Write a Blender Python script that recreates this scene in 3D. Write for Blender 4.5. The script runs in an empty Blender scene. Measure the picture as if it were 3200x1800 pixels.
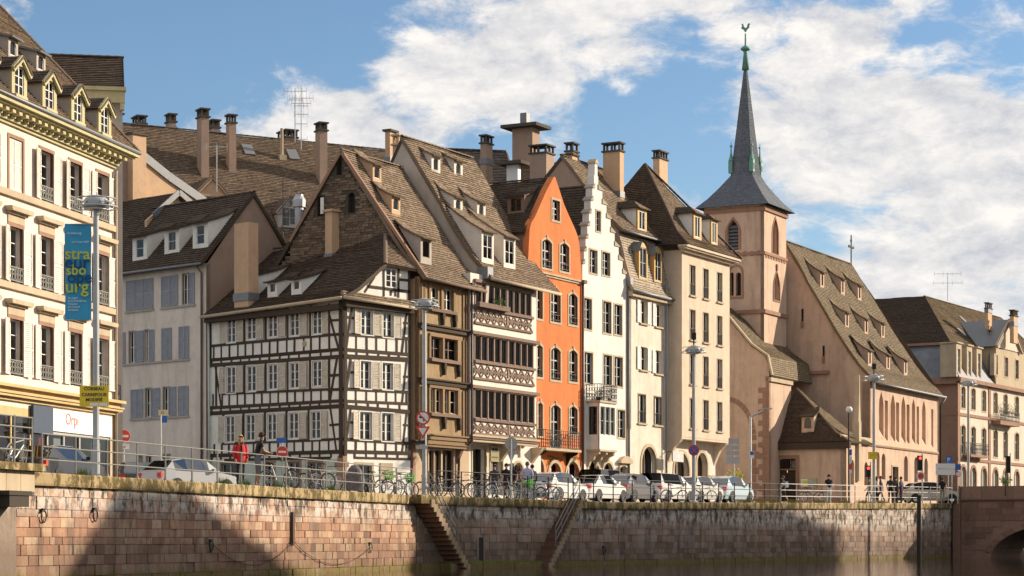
import bpy, bmesh, math, random
from math import sin, cos, tan, radians as rad, pi, hypot, atan2
from mathutils import Vector, Matrix
from mathutils import noise as mnoise
from mathutils.geometry import tessellate_polygon
random.seed(7)
SC = bpy.context.scene
COL = SC.collection
# ------------------------------------------------------------------ camera
F, CX, HY, EZ = 6864.0, 1600.0, 1689.0, -1.88      # focal length and horizon in photo pixels, eye height
cam = bpy.data.cameras.new('camera'); cam_o = bpy.data.objects.new('camera', cam); COL.objects.link(cam_o)
cam.sensor_width = 36; cam.lens = 36*F/3200; cam.shift_y = (HY-900)/3200
cam.clip_start = 1; cam.clip_end = 6000
cam_o.location = (0, 0, EZ); cam_o.rotation_euler = (pi/2, 0, 0)
SC.camera = cam_o
# ------------------------------------------------------------------ light
SUN_AZ, SUN_EL = 21.0, 21.0                          # azimuth from +X towards +Y, elevation
S = Vector((cos(rad(SUN_AZ))*cos(rad(SUN_EL)), sin(rad(SUN_AZ))*cos(rad(SUN_EL)), sin(rad(SUN_EL))))
sl = bpy.data.lights.new('sun', 'SUN'); sl.energy = 4.7; sl.angle = rad(0.6); sl.color = (1, .86, .67)
so = bpy.data.objects.new('sun', sl); COL.objects.link(so)
so.rotation_euler = (-S).to_track_quat('-Z', 'Y').to_euler(); so.location = (60, 60, 60)
SKY_OFF = (2.3, 3.1, 0)
W = bpy.data.worlds.new('World'); SC.world = W; W.use_nodes = True
SC.view_settings.view_transform = 'Standard'; SC.view_settings.look = 'None'
SC.view_settings.exposure = 0.62; SC.view_settings.gamma = 1.0
SC.cycles.use_denoising = True
SC.cycles.max_bounces = 6; SC.cycles.transparent_max_bounces = 8
SC.cycles.caustics_reflective = False; SC.cycles.caustics_refractive = False

class NT:
    """small helper to wire node trees"""
    def __init__(s, tree): s.t = tree; s.n = tree.nodes; s.l = tree.links
    def new(s, typ, **kw):
        n = s.n.new(typ)
        for k, v in kw.items():
            if k.startswith('_'): setattr(n, k[1:], v)
        for k, v in kw.items():
            if k.startswith('_'): continue
            key = int(k[1:]) if k[0] == 'i' and k[1:].isdigit() else k
            s.set(n, key, v)
        return n
    def set(s, n, key, v):
        if isinstance(v, bpy.types.NodeSocket): s.l.new(v, n.inputs[key])
        else: n.inputs[key].default_value = v
    def math(s, op, a, b=0.0, clamp=False):
        n = s.n.new('ShaderNodeMath'); n.operation = op; n.use_clamp = clamp
        s.set(n, 0, a); s.set(n, 1, b); return n.outputs[0]
    def mix(s, f, a, b, mode='MIX'):
        n = s.n.new('ShaderNodeMix'); n.data_type = 'RGBA'; n.blend_type = mode
        s.set(n, 0, f); s.set(n, 6, a); s.set(n, 7, b); return n.outputs[2]
    def ramp(s, f, stops, interp='LINEAR'):
        n = s.n.new('ShaderNodeValToRGB'); s.set(n, 0, f); e = n.color_ramp.elements
        n.color_ramp.interpolation = interp
        while len(e) < len(stops): e.new(.5)
        for q, (p, c) in zip(e, stops):
            q.position = p; q.color = c if len(c) == 4 else (*c, 1)
        return n.outputs[0]
    def noise(s, vec, scale, detail=4, rough=.55, dist=0.0):
        n = s.n.new('ShaderNodeTexNoise'); s.l.new(vec, n.inputs['Vector'])
        n.inputs['Scale'].default_value = scale; n.inputs['Detail'].default_value = detail
        n.inputs['Roughness'].default_value = rough; n.inputs['Distortion'].default_value = dist
        return n.outputs[0]
    def mapv(s, vec, sc, loc=(0, 0, 0), rot=(0, 0, 0)):
        n = s.n.new('ShaderNodeMapping'); s.l.new(vec, n.inputs[0])
        n.inputs[1].default_value = loc; n.inputs[2].default_value = rot; n.inputs[3].default_value = sc
        return n.outputs[0]

# sky: Nishita with broken fair-weather cloud
w = NT(W.node_tree); w.n.clear()
sky = w.new('ShaderNodeTexSky', _sky_type='NISHITA', _sun_disc=False, _sun_elevation=rad(SUN_EL),
            _sun_rotation=rad(90-SUN_AZ), _air_density=1.0, _dust_density=.35, _ozone_density=1.6, _altitude=200)
tc = w.new('ShaderNodeTexCoord'); sep = w.new('ShaderNodeSeparateXYZ', i0=tc.outputs['Generated'])
sx, sy, sz = sep.outputs
az = w.math('ARCTAN2', sx, sy)
hor = w.math('SQRT', w.math('ADD', w.math('MULTIPLY', sx, sx), w.math('MULTIPLY', sy, sy)))
el = w.math('ARCTAN2', sz, hor)
comb = w.new('ShaderNodeCombineXYZ', i0=az, i1=w.math('MULTIPLY', el, 1.9), i2=0.0)
cv = comb.outputs[0]
warp = w.new('ShaderNodeVectorMath', _operation='ADD', i0=cv,
             i1=w.new('ShaderNodeVectorMath', _operation='SCALE', i0=w.new('ShaderNodeTexNoise', Vector=cv, Scale=14.0, Detail=3.0).outputs[1], Scale=.03).outputs[0])
wv = warp.outputs[0]
big = w.noise(w.mapv(wv, (1, 1, 1), SKY_OFF), 8.5, 3, .5)
fine = w.noise(w.mapv(wv, (1, 1, 1), (3, 2, 0)), 24, 10, .66)
# one clear opening to the upper left, broken cloud everywhere else
gap = w.math('EXPONENT', w.math('MULTIPLY', w.math('ADD', w.math('POWER', w.math('MULTIPLY', w.math('ADD', az, .20), 7.0), 2.0), w.math('POWER', w.math('MULTIPLY', w.math('ADD', el, -.25), 10.0), 2.0)), -1.0))
cover = w.math('ADD', w.math('ADD', big, w.math('MULTIPLY', fine, .40)), w.math('MULTIPLY', gap, -.19))
dens = w.new('ShaderNodeMapRange', _interpolation_type='SMOOTHSTEP', Value=cover); dens.inputs[1].default_value = .578; dens.inputs[2].default_value = .685
# light and shaded sides of the clouds
lit = w.noise(w.mapv(wv, (1, 1, 1), (2.992, 1.985, 0)), 24, 10, .66)
lite = w.math('ADD', w.math('MULTIPLY', w.math('SUBTRACT', fine, lit), 2.2), .60, True)
ccol = w.mix(lite, (.50, .53, .60, 1), (.98, .94, .89, 1))
skyt = w.mix(1.0, sky.outputs[0], (.84, .96, 1.08, 1), 'MULTIPLY')
bg = w.new('ShaderNodeBackground', Color=skyt, Strength=.080)
bc = w.new('ShaderNodeBackground', Color=ccol, Strength=.68)
mx = w.new('ShaderNodeMixShader', i0=dens.outputs[0], i1=bg.outputs[0], i2=bc.outputs[0])
w.new('ShaderNodeOutputWorld', i0=mx.outputs[0])

# ------------------------------------------------------------------ pixel geometry
K8 = 800/1932.
def crop(ox, oy, k=K8): return lambda x, y: (ox+x*k, oy+y*k)
cA, cB, cC, cD, cE, cFf = crop(0, 0), crop(0, 550), crop(0, 1200), crop(600, 250), crop(600, 750), crop(800, 1200)
cG, cH, cI, cJ, cK, cL, cM = crop(1200, 350), crop(1200, 850), crop(1600, 1200), crop(1800, 450), crop(1800, 950), crop(2400, 700), crop(2400, 1200)
cN = crop(2100, 50, 400/892.)

def at(px, py, d): return Vector(((px-CX)/F*d, d, EZ+(HY-py)/F*d))
def gz(Y): return 0.0155*(min(max(Y, 108), 153)-108)       # street level: rises towards the bridge

class Fr:
    """vertical plane frame: local x along the wall, y into the house, z up"""
    def __init__(s, px=None, d=None, th=0, O=None):
        s.O = Vector(O) if O is not None else Vector(((px-CX)/F*d, d)); s.th = th
        t = rad(th); s.d = Vector((sin(t), cos(t))); s.n = Vector((-cos(t), sin(t)))
        s.M = Matrix.Translation((s.O.x, s.O.y, 0)) @ Matrix.Rotation(pi/2-t, 4, 'Z')
        s.Mi = s.M.inverted()
    def ray(s, px, py):
        o = s.Mi @ Vector((0, 0, EZ)); r = s.Mi.to_3x3() @ Vector(((px-CX)/F, 1, (HY-py)/F)); return o, r
    def on(s, px, py, y=0.0):
        o, r = s.ray(px, py); t = (y-o.y)/r.y; p = o+r*t; return p.x, p.z
    def u(s, px, y=0.0): return s.on(px, HY, y)[0]
    def z(s, px, py, y=0.0): return s.on(px, py, y)[1]
    def slope(s, px, py, y0, z0, t):
        o, r = s.ray(px, py); k = (z0+t*(o.y-y0)-o.z)/(r.z-t*r.y); return o+r*k
    def side(s, px, py, u0):
        o, r = s.ray(px, py); k = (u0-o.x)/r.x; p = o+r*k; return p.y, p.z
    def depth(s, u, y=0.0): return (s.M @ Vector((u, y, 0))).y
    def w(s, u, y, z): return s.M @ Vector((u, y, z))
    def px(s, u, y, z):
        p = s.w(u, y, z); return CX+F*p.x/p.y, HY-F*(p.z-EZ)/p.y
    def sub(s, px, y=0.0, th=None):
        u = s.u(px, y); p = s.w(u, y, 0); return Fr(th=s.th if th is None else th, O=(p.x, p.y))
    def perp(s, u=0.0, y=0.0):
        """frame of the side wall that faces left (its local x runs from the back to this front corner)"""
        p = s.w(u, y, 0); return Fr(th=s.th+90, O=(p.x, p.y))

# ------------------------------------------------------------------ objects and meshes
WM = {}
def put(name, mesh, M=None, parent=None, label=None, cat=None, group=None, kind=None):
    M = M if M is not None else Matrix()
    o = bpy.data.objects.new(name, mesh); COL.objects.link(o)
    if parent is not None:
        o.parent = parent; o.matrix_basis = WM[parent.name].inverted() @ M
    else: o.matrix_basis = M
    WM[o.name] = M.copy()
    if label: o['label'] = label
    if cat: o['category'] = cat
    if group: o['group'] = group
    if kind: o['kind'] = kind
    return o
def thing(name, label, cat, M, group=None): return put(name, None, M, None, label, cat, group)
def tag(o, label, cat, group=None):
    o['label'] = label; o['category'] = cat
    if group: o['group'] = group
    return o

class MB:
    def __init__(s): s.v = []; s.f = []; s.mi = []; s.m = 0; s.uv = {}
    def face(s, pts, uv=None):
        i = len(s.v); s.v += [tuple(p) for p in pts]; s.f.append(tuple(range(i, i+len(pts)))); s.mi.append(s.m)
        if uv: s.uv[len(s.f)-1] = uv
    def box(s, x0, x1, y0, y1, z0, z1):
        i = len(s.v)
        s.v += [(x, y, z) for z in (z0, z1) for y in (y0, y1) for x in (x0, x1)]
        for q in ((0, 2, 3, 1), (4, 5, 7, 6), (0, 1, 5, 4), (2, 6, 7, 3), (0, 4, 6, 2), (1, 3, 7, 5)):
            s.f.append(tuple(i+k for k in q)); s.mi.append(s.m)
    def bar(s, a, b, w, h=None, up=(0, 0, 1)):
        a, b = Vector(a), Vector(b); d = (b-a); h = h or w
        if d.length < 1e-6: return
        d.normalize(); up = Vector(up)
        if abs(d.dot(up)) > .98: up = Vector((0, 1, 0))
        x = d.cross(up).normalized()*w/2; y = x.cross(d).normalized()*h/2
        i = len(s.v)
        for p in (a, b): s.v += [tuple(p+x+y), tuple(p-x+y), tuple(p-x-y), tuple(p+x-y)]
        for q in ((0, 1, 2, 3), (7, 6, 5, 4), (0, 4, 5, 1), (1, 5, 6, 2), (2, 6, 7, 3), (3, 7, 4, 0)):
            s.f.append(tuple(i+k for k in q)); s.mi.append(s.m)
    def tube(s, pts, rads, n=8, cap=True):
        pts = [Vector(p) for p in pts]
        if not isinstance(rads, (list, tuple)): rads = [rads]*len(pts)
        rings = []; px = None
        for k, p in enumerate(pts):
            d = (pts[min(k+1, len(pts)-1)]-pts[max(k-1, 0)])
            d = d.normalized() if d.length > 1e-9 else Vector((0, 0, 1))
            if px is None:
                up = Vector((0, 0, 1)) if abs(d.z) < .9 else Vector((1, 0, 0)); x = d.cross(up).normalized()
            else:
                x = (px-d*px.dot(d)); x = x.normalized() if x.length > 1e-6 else px
            px = x; y = d.cross(x); i = len(s.v); rings.append(i)
            s.v += [tuple(p+(x*cos(2*pi*j/n)+y*sin(2*pi*j/n))*rads[k]) for j in range(n)]
        for a, b in zip(rings, rings[1:]):
            for j in range(n):
                s.f.append((a+j, a+(j+1) % n, b+(j+1) % n, b+j)); s.mi.append(s.m)
        if cap:
            s.f.append(tuple(rings[0]+j for j in reversed(range(n)))); s.mi.append(s.m)
            s.f.append(tuple(rings[-1]+j for j in range(n))); s.mi.append(s.m)
    def lathe(s, prof, c=(0, 0), n=16):
        rings = []
        for r, z in prof:
            rings.append(len(s.v)); s.v += [(c[0]+r*cos(2*pi*j/n), c[1]+r*sin(2*pi*j/n), z) for j in range(n)]
        for a, b in zip(rings, rings[1:]):
            for j in range(n): s.f.append((a+j, a+(j+1) % n, b+(j+1) % n, b+j)); s.mi.append(s.m)
        s.f.append(tuple(rings[0]+j for j in reversed(range(n)))); s.mi.append(s.m)
        s.f.append(tuple(rings[-1]+j for j in range(n))); s.mi.append(s.m)
    def prism(s, poly, y0, y1):
        """polygon in x,z extruded along y (y0 = front)"""
        n = len(poly); i = len(s.v)
        s.v += [(x, y0, z) for x, z in poly]+[(x, y1, z) for x, z in poly]
        tri = tessellate_polygon([[Vector((x, z, 0)) for x, z in poly]])
        for t in tri:
            s.f.append((i+t[0], i+t[1], i+t[2])); s.mi.append(s.m)
            s.f.append((i+n+t[2], i+n+t[1], i+n+t[0])); s.mi.append(s.m)
        for k in range(n):
            k2 = (k+1) % n; s.f.append((i+k, i+k2, i+n+k2, i+n+k)); s.mi.append(s.m)
    def mesh(s, name, *mats, smooth=False, fix=True):
        me = bpy.data.meshes.new(name); me.from_pydata(s.v, [], s.f)
        for m in mats: me.materials.append(m)
        if len(mats) > 1: me.polygons.foreach_set('material_index', s.mi)
        if s.uv:
            ul = me.uv_layers.new(name='UVMap')
            for fi, uv in s.uv.items():
                p = me.polygons[fi]
                for k, li in enumerate(p.loop_indices): ul.data[li].uv = uv[k]
        if fix:
            bm = bmesh.new(); bm.from_mesh(me); bmesh.ops.recalc_face_normals(bm, faces=bm.faces); bm.to_mesh(me); bm.free()
        if smooth: me.polygons.foreach_set('use_smooth', [True]*len(me.polygons))
        me.update(); return me

UNIT = {}
def unit_box(mat):
    k = ('b', mat.name)
    if k not in UNIT:
        m = MB(); m.box(-.5, .5, -.5, .5, -.5, .5); UNIT[k] = m.mesh('block', mat)
    return UNIT[k]
def boxo(name, mat, M, c, size, parent, rot=None, **kw):
    """a block that shares one mesh per material; c centre, size, in frame M"""
    L = Matrix.Translation(c)
    if rot is not None: L = L @ rot
    return put(name, unit_box(mat), M @ L @ Matrix.Diagonal((*size, 1)), parent, **kw)
def boxr(name, mat, M, x0, x1, y0, y1, z0, z1, parent, **kw):
    return boxo(name, mat, M, ((x0+x1)/2, (y0+y1)/2, (z0+z1)/2), (abs(x1-x0), abs(y1-y0), abs(z1-z0)), parent, **kw)

TS = bpy.data.scenes.new('scratch')
def eval_mesh(o):
    TS.collection.objects.link(o); vl = TS.view_layers[0]; vl.update(); me = bpy.data.meshes.new_from_object(o.evaluated_get(vl.depsgraph))
    bpy.data.objects.remove(o); return me
# ------------------------------------------------------------------ materials
MATS = {}
def newmat(name):
    m = bpy.data.materials.new(name); m.use_nodes = True; t = NT(m.node_tree); t.n.clear()
    p = t.new('ShaderNodeBsdfPrincipled'); t.new('ShaderNodeOutputMaterial', i0=p.outputs[0]); MATS[name] = m
    return m, t, p
def c4(c): return (*c, 1) if len(c) == 3 else c
def mul(c, k): return tuple(min(x*k, 1) for x in c[:3])
def plain(name, col, rough=.6, metal=0.0, var=.10, scale=3.0, bump=0.0, spec=.4):
    m, t, p = newmat(name)
    g = t.new('ShaderNodeNewGeometry').outputs['Position']
    n = t.noise(g, scale, 4)
    t.set(p, 'Base Color', t.mix(n, c4(mul(col, 1-var*1.6)), c4(mul(col, 1+var*1.6))))
    p.inputs['Roughness'].default_value = rough; p.inputs['Metallic'].default_value = metal
    p.inputs['Specular IOR Level'].default_value = spec
    if bump:
        b = t.new('ShaderNodeBump', Strength=bump, Distance=.02, Height=t.noise(g, scale*6, 4)); t.set(p, 'Normal', b.outputs[0])
    return m
def plaster(name, col, var=.10, streak=.18, dirt=(.25, .2, .15), bump=.35):
    m, t, p = newmat(name)
    g = t.new('ShaderNodeNewGeometry').outputs['Position']
    a = t.noise(g, .55, 5, .6); b = t.noise(g, 4.5, 5, .65)
    base = t.mix(a, c4(mul(col, 1-var*1.5)), c4(mul(col, 1+var*1.2)))
    base = t.mix(t.math('MULTIPLY', b, .35), base, c4(mul(col, .86)))
    st = t.noise(t.mapv(g, (1.0, 1.0, .14)), 1.3, 7, .72)
    k = t.ramp(st, [(.47, (0, 0, 0)), (.70, (streak*1.15,)*3)])
    base = t.mix(k, base, c4(dirt))
    pk = t.ramp(t.noise(g, 1.3, 7, .72), [(.48, (0, 0, 0)), (.60, (.26, .26, .26))])
    base = t.mix(pk, base, c4(mul(col, .62)))
    t.set(p, 'Base Color', base); p.inputs['Roughness'].default_value = .9; p.inputs['Specular IOR Level'].default_value = .2
    bp = t.new('ShaderNodeBump', Strength=bump, Distance=.02, Height=t.math('ADD', t.noise(g, 30, 3), t.math('MULTIPLY', t.noise(g, 3, 3), 1.4)))
    t.set(p, 'Normal', bp.outputs[0]); return m
def tiles(name, c1, c2, cm, moss=(.10, .10, .05), mossk=.35, w=.18, h=.16, speck=.5):
    m, t, p = newmat(name)
    uv = t.new('ShaderNodeUVMap').outputs[0]; g = t.new('ShaderNodeNewGeometry').outputs['Position']
    br = t.new('ShaderNodeTexBrick', Vector=uv, Color1=c4(c1), Color2=c4(c2), Mortar=c4(cm), Scale=1.0, i5=.012, i6=.1, i7=0.0, i8=w, i9=h)
    br.offset = .5; br.inputs['Mortar Size'].default_value = .011; br.inputs['Brick Width'].default_value = w; br.inputs['Row Height'].default_value = h
    n1 = t.noise(g, .8, 6, .65); n2 = t.noise(g, 7, 3)
    # single odd tiles: coarse cells in tile space
    vo = t.new('ShaderNodeTexWhiteNoise', _noise_dimensions='2D', Vector=t.new('ShaderNodeVectorMath', _operation='SNAP', i0=uv, i1=(w, h, 1)).outputs[0]).outputs[0]
    col = t.mix(t.math('MULTIPLY', t.math('POWER', vo, 3.0), speck), br.outputs[0], c4(mul(c2, 1.75)))
    col = t.mix(t.math('MULTIPLY', t.math('SUBTRACT', 1.0, vo), speck*.45), col, c4(mul(c1, .55)))
    k = t.ramp(n1, [(.45, (0, 0, 0)), (.72, (mossk, mossk, mossk))])
    col = t.mix(k, col, c4(moss))
    col = t.mix(t.math('MULTIPLY', n2, .5), col, c4(mul(c1, .8)))
    t.set(p, 'Base Color', col); p.inputs['Roughness'].default_value = .82; p.inputs['Specular IOR Level'].default_value = .3
    bp = t.new('ShaderNodeBump', Strength=.7, Distance=.03, Height=t.math('ADD', br.outputs['Fac'], t.math('MULTIPLY', n2, -.6))); bp.invert = True
    t.set(p, 'Normal', bp.outputs[0]); return m
def stone(name, ramp, rough=.9, grime=None, algae=False, streak=.72):
    """each stone takes its own tone; stains, lime and waterline algae lie over them"""
    m, t, p = newmat(name)
    gn = t.new('ShaderNodeNewGeometry'); g = gn.outputs['Position']
    oi = t.new('ShaderNodeObjectInfo').outputs['Random']
    r = t.math('FRACT', t.math('ADD', t.math('MULTIPLY', oi, 7.31), gn.outputs['Random Per Island']))
    col = t.ramp(r, ramp)
    a = t.noise(g, 6, 6, .65); b = t.noise(g, 1.1, 5, .6)
    col = t.mix(t.math('MULTIPLY', a, .72), col, c4((.17, .11, .08)))
    if grime:
        st = t.noise(t.mapv(g, (1.2, 1.2, .35)), 1.3, 6, .7)
        k = t.ramp(st, [(.48, (0, 0, 0)), (.66, (streak,)*3)])
        col = t.mix(k, col, c4(grime))
    if algae:
        z = t.new('ShaderNodeSeparateXYZ', i0=g).outputs[2]
        # lime bloom on the courses under the coping, green film above the water
        up = t.new('ShaderNodeMapRange', _interpolation_type='SMOOTHSTEP', Value=z); up.inputs[1].default_value = -1.35; up.inputs[2].default_value = -.75
        lk = t.math('MULTIPLY', up.outputs[0], t.ramp(t.noise(g, 1.7, 6, .7), [(.40, (0, 0, 0)), (.56, (.9, .9, .9))]))
        col = t.mix(lk, col, (.56, .50, .44, 1))
        dk = t.math('MULTIPLY', up.outputs[0], t.ramp(t.noise(t.mapv(g, (1, 1, .5), (5, 0, 0)), 2.4, 5, .7), [(.51, (0, 0, 0)), (.58, (.9, .9, .9))]))
        col = t.mix(dk, col, (.07, .055, .045, 1))
        lo = t.new('ShaderNodeMapRange', _interpolation_type='SMOOTHSTEP', Value=t.math('ADD', z, t.math('MULTIPLY', t.noise(g, 1.1, 6, .7), -1.1))); lo.inputs[1].default_value = -3.20; lo.inputs[2].default_value = -3.60
        col = t.mix(t.math('MULTIPLY', lo.outputs[0], .92), col, t.mix(t.noise(g, 5, 5), (.045, .05, .015, 1), (.34, .26, .035, 1)))
        lo2 = t.new('ShaderNodeMapRange', _interpolation_type='SMOOTHSTEP', Value=t.math('ADD', z, t.math('MULTIPLY', b, -.9))); lo2.inputs[1].default_value = -2.0; lo2.inputs[2].default_value = -2.7
        col = t.mix(t.math('MULTIPLY', lo2.outputs[0], .45), col, (.09, .06, .045, 1))
    t.set(p, 'Base Color', col); p.inputs['Roughness'].default_value = rough; p.inputs['Specular IOR Level'].default_value = .25
    bp = t.new('ShaderNodeBump', Strength=.6, Distance=.03, Height=t.math('ADD', a, t.math('MULTIPLY', t.noise(g, 25, 4), .5))); t.set(p, 'Normal', bp.outputs[0])
    return m
def coping_mat(name):
    m, t, p = newmat(name)
    gn = t.new('ShaderNodeNewGeometry'); g = gn.outputs['Position']
    oi = t.new('ShaderNodeObjectInfo').outputs['Random']
    col = t.mix(oi, (.36, .27, .15, 1), (.50, .37, .20, 1))
    col = t.mix(t.math('MULTIPLY', t.noise(g, 5, 6, .7), .4), col, (.20, .14, .08, 1))
    k = t.ramp(t.noise(t.mapv(g, (1, 1, .6)), 2.2, 8, .76), [(.455, (0, 0, 0)), (.53, (.92, .92, .92))])
    col = t.mix(k, col, t.mix(t.noise(g, 9, 3), (.045, .03, .017, 1), (.15, .115, .03, 1)))
    t.set(p, 'Base Color', col); p.inputs['Roughness'].default_value = .95; p.inputs['Specular IOR Level'].default_value = .2
    bp = t.new('ShaderNodeBump', Strength=.6, Distance=.03, Height=t.noise(g, 14, 5)); t.set(p, 'Normal', bp.outputs[0]); return m
def timber(name, col, var=.25):
    m, t, p = newmat(name)
    g = t.new('ShaderNodeTexCoord').outputs['Object']; q = t.new('ShaderNodeNewGeometry').outputs['Position']
    oi = t.new('ShaderNodeObjectInfo').outputs['Random']
    n = t.math('ADD', t.math('MULTIPLY', t.noise(t.mapv(q, (6, 6, 1.5)), 3, 6, .7), .7), t.math('MULTIPLY', oi, .4))
    t.set(p, 'Base Color', t.mix(n, c4(mul(col, 1-var*2)), c4(mul(col, 1+var*2)))); p.inputs['Roughness'].default_value = .85
    p.inputs['Specular IOR Level'].default_value = .2
    bp = t.new('ShaderNodeBump', Strength=.5, Distance=.02, Height=n); t.set(p, 'Normal', bp.outputs[0]); return m
def glassm(name, tint=(.75, .82, .85), fac=.30, gk=.62):
    m = bpy.data.materials.new(name); m.use_nodes = True; t = NT(m.node_tree); t.n.clear()
    fr = t.new('ShaderNodeFresnel', IOR=1.5)
    k = t.math('ADD', t.math('MULTIPLY', fr.outputs[0], .95), .03, True)
    tr = t.new('ShaderNodeBsdfTransparent', Color=c4(mul(tint, fac*2.2)))
    gl = t.new('ShaderNodeBsdfGlossy', Color=(gk, gk, gk, 1), Roughness=.03)
    mx = t.new('ShaderNodeMixShader', i0=k, i1=tr.outputs[0], i2=gl.outputs[0])
    t.new('ShaderNodeOutputMaterial', i0=mx.outputs[0]); return m
def metal(name, col, rough=.35): return plain(name, col, rough, .85, .06, 6)
def paint(name, col, rough=.25):
    m, t, p = newmat(name); p.inputs['Base Color'].default_value = c4(col); p.inputs['Roughness'].default_value = rough
    p.inputs['Coat Weight'].default_value = .6; p.inputs['Coat Roughness'].default_value = .06; return m

GLASS = glassm('window_glass'); CARGLASS = glassm('car_glass', (.22, .26, .27), .16, .22)
DARK = plain('dark_room', (.022, .018, .015), .9)
CURT = plain('curtain_cloth', (.62, .58, .52), .95, var=.12, scale=9)
WHITEF = plain('white_window_frame', (.72, .69, .64), .5)
BROWNF = plain('brown_window_frame', (.13, .075, .05), .55)
GREYF = plain('grey_window_frame', (.40, .39, .37), .5)
GOLDF = plain('gilded_oak_frame', (.50, .30, .09), .5)
SAND = plaster('red_sandstone', (.34, .20, .14), .16, .3, (.12, .08, .06))
SANDL = plaster('beige_sandstone', (.50, .40, .28), .12, .25, (.22, .16, .11))
CREAM1 = plaster('cream_render', (.74, .64, .56), .08, .22)
OCHRE = plaster('ochre_cornice_paint', (.53, .47, .27), .12, .3)
OCHRE2 = plaster('orange_ochre_cornice', (.58, .42, .21), .10, .25)
BEIGEG = plaster('greige_render', (.76, .67, .57), .08, .28)
PINKB = plaster('pinkish_brown_render', (.40, .28, .21), .07, .2)
PEACH = plaster('peach_render', (.60, .40, .25), .08, .2)
WHITE4 = plaster('timber_infill_white', (.84, .80, .73), .05, .20, (.5, .45, .37))
MINT = plaster('pale_mint_render', (.52, .58, .50), .06, .12)
ORANGE = plaster('orange_render', (.66, .205, .07), .10, .38, (.34, .11, .05))
WHITE8 = plaster('warm_white_render', (.76, .72, .66), .08, .34, (.42, .36, .29))
BEIGE9 = plaster('pale_beige_render', (.70, .62, .52), .09, .34, (.36, .28, .2))
BEIGE10 = plaster('beige_render', (.64, .52, .40), .09, .32, (.34, .25, .17))
PINKC = plaster('church_pink_render', (.60, .43, .32), .16, .5, (.26, .17, .12))
GREYW = plaster('grey_side_wall', (.45, .40, .35), .08, .2)
SHUT = plain('weathered_white_shutter', (.72, .67, .60), .75, var=.16, scale=5)
SHUT4 = plain('tan_louvred_shutter', (.58, .51, .41), .8, var=.22, scale=5)
SHUTB = plain('blue_grey_shutter', (.30, .31, .35), .65, var=.15)
SHUTW = plain('white_shutter', (.70, .68, .64), .65, var=.08)
TIMB = timber('dark_oak_timber', (.06, .042, .03))
TIMB2 = timber('carved_brown_timber', (.25, .165, .095), .3)
TIMB3 = timber('grey_brown_timber', (.19, .13, .10), .2)
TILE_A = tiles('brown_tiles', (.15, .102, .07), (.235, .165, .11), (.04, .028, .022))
TILE_B = tiles('dark_brown_and_shaded_tiles', (.075, .05, .036), (.12, .08, .056), (.02, .015, .012))
TILE_C = tiles('tan_and_sunlit_tiles', (.19, .135, .092), (.32, .23, .158), (.045, .032, .023))  # sunlit slopes take this paler copy, shaded slopes of the same roof the dark one
TILE_D = tiles('mossy_church_tiles', (.165, .12, .075), (.26, .19, .115), (.05, .035, .025), (.13, .12, .05), .5)
TILE_R = tiles('red_orange_tiles', (.34, .17, .09), (.45, .24, .13), (.12, .06, .04))
SLATE = tiles('blue_grey_slate', (.115, .13, .155), (.17, .185, .21), (.06, .065, .075), (.16, .16, .16), .15, w=.22, h=.14, speck=.25)
TILE_M = tiles('pale_mansard_tiles', (.36, .29, .22), (.50, .41, .31), (.15, .11, .085), w=.16, h=.14)
ZINC = plain('zinc_sheet', (.20, .205, .215), .55, .35, .12, 5)
COPPER = plain('green_copper', (.13, .29, .23), .6, .2)
IRON = plain('black_iron', (.02, .02, .022), .5, .4)
STEEL = metal('galvanised_steel', (.48, .48, .47), .45)
RAILM = plain('railing_grey_paint', (.20, .195, .175), .5, .3)
POLEG = plain('lamp_pole_grey', (.36, .37, .37), .45, .4)
BRICKG = stone('old_gable_stone', [(0, (.07, .055, .04)), (.5, (.15, .11, .075)), (1, (.27, .20, .13))])
QUAYST = stone('quay_sandstone', [(0, (.24, .13, .09)), (.18, (.46, .24, .15)), (.45, (.54, .30, .19)), (.66, (.60, .38, .24)), (.84, (.66, .48, .32)), (.94, (.54, .29, .20)), (1, (.32, .20, .14))], grime=(.12, .085, .065), algae=True)
MORTAR = stone('quay_mortar', [(0, (.26, .20, .16)), (1, (.34, .27, .21))], grime=(.12, .09, .07), algae=True)
QUAYG = stone('quay_grey_stone', [(0, (.20, .135, .10)), (.35, (.34, .23, .17)), (.7, (.44, .32, .25)), (.9, (.46, .38, .32)), (1, (.40, .23, .16))], grime=(.10, .08, .07), algae=True)
BRIDST = stone('bridge_sandstone', [(0, (.17, .10, .075)), (.5, (.25, .15, .11)), (1, (.31, .20, .15))], grime=(.09, .06, .05), streak=.4)
STAIRST = stone('stair_stone_shade_tone', [(0, (.11, .055, .037)), (1, (.19, .10, .065))])  # darkened so the stone colour carries the shade on the steps
COPE = coping_mat('lichen_coping_stone')
ASPH = plain('asphalt', (.13, .122, .112), .9, var=.2, scale=8)
PAVE = plain('pavement_stone', (.34, .30, .26), .9, var=.15, scale=6)
BLACKP = plain('black_rubber', (.018, .018, .018), .7)
CHROME = metal('chrome', (.65, .65, .65), .15)
SIGNW = plain('sign_white', (.75, .74, .71), .5, var=.03)
SIGNR = plain('sign_red', (.62, .05, .03), .45, var=.04)
SIGNB = plain('sign_blue', (.03, .12, .42), .45, var=.05)
SIGNY = plain('sign_yellow', (.72, .52, .03), .5, var=.08)
SIGNK = plain('sign_black', (.02, .02, .02), .5)
SIGNG = plain('sign_back_grey', (.42, .40, .38), .55, .2)
LEAFG = plain('leaf_green', (.10, .17, .03), .7, var=.4, scale=9)
LEAFY = plain('leaf_yellow_green', (.34, .30, .03), .7, var=.4, scale=9)
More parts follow.
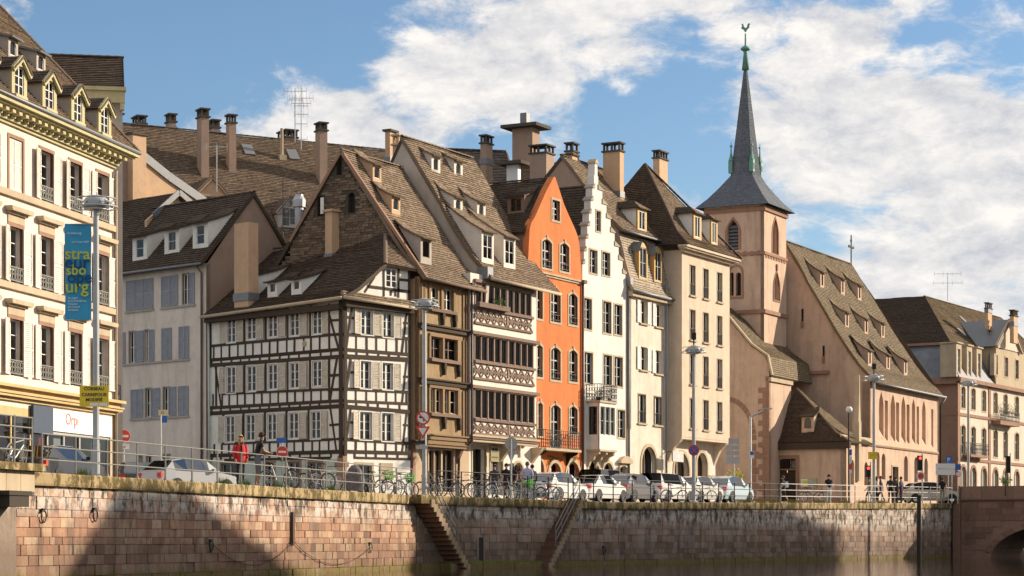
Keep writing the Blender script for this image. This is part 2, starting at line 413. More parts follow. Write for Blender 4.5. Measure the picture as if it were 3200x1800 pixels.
def leds(name, col, e):
    m, t, p = newmat(name); p.inputs['Base Color'].default_value = c4(col)
    p.inputs['Emission Color'].default_value = c4(col); p.inputs['Emission Strength'].default_value = e; return m
REDLED = leds('lit_red_signal', (.9, .06, .03), 2.0)
# ------------------------------------------------------------------ architecture kit
def loop(u0, u1, z0, z1, kind='rect'):
    if kind == 'rect': return [(u0, z0), (u1, z0), (u1, z1), (u0, z1)]
    w = u1-u0; c = (u0+u1)/2; pts = [(u0, z0), (u1, z0)]
    if kind == 'seg':
        h = w*.16
        for k in range(7):
            a = k/6; pts.append((u1-w*a, z1-h+h*sin(pi*a)))
    elif kind == 'round':
        for k in range(13):
            a = pi*k/12; pts.append((c+w/2*cos(a), z1-w/2+w/2*sin(a)))
    elif kind == 'point':
        h = w*.85
        for k in range(6): a = k/5*pi/2*.75; pts.append((u0+w*cos(a)*1.0-(0), z1-h+h*sin(a)/sin(pi/2*.75)) if False else (c+w/2*(1-(k/5)**1.7), z1-h+h*(k/5)))
        for k in range(4, -1, -1): pts.append((c-w/2*(1-(k/5)**1.7), z1-h+h*(k/5)))
    return pts

def wall_mesh(outline, holes, thick=.3, reveal=.22, y=0.0, name='wall', mat=None):
    """front sheet with openings, their reveals and the outer rim"""
    mb = MB(); loops = [outline]+holes
    flat = [p for l in loops for p in l]
    tri = tessellate_polygon([[Vector((a, b, 0)) for a, b in l] for l in loops])
    mb.v = [(a, y, b) for a, b in flat]
    for t in tri: mb.f.append(tuple(t)); mb.mi.append(0)
    i0 = 0
    for li, l in enumerate(loops):
        n = len(l); dep = thick if li == 0 else reveal; j = len(mb.v)
        mb.v += [(a, y+dep, b) for a, b in l]
        for k in range(n):
            k2 = (k+1) % n; mb.f.append((i0+k, i0+k2, j+k2, j+k)); mb.mi.append(0)
        i0 += n
    me = bpy.data.meshes.new(name); me.from_pydata(mb.v, [], mb.f)
    if mat: me.materials.append(mat)
    bm = bmesh.new(); bm.from_mesh(me); bmesh.ops.remove_doubles(bm, verts=bm.verts, dist=1e-5)
    bmesh.ops.recalc_face_normals(bm, faces=bm.faces); bm.to_mesh(me); bm.free(); me.update(); return me

PANE = {}
def pane_mesh(mat):
    if mat.name not in PANE:
        m = MB(); m.face([(-.5, 0, -.5), (.5, 0, -.5), (.5, 0, .5), (-.5, 0, .5)]); PANE[mat.name] = m.mesh('pane', mat, fix=False)
    return PANE[mat.name]
WINC = {}
def window_unit(par, M, u0, u1, z0, z1, cols=2, rows=3, y=.13, fmat=None, fw=.06, mw=.03, cen=.09, curtain=.35, name='window', panepar=None, transom=None, back=.35, top=None):
    """casement: frame with glazing bars; every pane its own piece; curtains behind some"""
    fmat = fmat or WHITEF; w, h = u1-u0, z1-z0
    key = (round(w, 2), round(h, 2), cols, rows, fmat.name, fw, mw, cen, transom, back)
    xs = [fw+(w-2*fw)*k/cols for k in range(cols+1)]; zs = [fw+(h-2*fw)*k/rows for k in range(rows+1)]
    if transom: zs = [fw, fw+(h-2*fw)*transom*.5, fw+(h-2*fw)*transom, h-fw] if rows == 3 else [fw, fw+(h-2*fw)*transom, h-fw]
    if key not in WINC:
        mb = MB(); d = .05
        mb.box(0, fw, -d/2, d/2, 0, h); mb.box(w-fw, w, -d/2, d/2, 0, h)
        mb.box(fw, w-fw, -d/2, d/2, 0, fw); mb.box(fw, w-fw, -d/2, d/2, h-fw, h)
        for k in range(1, cols):
            t = cen if (cols % 2 == 0 and k == cols//2) else mw
            mb.box(xs[k]-t/2, xs[k]+t/2, -d/2-.004, d/2-.008, fw, h-fw)
        for k in range(1, len(zs)-1):
            t = .07 if transom and k == len(zs)-2 else mw
            mb.box(fw, w-fw, -d/2+.006, d/2-.012, zs[k]-t/2, zs[k]+t/2)
        mb.m = 1; mb.face([(-.1, back, -.1), (w+.1, back, -.1), (w+.1, back, h+.1), (-.1, back, h+.1)])
        for xx in (-.02, w+.02): mb.face([(xx, .02, -.1), (xx, back, -.1), (xx, back, h+.1), (xx, .02, h+.1)])
        WINC[key] = mb.mesh('window_frame', fmat, DARK)
    L = M @ Matrix.Translation((u0, y, z0))
    o = put(name, WINC[key], L, par); pp = panepar or o
    tilt = random.uniform(-1, 1)
    for i in range(cols):
        for k in range(len(zs)-1):
            a, b, c, d = xs[i], xs[i+1], zs[k], zs[k+1]
            R = Matrix.Rotation(rad(random.uniform(-.5, .5)+tilt*(1 if i < cols/2 else -1)*.7), 4, 'Z') @ Matrix.Rotation(rad(random.uniform(-.4, .4)), 4, 'X')
            put('pane', pane_mesh(GLASS), L @ Matrix.Translation(((a+b)/2, 0, (c+d)/2)) @ R @ Matrix.Diagonal((b-a, 1, d-c, 1)), pp)
    if random.random() < curtain:
        side = random.choice((0, 1, 2)); cw = w*random.uniform(.18, .34)
        for sd in ((0,), (1,), (0, 1))[side]:
            x0 = fw if sd == 0 else w-fw-cw
            mb = MB(); n = 8
            for q in range(n):
                xa, xb = x0+cw*q/n, x0+cw*(q+1)/n; ya, yb = .16+.025*(q % 2), .16+.025*((q+1) % 2)
                mb.face([(xa, ya, fw), (xb, yb, fw), (xb, yb, h-fw), (xa, ya, h-fw)])
            put('curtain', mb.mesh('curtain', CURT), L, pp)
    return o

def frame_ring(u0, u1, z0, z1, t, proud, kind='rect', depth=.1, bottom=True):
    """moulded surround round an opening"""
    inn = loop(u0, u1, z0, z1, kind); out = loop(u0-t, u1+t, z0-(t if bottom else 0), z1+t, kind)
    mb = MB(); n = len(inn)
    for k in range(n):
        k2 = (k+1) % n
        if k == 0 and not bottom: continue
        a, b, c, d = inn[k], inn[k2], out[k2], out[k]
        mb.face([(a[0], -proud, a[1]), (b[0], -proud, b[1]), (c[0], -proud, c[1]), (d[0], -proud, d[1])])
        mb.face([(a[0], -proud, a[1]), (b[0], -proud, b[1]), (b[0], depth, b[1]), (a[0], depth, a[1])])
        mb.face([(d[0], -proud, d[1]), (c[0], -proud, c[1]), (c[0], .01, c[1]), (d[0], .01, d[1])])
    return mb

SHC = {}
def shutter_mesh(w, h, mat):
    k = (round(w, 2), round(h, 2), mat.name)
    if k not in SHC:
        mb = MB(); t = .035; f = .05
        mb.box(0, f, -t, 0, 0, h); mb.box(w-f, w, -t, 0, 0, h)
        for z in (0, h*.5-f/2, h-f): mb.box(f, w-f, -t, 0, z, z+f)
        n = max(6, int(h/.075))
        for q in range(n):
            z = f+(h-2*f)*(q+.15)/n
            if abs(z-h*.5) < .06: continue
            mb.face([(f, -t+.004, z), (w-f, -t+.004, z), (w-f, -.006, z+.06), (f, -.006, z+.06)])
        mb.face([(f, -.004, f), (w-f, -.004, f), (w-f, -.004, h-f), (f, -.004, h-f)])
        SHC[k] = mb.mesh('shutter', mat)
    return SHC[k]
def shutter(par, M, u_hinge, z0, w, h, mat, sidesign, ang, name='shutter'):
    """leaf folded back beside its window; ang opens it off the wall"""
    R = Matrix.Rotation(rad(-ang if sidesign > 0 else ang), 4, 'Z')
    L = M @ Matrix.Translation((u_hinge, -.02, z0)) @ R
    if sidesign < 0: L = L @ Matrix.Translation((-w, 0, 0))
    return put(name, shutter_mesh(w, h, mat), L, par)

class House:
    def __init__(s, name, label, cat, fr, group=None):
        s.fr = fr; s.root = thing(name, label, cat, fr.M, group); s.holes = {}
    def _h(s, fr): return s.holes.setdefault(id(fr), [])
    def win(s, u0, u1, z0, z1, fr=None, kind='rect', sur=None, st=.12, sp=.03, sill=None, shut=None, sw=None, sang=(4, 10), sides=(-1, 1), sbot=True, y=.13, **kw):
        fr = fr or s.fr; s._h(fr).append(loop(u0, u1, z0, z1, kind))
        o = window_unit(s.root, fr.M, u0-.01, u1+.01, z0-.01, z1+.01, y=y, **kw)
        if sur: put('window_surround', frame_ring(u0, u1, z0, z1, st, sp, kind, bottom=sbot).mesh('window_surround', sur), fr.M, s.root)
        if sill: boxr('window_sill', sill, fr.M, u0-.12, u1+.12, -.12, .1, z0-.1, z0-.002, s.root)
        if shut:
            w = sw or (u1-u0)*.5
            for sg in sides:
                shutter(s.root, fr.M, u1+.03 if sg > 0 else u0-.03, z0+.02, w, z1-z0-.04, shut, sg, random.uniform(*sang))
        return o
    def hole(s, l, fr=None): s._h(fr or s.fr).append(l)
    def wall(s, outline, mat, fr=None, name='wall', thick=.3, reveal=.22, y=0.0, zr=(-99, 999)):
        fr = fr or s.fr
        hs = [l for l in s.holes.get(id(fr), []) if zr[0] < (min(p[1] for p in l)+max(p[1] for p in l))/2 < zr[1]]
        return put(name, wall_mesh(outline, hs, thick, reveal, y, name, mat), fr.M, s.root)
    def box(s, name, mat, x0, x1, y0, y1, z0, z1, fr=None, parent=None):
        return boxr(name, mat, (fr or s.fr).M, x0, x1, y0, y1, z0, z1, parent or s.root)
    def mesh(s, name, mb, *mats, fr=None, parent=None, **kw): return put(name, mb.mesh(name, *mats, **kw), (fr or s.fr).M, parent or s.root)
    def roof(s, L, R, mat, fr=None, parent=None, name='roof', **kw): return put(name, roof_mesh(L, R, mat, **kw), (fr or s.fr).M, parent or s.root)
    def ridge(s, a, b, mat, fr=None, r=.11, step=.38, parent=None):
        """row of half-round ridge tiles, one piece each"""
        fr = fr or s.fr; a, b = Vector(a), Vector(b); n = max(1, int((b-a).length/step)); d = (b-a)/n
        me = UNIT.get(('rt', mat.name))
        if me is None:
            mb = MB()
            pr = [(cos(pi*k/6)*r, sin(pi*k/6)*r*.9) for k in range(7)]
            for (y1, z1), (y2, z2) in zip(pr, pr[1:]):
                mb.face([(0, y1, z1), (0, y2, z2), (1.04, y2*.86, z2*.82), (1.04, y1*.86, z1*.82)])
            mb.face([(0, y, z) for y, z in pr])
            me = UNIT[('rt', mat.name)] = mb.mesh('ridge_tile', mat)
        q = d.normalized().to_track_quat('X', 'Z').to_matrix().to_4x4()
        for k in range(n):
            put('ridge_tile', me, fr.M @ Matrix.Translation(a+d*k) @ q @ Matrix.Diagonal((d.length, 1, 1, 1)), parent or s.root)
    def gutter(s, a, b, mat=None, r=.08, fr=None):
        mb = MB(); mb.tube([a, b], r, 8); return s.mesh('gutter', mb, mat or ZINC, fr=fr, smooth=True)
    def pipe(s, pts, r=.055, mat=None, fr=None, name='downpipe'):
        mb = MB(); mb.tube(pts, r, 8); return s.mesh(name, mb, mat or ZINC, fr=fr, smooth=True)

def resample(P, n):
    P = [Vector(p) for p in P]; ds = [0]
    for a, b in zip(P, P[1:]): ds.append(ds[-1]+(b-a).length)
    T = ds[-1]; out = []
    for k in range(n+1):
        t = T*k/n; j = 0
        while j < len(ds)-2 and ds[j+1] < t: j += 1
        f = (t-ds[j])/max(ds[j+1]-ds[j], 1e-9); out.append(P[j].lerp(P[j+1], f))
    return out, T
def roof_mesh(L, R, mat, course=.17, lift=.045, seg=.8, jit=.014, thick=.14, uoff=0.0):
    """tiled slope between its left and right edge (both listed from the ridge down); one raised lip per course"""
    _, tl = resample(L, 2); _, tr = resample(R, 2); T = max(tl, tr); n = max(2, int(T/course))
    A, _ = resample(L, n); B, _ = resample(R, n)
    wmax = max((b-a).length for a, b in zip(A, B)); m = max(1, int(wmax/seg))
    rng = random.Random(int(T*1000)+m); mb = MB()
    nrm = (B[n//2]-A[n//2]).cross(A[-1]-A[0]); 
    if nrm.length < 1e-6: nrm = (B[-1]-A[-1]).cross(A[-1]-A[0])
    nrm.normalize()
    if nrm.z < 0: nrm = -nrm
    c0 = (A[0]+B[0])/2; dirx = (B[-1]-A[-1]).normalized() if (B[-1]-A[-1]).length > .01 else (B[0]-A[0]).normalized()
    G = []
    for k in range(n+1):
        row = []
        for j in range(m+1):
            p = A[k].lerp(B[k], j/m); p = p+nrm*(rng.uniform(-jit, jit)*.6+jit*3.2*mnoise.noise(Vector((p.x*.45, p.y*.5, p.z*.45+T)))); row.append(p)
        G.append(row)
    for k in range(n):
        v0, v1 = T*k/n, T*(k+1)/n
        for j in range(m):
            a, b = G[k][j], G[k][j+1]; c, d = G[k+1][j+1]+nrm*lift, G[k+1][j]+nrm*lift
            ua, ub, uc, ud = [(p-c0).dot(dirx)+uoff for p in (a, b, c, d)]
            mb.face([a, b, c, d], [(ua, -v0), (ub, -v0), (uc, -v1+.004), (ud, -v1+.004)])
            e, f = G[k+1][j], G[k+1][j+1]
            mb.face([d, c, f, e], [(ud, -v1+.004), (uc, -v1+.004), (uc, -v1), (ud, -v1)])
    dn = nrm*thick
    for E in ([r[0] for r in G], [r[-1] for r in G]):
        for p, q in zip(E, E[1:]): mb.face([p+nrm*lift, q+nrm*lift, q-dn, p-dn], [(0, 0), (.1, 0), (.1, .01), (0, .01)])
    for p, q in zip(G[-1], G[-1][1:]): mb.face([p+nrm*lift, q+nrm*lift, q-dn, p-dn], [(0, 0), (.1, 0), (.1, .01), (0, .01)])
    for k in range(0, n, 4):
        k2 = min(k+4, n); mb.face([A[k]-dn, B[k]-dn, B[k2]-dn, A[k2]-dn], [(0, 0)]*4)
    return mb.mesh('tiled_slope', mat, fix=False)

def shed_dormer(h, u, y, z, w, hh, t, t2, wallm, roofm, fr=None, over=.22, cols=1, rows=2, fmat=None, arch=False, fill=.62, flare=True, name='dormer'):
    """small window face on the slope with a catslide roof swept back into the main roof. (u,y,z): foot of the face"""
    fr = fr or h.fr; wl, wr = u-w/2, u+w/2; run = hh/(t-t2)
    zt, yt = z+hh, y
    ww = w*fill; z0, z1 = z+hh*.16, z+hh*.90
    hole = loop(u-ww/2, u+ww/2, z0, z1, 'round' if arch else 'rect')
    mb = MB()
    outer = [(wl, z-.15), (wr, z-.15), (wr, zt), (wl, zt)]
    me = wall_mesh(outer, [hole], .08, .08, y, 'dormer', wallm)
    bm = bmesh.new(); bm.from_mesh(me)
    for x in (wl+.002, wr-.002):
        vs = [bm.verts.new(p) for p in ((x, y+.01, z-.15), (x, y+.01, zt), (x, y+run, zt+run*t2), (x, y+run*.5, z+run*.5*t-.1))]
        bm.faces.new(vs)
    bmesh.ops.recalc_face_normals(bm, faces=bm.faces); bm.to_mesh(me); bm.free()
    o = put(name, me, fr.M, h.root)
    window_unit(o, fr.M, u-ww/2, u+ww/2, z0, z1, cols, rows, y=y+.05, fmat=fmat, fw=.035, mw=.025, cen=.05, panepar=o, name='window', back=.25, curtain=.15)
    zo = zt-over*t2*.4; e = .10
    def prof(x, top): 
        return [(x if not top else x, y+run+.25, zt+run*t2+.25*t+.03), (x, y+run*.75, zt+run*.75*t2+(.06 if flare else .03)), (x, y+run*.3, zt+run*.3*t2+.04), (x, y-over, zo+.03)]
    nar = .12*w if flare else 0
    Lp, Rp = prof(wl-e, 0), prof(wr+e, 0)
    Lp[0] = (wl-e+nar, Lp[0][1], Lp[0][2]); Rp[0] = (wr+e-nar, Rp[0][1], Rp[0][2])
    put('dormer_roof', roof_mesh(Lp, Rp, roofm, thick=.06, lift=.02), fr.M, o)
    return o

def gable_dormer(h, u, y, z, w, hh, gh, length, wallm, cheekm, roofm, fr=None, fmat=None, cols=2, rows=3, trim=None):
    """pedimented dormer: face with window, cheeks, little saddle roof"""
    fr = fr or h.fr; wl, wr = u-w/2, u+w/2; zt = z+hh
    ww = w*.60; z0, z1 = z+.04, zt+gh*.22
    me = wall_mesh([(wl, z-.3), (wr, z-.3), (wr, zt), (u, zt+gh), (wl, zt)], [loop(u-ww/2, u+ww/2, z0, z1)], .1, .12, y, 'dormer', wallm)
    o = put('dormer', me, fr.M, h.root)
    mb = MB()
    for x0, x1 in ((wl+.003, wl+.06), (wr-.06, wr-.003)): mb.box(x0, x1, y+.06, y+length, z-.3, zt)
    put('cheek', mb.mesh('cheek', cheekm), fr.M, o)
    window_unit(o, fr.M, u-ww/2, u+ww/2, z0, z1, cols, rows, y=y+.06, fmat=fmat, panepar=o, name='window', back=.3, fw=.05, cen=.06)
    e = .12
    for sg in (-1, 1):
        x = wl-e if sg < 0 else wr+e; zz = zt-gh*e/(w/2)
        A = [(u, y+length, zt+gh+.03), (x, y+length, zz+.03)]; Bq = [(u, y-.18, zt+gh+.03), (x, y-.18, zz+.03)]
        put('dormer_roof', roof_mesh(A if sg < 0 else Bq, Bq if sg < 0 else A, roofm, thick=.05, lift=.02, seg=.6), fr.M, o)
    for sg in (-1, 1):
        x = wl-e if sg < 0 else wr+e; zz = zt-gh*e/(w/2)
        mb = MB(); mb.bar((u, y-.1, zt+gh-.05), (x, y-.1, zz-.05), .2, .1, up=(0, 1, 0)); put('verge_moulding', mb.mesh('verge_moulding', trim or wallm), fr.M, o)
    mb = MB(); mb.box(u-ww/2-.08, u+ww/2+.08, y-.06, y, z1, z1+.1); put('window_head', mb.mesh('window_head', trim or wallm), fr.M, o); mb = MB(); mb.box(u-ww/2-.1, u+ww/2+.1, y-.1, y, z0-.1, z0)
    put('window_sill', mb.mesh('window_sill', trim or wallm), fr.M, o)
    return o

def chimney(h, fr, d, x0, xm, x1, yt, yb, mat, cap='pots', capm=None, extra=.8):
    """stack read from its photo edges: left face x0..xm, right face xm..x1, at depth d; turned like frame fr"""
    s = F/d; r = (xm-CX)/F; D, N = fr.d, fr.n
    wu = max((x1-xm)/(s*abs(D.x-r*D.y)), .3); wy = max((xm-x0)/(s*abs(N.x-r*N.y)), .3)
    p = at(xm, yt, d); zt = p.z; zb = EZ+(HY-yb)/s-extra
    M = Matrix.Translation((p.x, p.y, 0)) @ Matrix.Rotation(pi/2-rad(fr.th), 4, 'Z')
    mb = MB(); ch = .62 if cap == 'pots' else (.12 if cap == 'slab' else 0)
    mb.box(0, wu, 0, wy, zb, zt-ch)
    o = put('chimney', mb.mesh('chimney', mat), M, h.root)
    cm = capm or CAPM
    if cap == 'pots':
        mb = MB(); e = .09
        mb.box(-e, wu+e, -e, wy+e, zt-ch, zt-ch+.1); mb.box(-e, wu+e, -e, wy+e, zt-.1, zt)
        a, b = max(2, round(wu/.5)+1), max(2, round(wy/.5)+1)
        for i in range(a):
            for j in range(b):
                if 0 < i < a-1 and 0 < j < b-1: continue
                x = .06+(wu-.12)*i/(a-1); y = .06+(wy-.12)*j/(b-1); mb.box(x-.06, x+.06, y-.06, y+.06, zt-ch+.1, zt-.1)
        put('chimney_cap', mb.mesh('chimney_cap', cm), M, o)
    elif cap == 'slab':
        mb = MB(); e = .12; mb.box(-e, wu+e, -e, wy+e, zt-ch, zt); put('chimney_cap', mb.mesh('chimney_cap', cm), M, o)
    elif cap == 'lead':
        pass
    mb = MB(); e = .05; mb.box(-e, wu+e, -e, wy+e, zb+extra-.35, zb+extra+.06); put('lead_flashing', mb.mesh('lead_flashing', ZINC), M, o)
    return o
CAPM = plaster('sooty_chimney_cap', (.10, .085, .07), .2, .3, (.05, .04, .04))

def railing_bars(mb, a, b, z0, z1, n, r=.012, curl=False):
    a, b = Vector(a), Vector(b)
    for k in range(n+1):
        p = a.lerp(b, k/n); mb.bar((p.x, p.y, z0), (p.x, p.y, z1), r*2)
        if curl and k < n:
            q = a.lerp(b, (k+.5)/n); h = z1-z0; w = (b-a).length/n*.42; dx = (b-a).normalized()*w
            for zz in (.3, .68):
                c = Vector((q.x, q.y, z0+h*zz)); pts = [c+dx*cos(t*pi/4)+Vector((0, 0, w*1.2*sin(t*pi/4))) for t in range(9)]
                for p1, p2 in zip(pts, pts[1:]): mb.bar(p1, p2, r*1.6)
    for z in (z0, z1): mb.bar((a.x, a.y, z), (b.x, b.y, z), r*3)
# ------------------------------------------------------------------ the big cream house at the left
fr1 = Fr(354, 86, 12.7)
h1 = House('corner_house', 'cream four-storey house with ochre bracketed cornice, yellow dormers and a shop below', 'house', fr1)
R_ = h1.root
uc = [fr1.u(p) for p in (49, 142, 229, 320)]; stp = (uc[3]-uc[0])/3; UC = [uc[0]+stp*k for k in range(-2, 4)]
zr = [(fr1.z(*cB(330, 1545)), fr1.z(*cB(330, 1130))), (fr1.z(*cB(345, 868)), fr1.z(*cB(350, 462))), (fr1.z(145, 632), fr1.z(149, 476))]
ww = .54
for ri, (z0, z1) in enumerate(zr):
    for k, u in enumerate(UC):
        closed = ri == 2 and k == 2
        h1.win(u-ww, u+ww, z0, z1, cols=2, rows=4, sur=SAND, st=.13, sp=.03, sbot=False, y=.24, shut=None if closed else SHUT, sw=.56, sang=(3, 14), curtain=.5, back=.5)
        if closed:
            for sg in (-1, 1): put('shutter', shutter_mesh(.54, z1-z0-.05, SHUT), fr1.M @ Matrix.Translation((u+(-.54 if sg < 0 else 0), .05, z0+.02)), R_)
        else:
            mb = MB(); railing_bars(mb, (u-ww, -.02, 0), (u+ww, -.02, 0), z0+.08, z0+.55, 5, .012, True); put('window_guard', mb.mesh('window_guard', RAILM), fr1.M, R_)
        if ri < 2:
            boxr('frieze', SANDL, fr1.M, u-ww-.13, u+ww+.13, -.04, .05, z1+.135, z1+.42, R_)
            mb = MB(); mb.prism([(u-ww-.28, z1+.50), (u+ww+.28, z1+.50), (u+ww+.34, z1+.58), (u+ww+.34, z1+.66), (u-ww-.34, z1+.66), (u-ww-.34, z1+.58)], -.30, .02)
            mb.box(u-ww-.2, u+ww+.2, -.14, .02, z1+.42, z1+.50); put('window_hood', mb.mesh('window_hood', SANDL), fr1.M, R_)
u0, u1 = UC[0]-stp*.6, 0.0
zc0 = fr1.z(354, 527); zc1 = fr1.z(416, 474, -.75)
zs0 = fr1.z(354, 1297)                                   # underside of the shop cornice
h1.wall([(u0, zs0-.2), (u1, zs0-.2), (u1, zc1-.1), (u0, zc1-.1)], CREAM1, thick=.45, reveal=.42)
for z0, z1 in zr[1:]: h1.box('string_course', SANDL, u0, u1+.05, -.14, .02, z0-.26, z0-.03)
# crowning cornice with brackets
mb = MB(); H = zc1-zc0
mb.prism([(u0, zc0), (u1+.06, zc0), (u1+.06, zc0+H*.16), (u0, zc0+H*.16)], -.10, .03)
mb.prism([(u0, zc0+H*.16), (u1+.14, zc0+H*.16), (u1+.14, zc0+H*.30), (u0, zc0+H*.30)], -.20, .03)
mb.prism([(u0, zc0+H*.66), (u1+.62, zc0+H*.66), (u1+.62, zc0+H*.76), (u0, zc0+H*.76)], -.66, .03)
mb.prism([(u0, zc0+H*.76), (u1+.72, zc0+H*.76), (u1+.78, zc0+H), (u0, zc0+H)], -.80, .03)
mb.box(u0, u1+.1, -.12, .03, zc0+H*.30, zc0+H*.66)
cor = h1.mesh('cornice', mb, OCHRE)
mb = MB(); mb.prism([(-.12, H*.30), (.12, H*.30), (.12, H*.655), (-.12, H*.655)], -.30, -.12)
mb.prism([(-.12, H*.42), (.12, H*.42), (.12, H*.655), (-.12, H*.655)], -.55, -.30); brm = mb.mesh('bracket', OCHRE)
nb = int((u1-u0)/.52)
for k in range(nb): put('bracket', brm, fr1.M @ Matrix.Translation((u1-.05-k*.52, 0, zc0)), cor)
# side wall (faces right, down the lane) and rear body
hp1 = Fr(th=fr1.th-90, O=fr1.w(0, 0, 0).xy)
h1.box('side_wall', CREAM1, u1-.42, u1-.02, .45, 10, -.4, zc1-.12)
h1.box('shop_pier', SANDL, u1-.35, u1, -.02, .4, -.4, zs0)
# roof
tr = 1.02; ye = -.78; ze = zc1+.04
ridge1 = (5.6, ze+tr*(5.6-ye))
h1.roof([(u0-4, ridge1[0], ridge1[1]), (u0-4, ye, ze)], [(.72, ridge1[0], ridge1[1]), (.72, ye, ze)], TILE_A)
h1.ridge((.74, ridge1[0], ridge1[1]+.02), (.74, ye, ze+.02), TILE_A)
h1.gutter((u0, ye-.05, ze-.02), (.75, ye-.05, ze-.02), ZINC, .07)
mb = MB(); mb.face([(.70, ye, ze), (.70, ridge1[0], ridge1[1]), (.70, 12, ze)]); h1.mesh('gable_end', mb, CREAM1)
yd = -.60; zd = ze+tr*(yd-ye); dus = []
for (xa, xb, yt_) in ((105, 190, 437), (330, 415, 540), (545, 630, 637), (755, 830, 730)):
    dus.append(fr1.on(*cA((xa+xb)/2, 600), yd)[0])
za_ = fr1.on(*cA(380, 540), yd)[1]; dst = (dus[3]-dus[0])/3
for k in range(-1, 4):
    gable_dormer(h1, dus[0]+dst*k, yd, zd, 1.20, za_-zd-.45, .45, 2.6, OCHRE, GREYW, TILE_B, trim=OCHRE, rows=3)
for (x, y) in ((100, 445), (310, 552)):
    p = fr1.slope(*cA(x, y), ye, ze, tr)
    shed_dormer(h1, p.x, p.y, p.z, .8, .75, tr, .25, GREYW, ZINC, arch=True, cols=1, rows=1, flare=False)
# shop cornice, fascia and front
zt0 = fr1.z(354, 1262); mb = MB(); HH = zt0-zs0
for k, (a, b, pr) in enumerate(((0, .22, .12), (.22, .40, .30), (.40, .52, .36), (.52, .80, .20), (.80, 1.0, .42))):
    mb.box(u0, u1+.1+pr*.5, -pr, .03, zs0+HH*a*1.25, zs0+HH*b*1.25)
h1.mesh('shop_cornice', mb, OCHRE2)
us0, us1 = fr1.u(98), fr1.u(345); zf1 = zs0-.1; zf0 = fr1.z(*cC(820, 402))
fas = h1.box('shop_fascia', plain('shop_white', (.82, .80, .77), .45, var=.03), us0, us1, -.06, .1, zf0, zf1)
mb = MB(); mb.box(u0, us0-.02, .0, .1, 0.0, .3); mb.box(u0, us0-.02, .0, .1, zs0-.5, zs0-.2)
for k in range(6):
    x = u0+(us0-.07-u0)*k/5; mb.box(x-.05, x+.05, .0, .1, .3, zs0-.5)
h1.mesh('side_shop_frame', mb, OCHRE2)
for k in range(5):
    a, b = u0+(us0-.07-u0)*k/5+.05, u0+(us0-.07-u0)*(k+1)/5-.05
    put('shop_window', pane_mesh(GLASS), fr1.M @ Matrix.Translation(((a+b)/2, .05, (.3+zs0-.5)/2)) @ Matrix.Diagonal((b-a, 1, zs0-.8, 1)), R_)
h1.box('side_shop_back', plain('side_shop_interior', (.16, .13, .11), .8, var=.4), u0, us0-.02, 1.0, 1.1, -.3, zs0-.2)
h1.box('shop_floor_slab', GREYW, us0, us1, .3, 3, zf0+.05, zf0+.2)
mb = MB(); mb.box(us0, us1, .02, .10, zf0-.12, zf0-.01); mb.box(us0, us1, .02, .10, -.4, .25)
npan = 5
for k in range(npan+1):
    x = us0+(us1-us0)*k/npan; mb.box(x-.05, x+.05, .02, .10, .25, zf0-.12)
h1.mesh('shopfront_frame', mb, GREYF)
for k in range(npan):
    a, b = us0+(us1-us0)*k/npan+.05, us0+(us1-us0)*(k+1)/npan-.05
    put('shop_window', pane_mesh(GLASS), fr1.M @ Matrix.Translation(((a+b)/2, .07, (.25+zf0-.12)/2)) @ Matrix.Diagonal((b-a, 1, zf0-.37, 1)), R_)
h1.box('shop_back_wall', plain('shop_interior', (.33, .31, .26), .8), us0, us1, 1.2, 1.3, -.3, zf0)
for (x0, x1, c) in ((.12, .22, SIGNR), (.30, .40, SIGNW), (.78, .9, SIGNW)):
    a = us0+(us1-us0)*x0; b = us0+(us1-us0)*x1
    h1.box('shop_poster', c, a, b, .12, .14, .9, zf0-.25)
# dark hanging shop sign at the fascia's left end
a, b = fr1.u(92), fr1.u(154); h1.box('dark_shop_sign', plain('dark_blue_sign', (.04, .06, .10), .5), a, b, -.16, -.06, zf1-.95, zf1+.05)

def text(s, size, mat, M, par, ext=.004, name='lettering', align='LEFT', bold=0.0):
    c = bpy.data.curves.new(name, 'FONT'); c.body = s; c.size = size; c.extrude = ext; c.align_x = align; c.offset = bold; c.resolution_u = 3
    me = eval_mesh(bpy.data.objects.new(name, c)); bpy.data.curves.remove(c)
    me.materials.clear(); me.materials.append(mat)
    return put(name, me, M, par)
XZ = Matrix.Rotation(pi/2, 4, 'X')      # text plane x,z facing -y
a = fr1.u(208); text('Orpi', .62, SIGNR, fr1.M @ Matrix.Translation((a-.25, -.07, zf0+(zf1-zf0)*.36)) @ XZ, R_, bold=-.008)
h1.pipe([(.0, -.12, zc0-.1), (.0, -.12, -.3)], .06, SANDL)
h1.pipe([(.22, -.06, zc0-.05), (.1, .0, zc0-.6), (.1, .0, -.3)], .05, ZINC)
# balcony on the lane side with pale planting
bx = thing('corner_balcony', 'grey planted balcony on a dark bracket at the corner of the cream house', 'balcony', fr1.M)
zb = fr1.z(380, 1278)
boxr('slab', SAND, fr1.M, .15, 1.0, .1, 1.2, zb-.16, zb, bx)
mb = MB(); railing_bars(mb, (.15, .12, 0), (1.0, .12, 0), zb, zb+.95, 9, .012, True); railing_bars(mb, (1.0, .12, 0), (1.0, 1.2, 0), zb, zb+.95, 9, .012, True)
put('railing', mb.mesh('railing', IRON), fr1.M, bx)
boxr('wind_screen', plain('pale_balcony_cloth', (.42, .43, .41), .9, var=.3, scale=14), fr1.M, .18, .97, .15, .17, zb+.02, zb+.92, bx)
mb = MB(); mb.prism([(.15, zb-.17), (.9, zb-.17), (.55, zb-.5), (.2, zb-1.1), (.1, zb-1.1)], .2, .5); put('bracket', mb.mesh('bracket', SAND), fr1.M, bx)

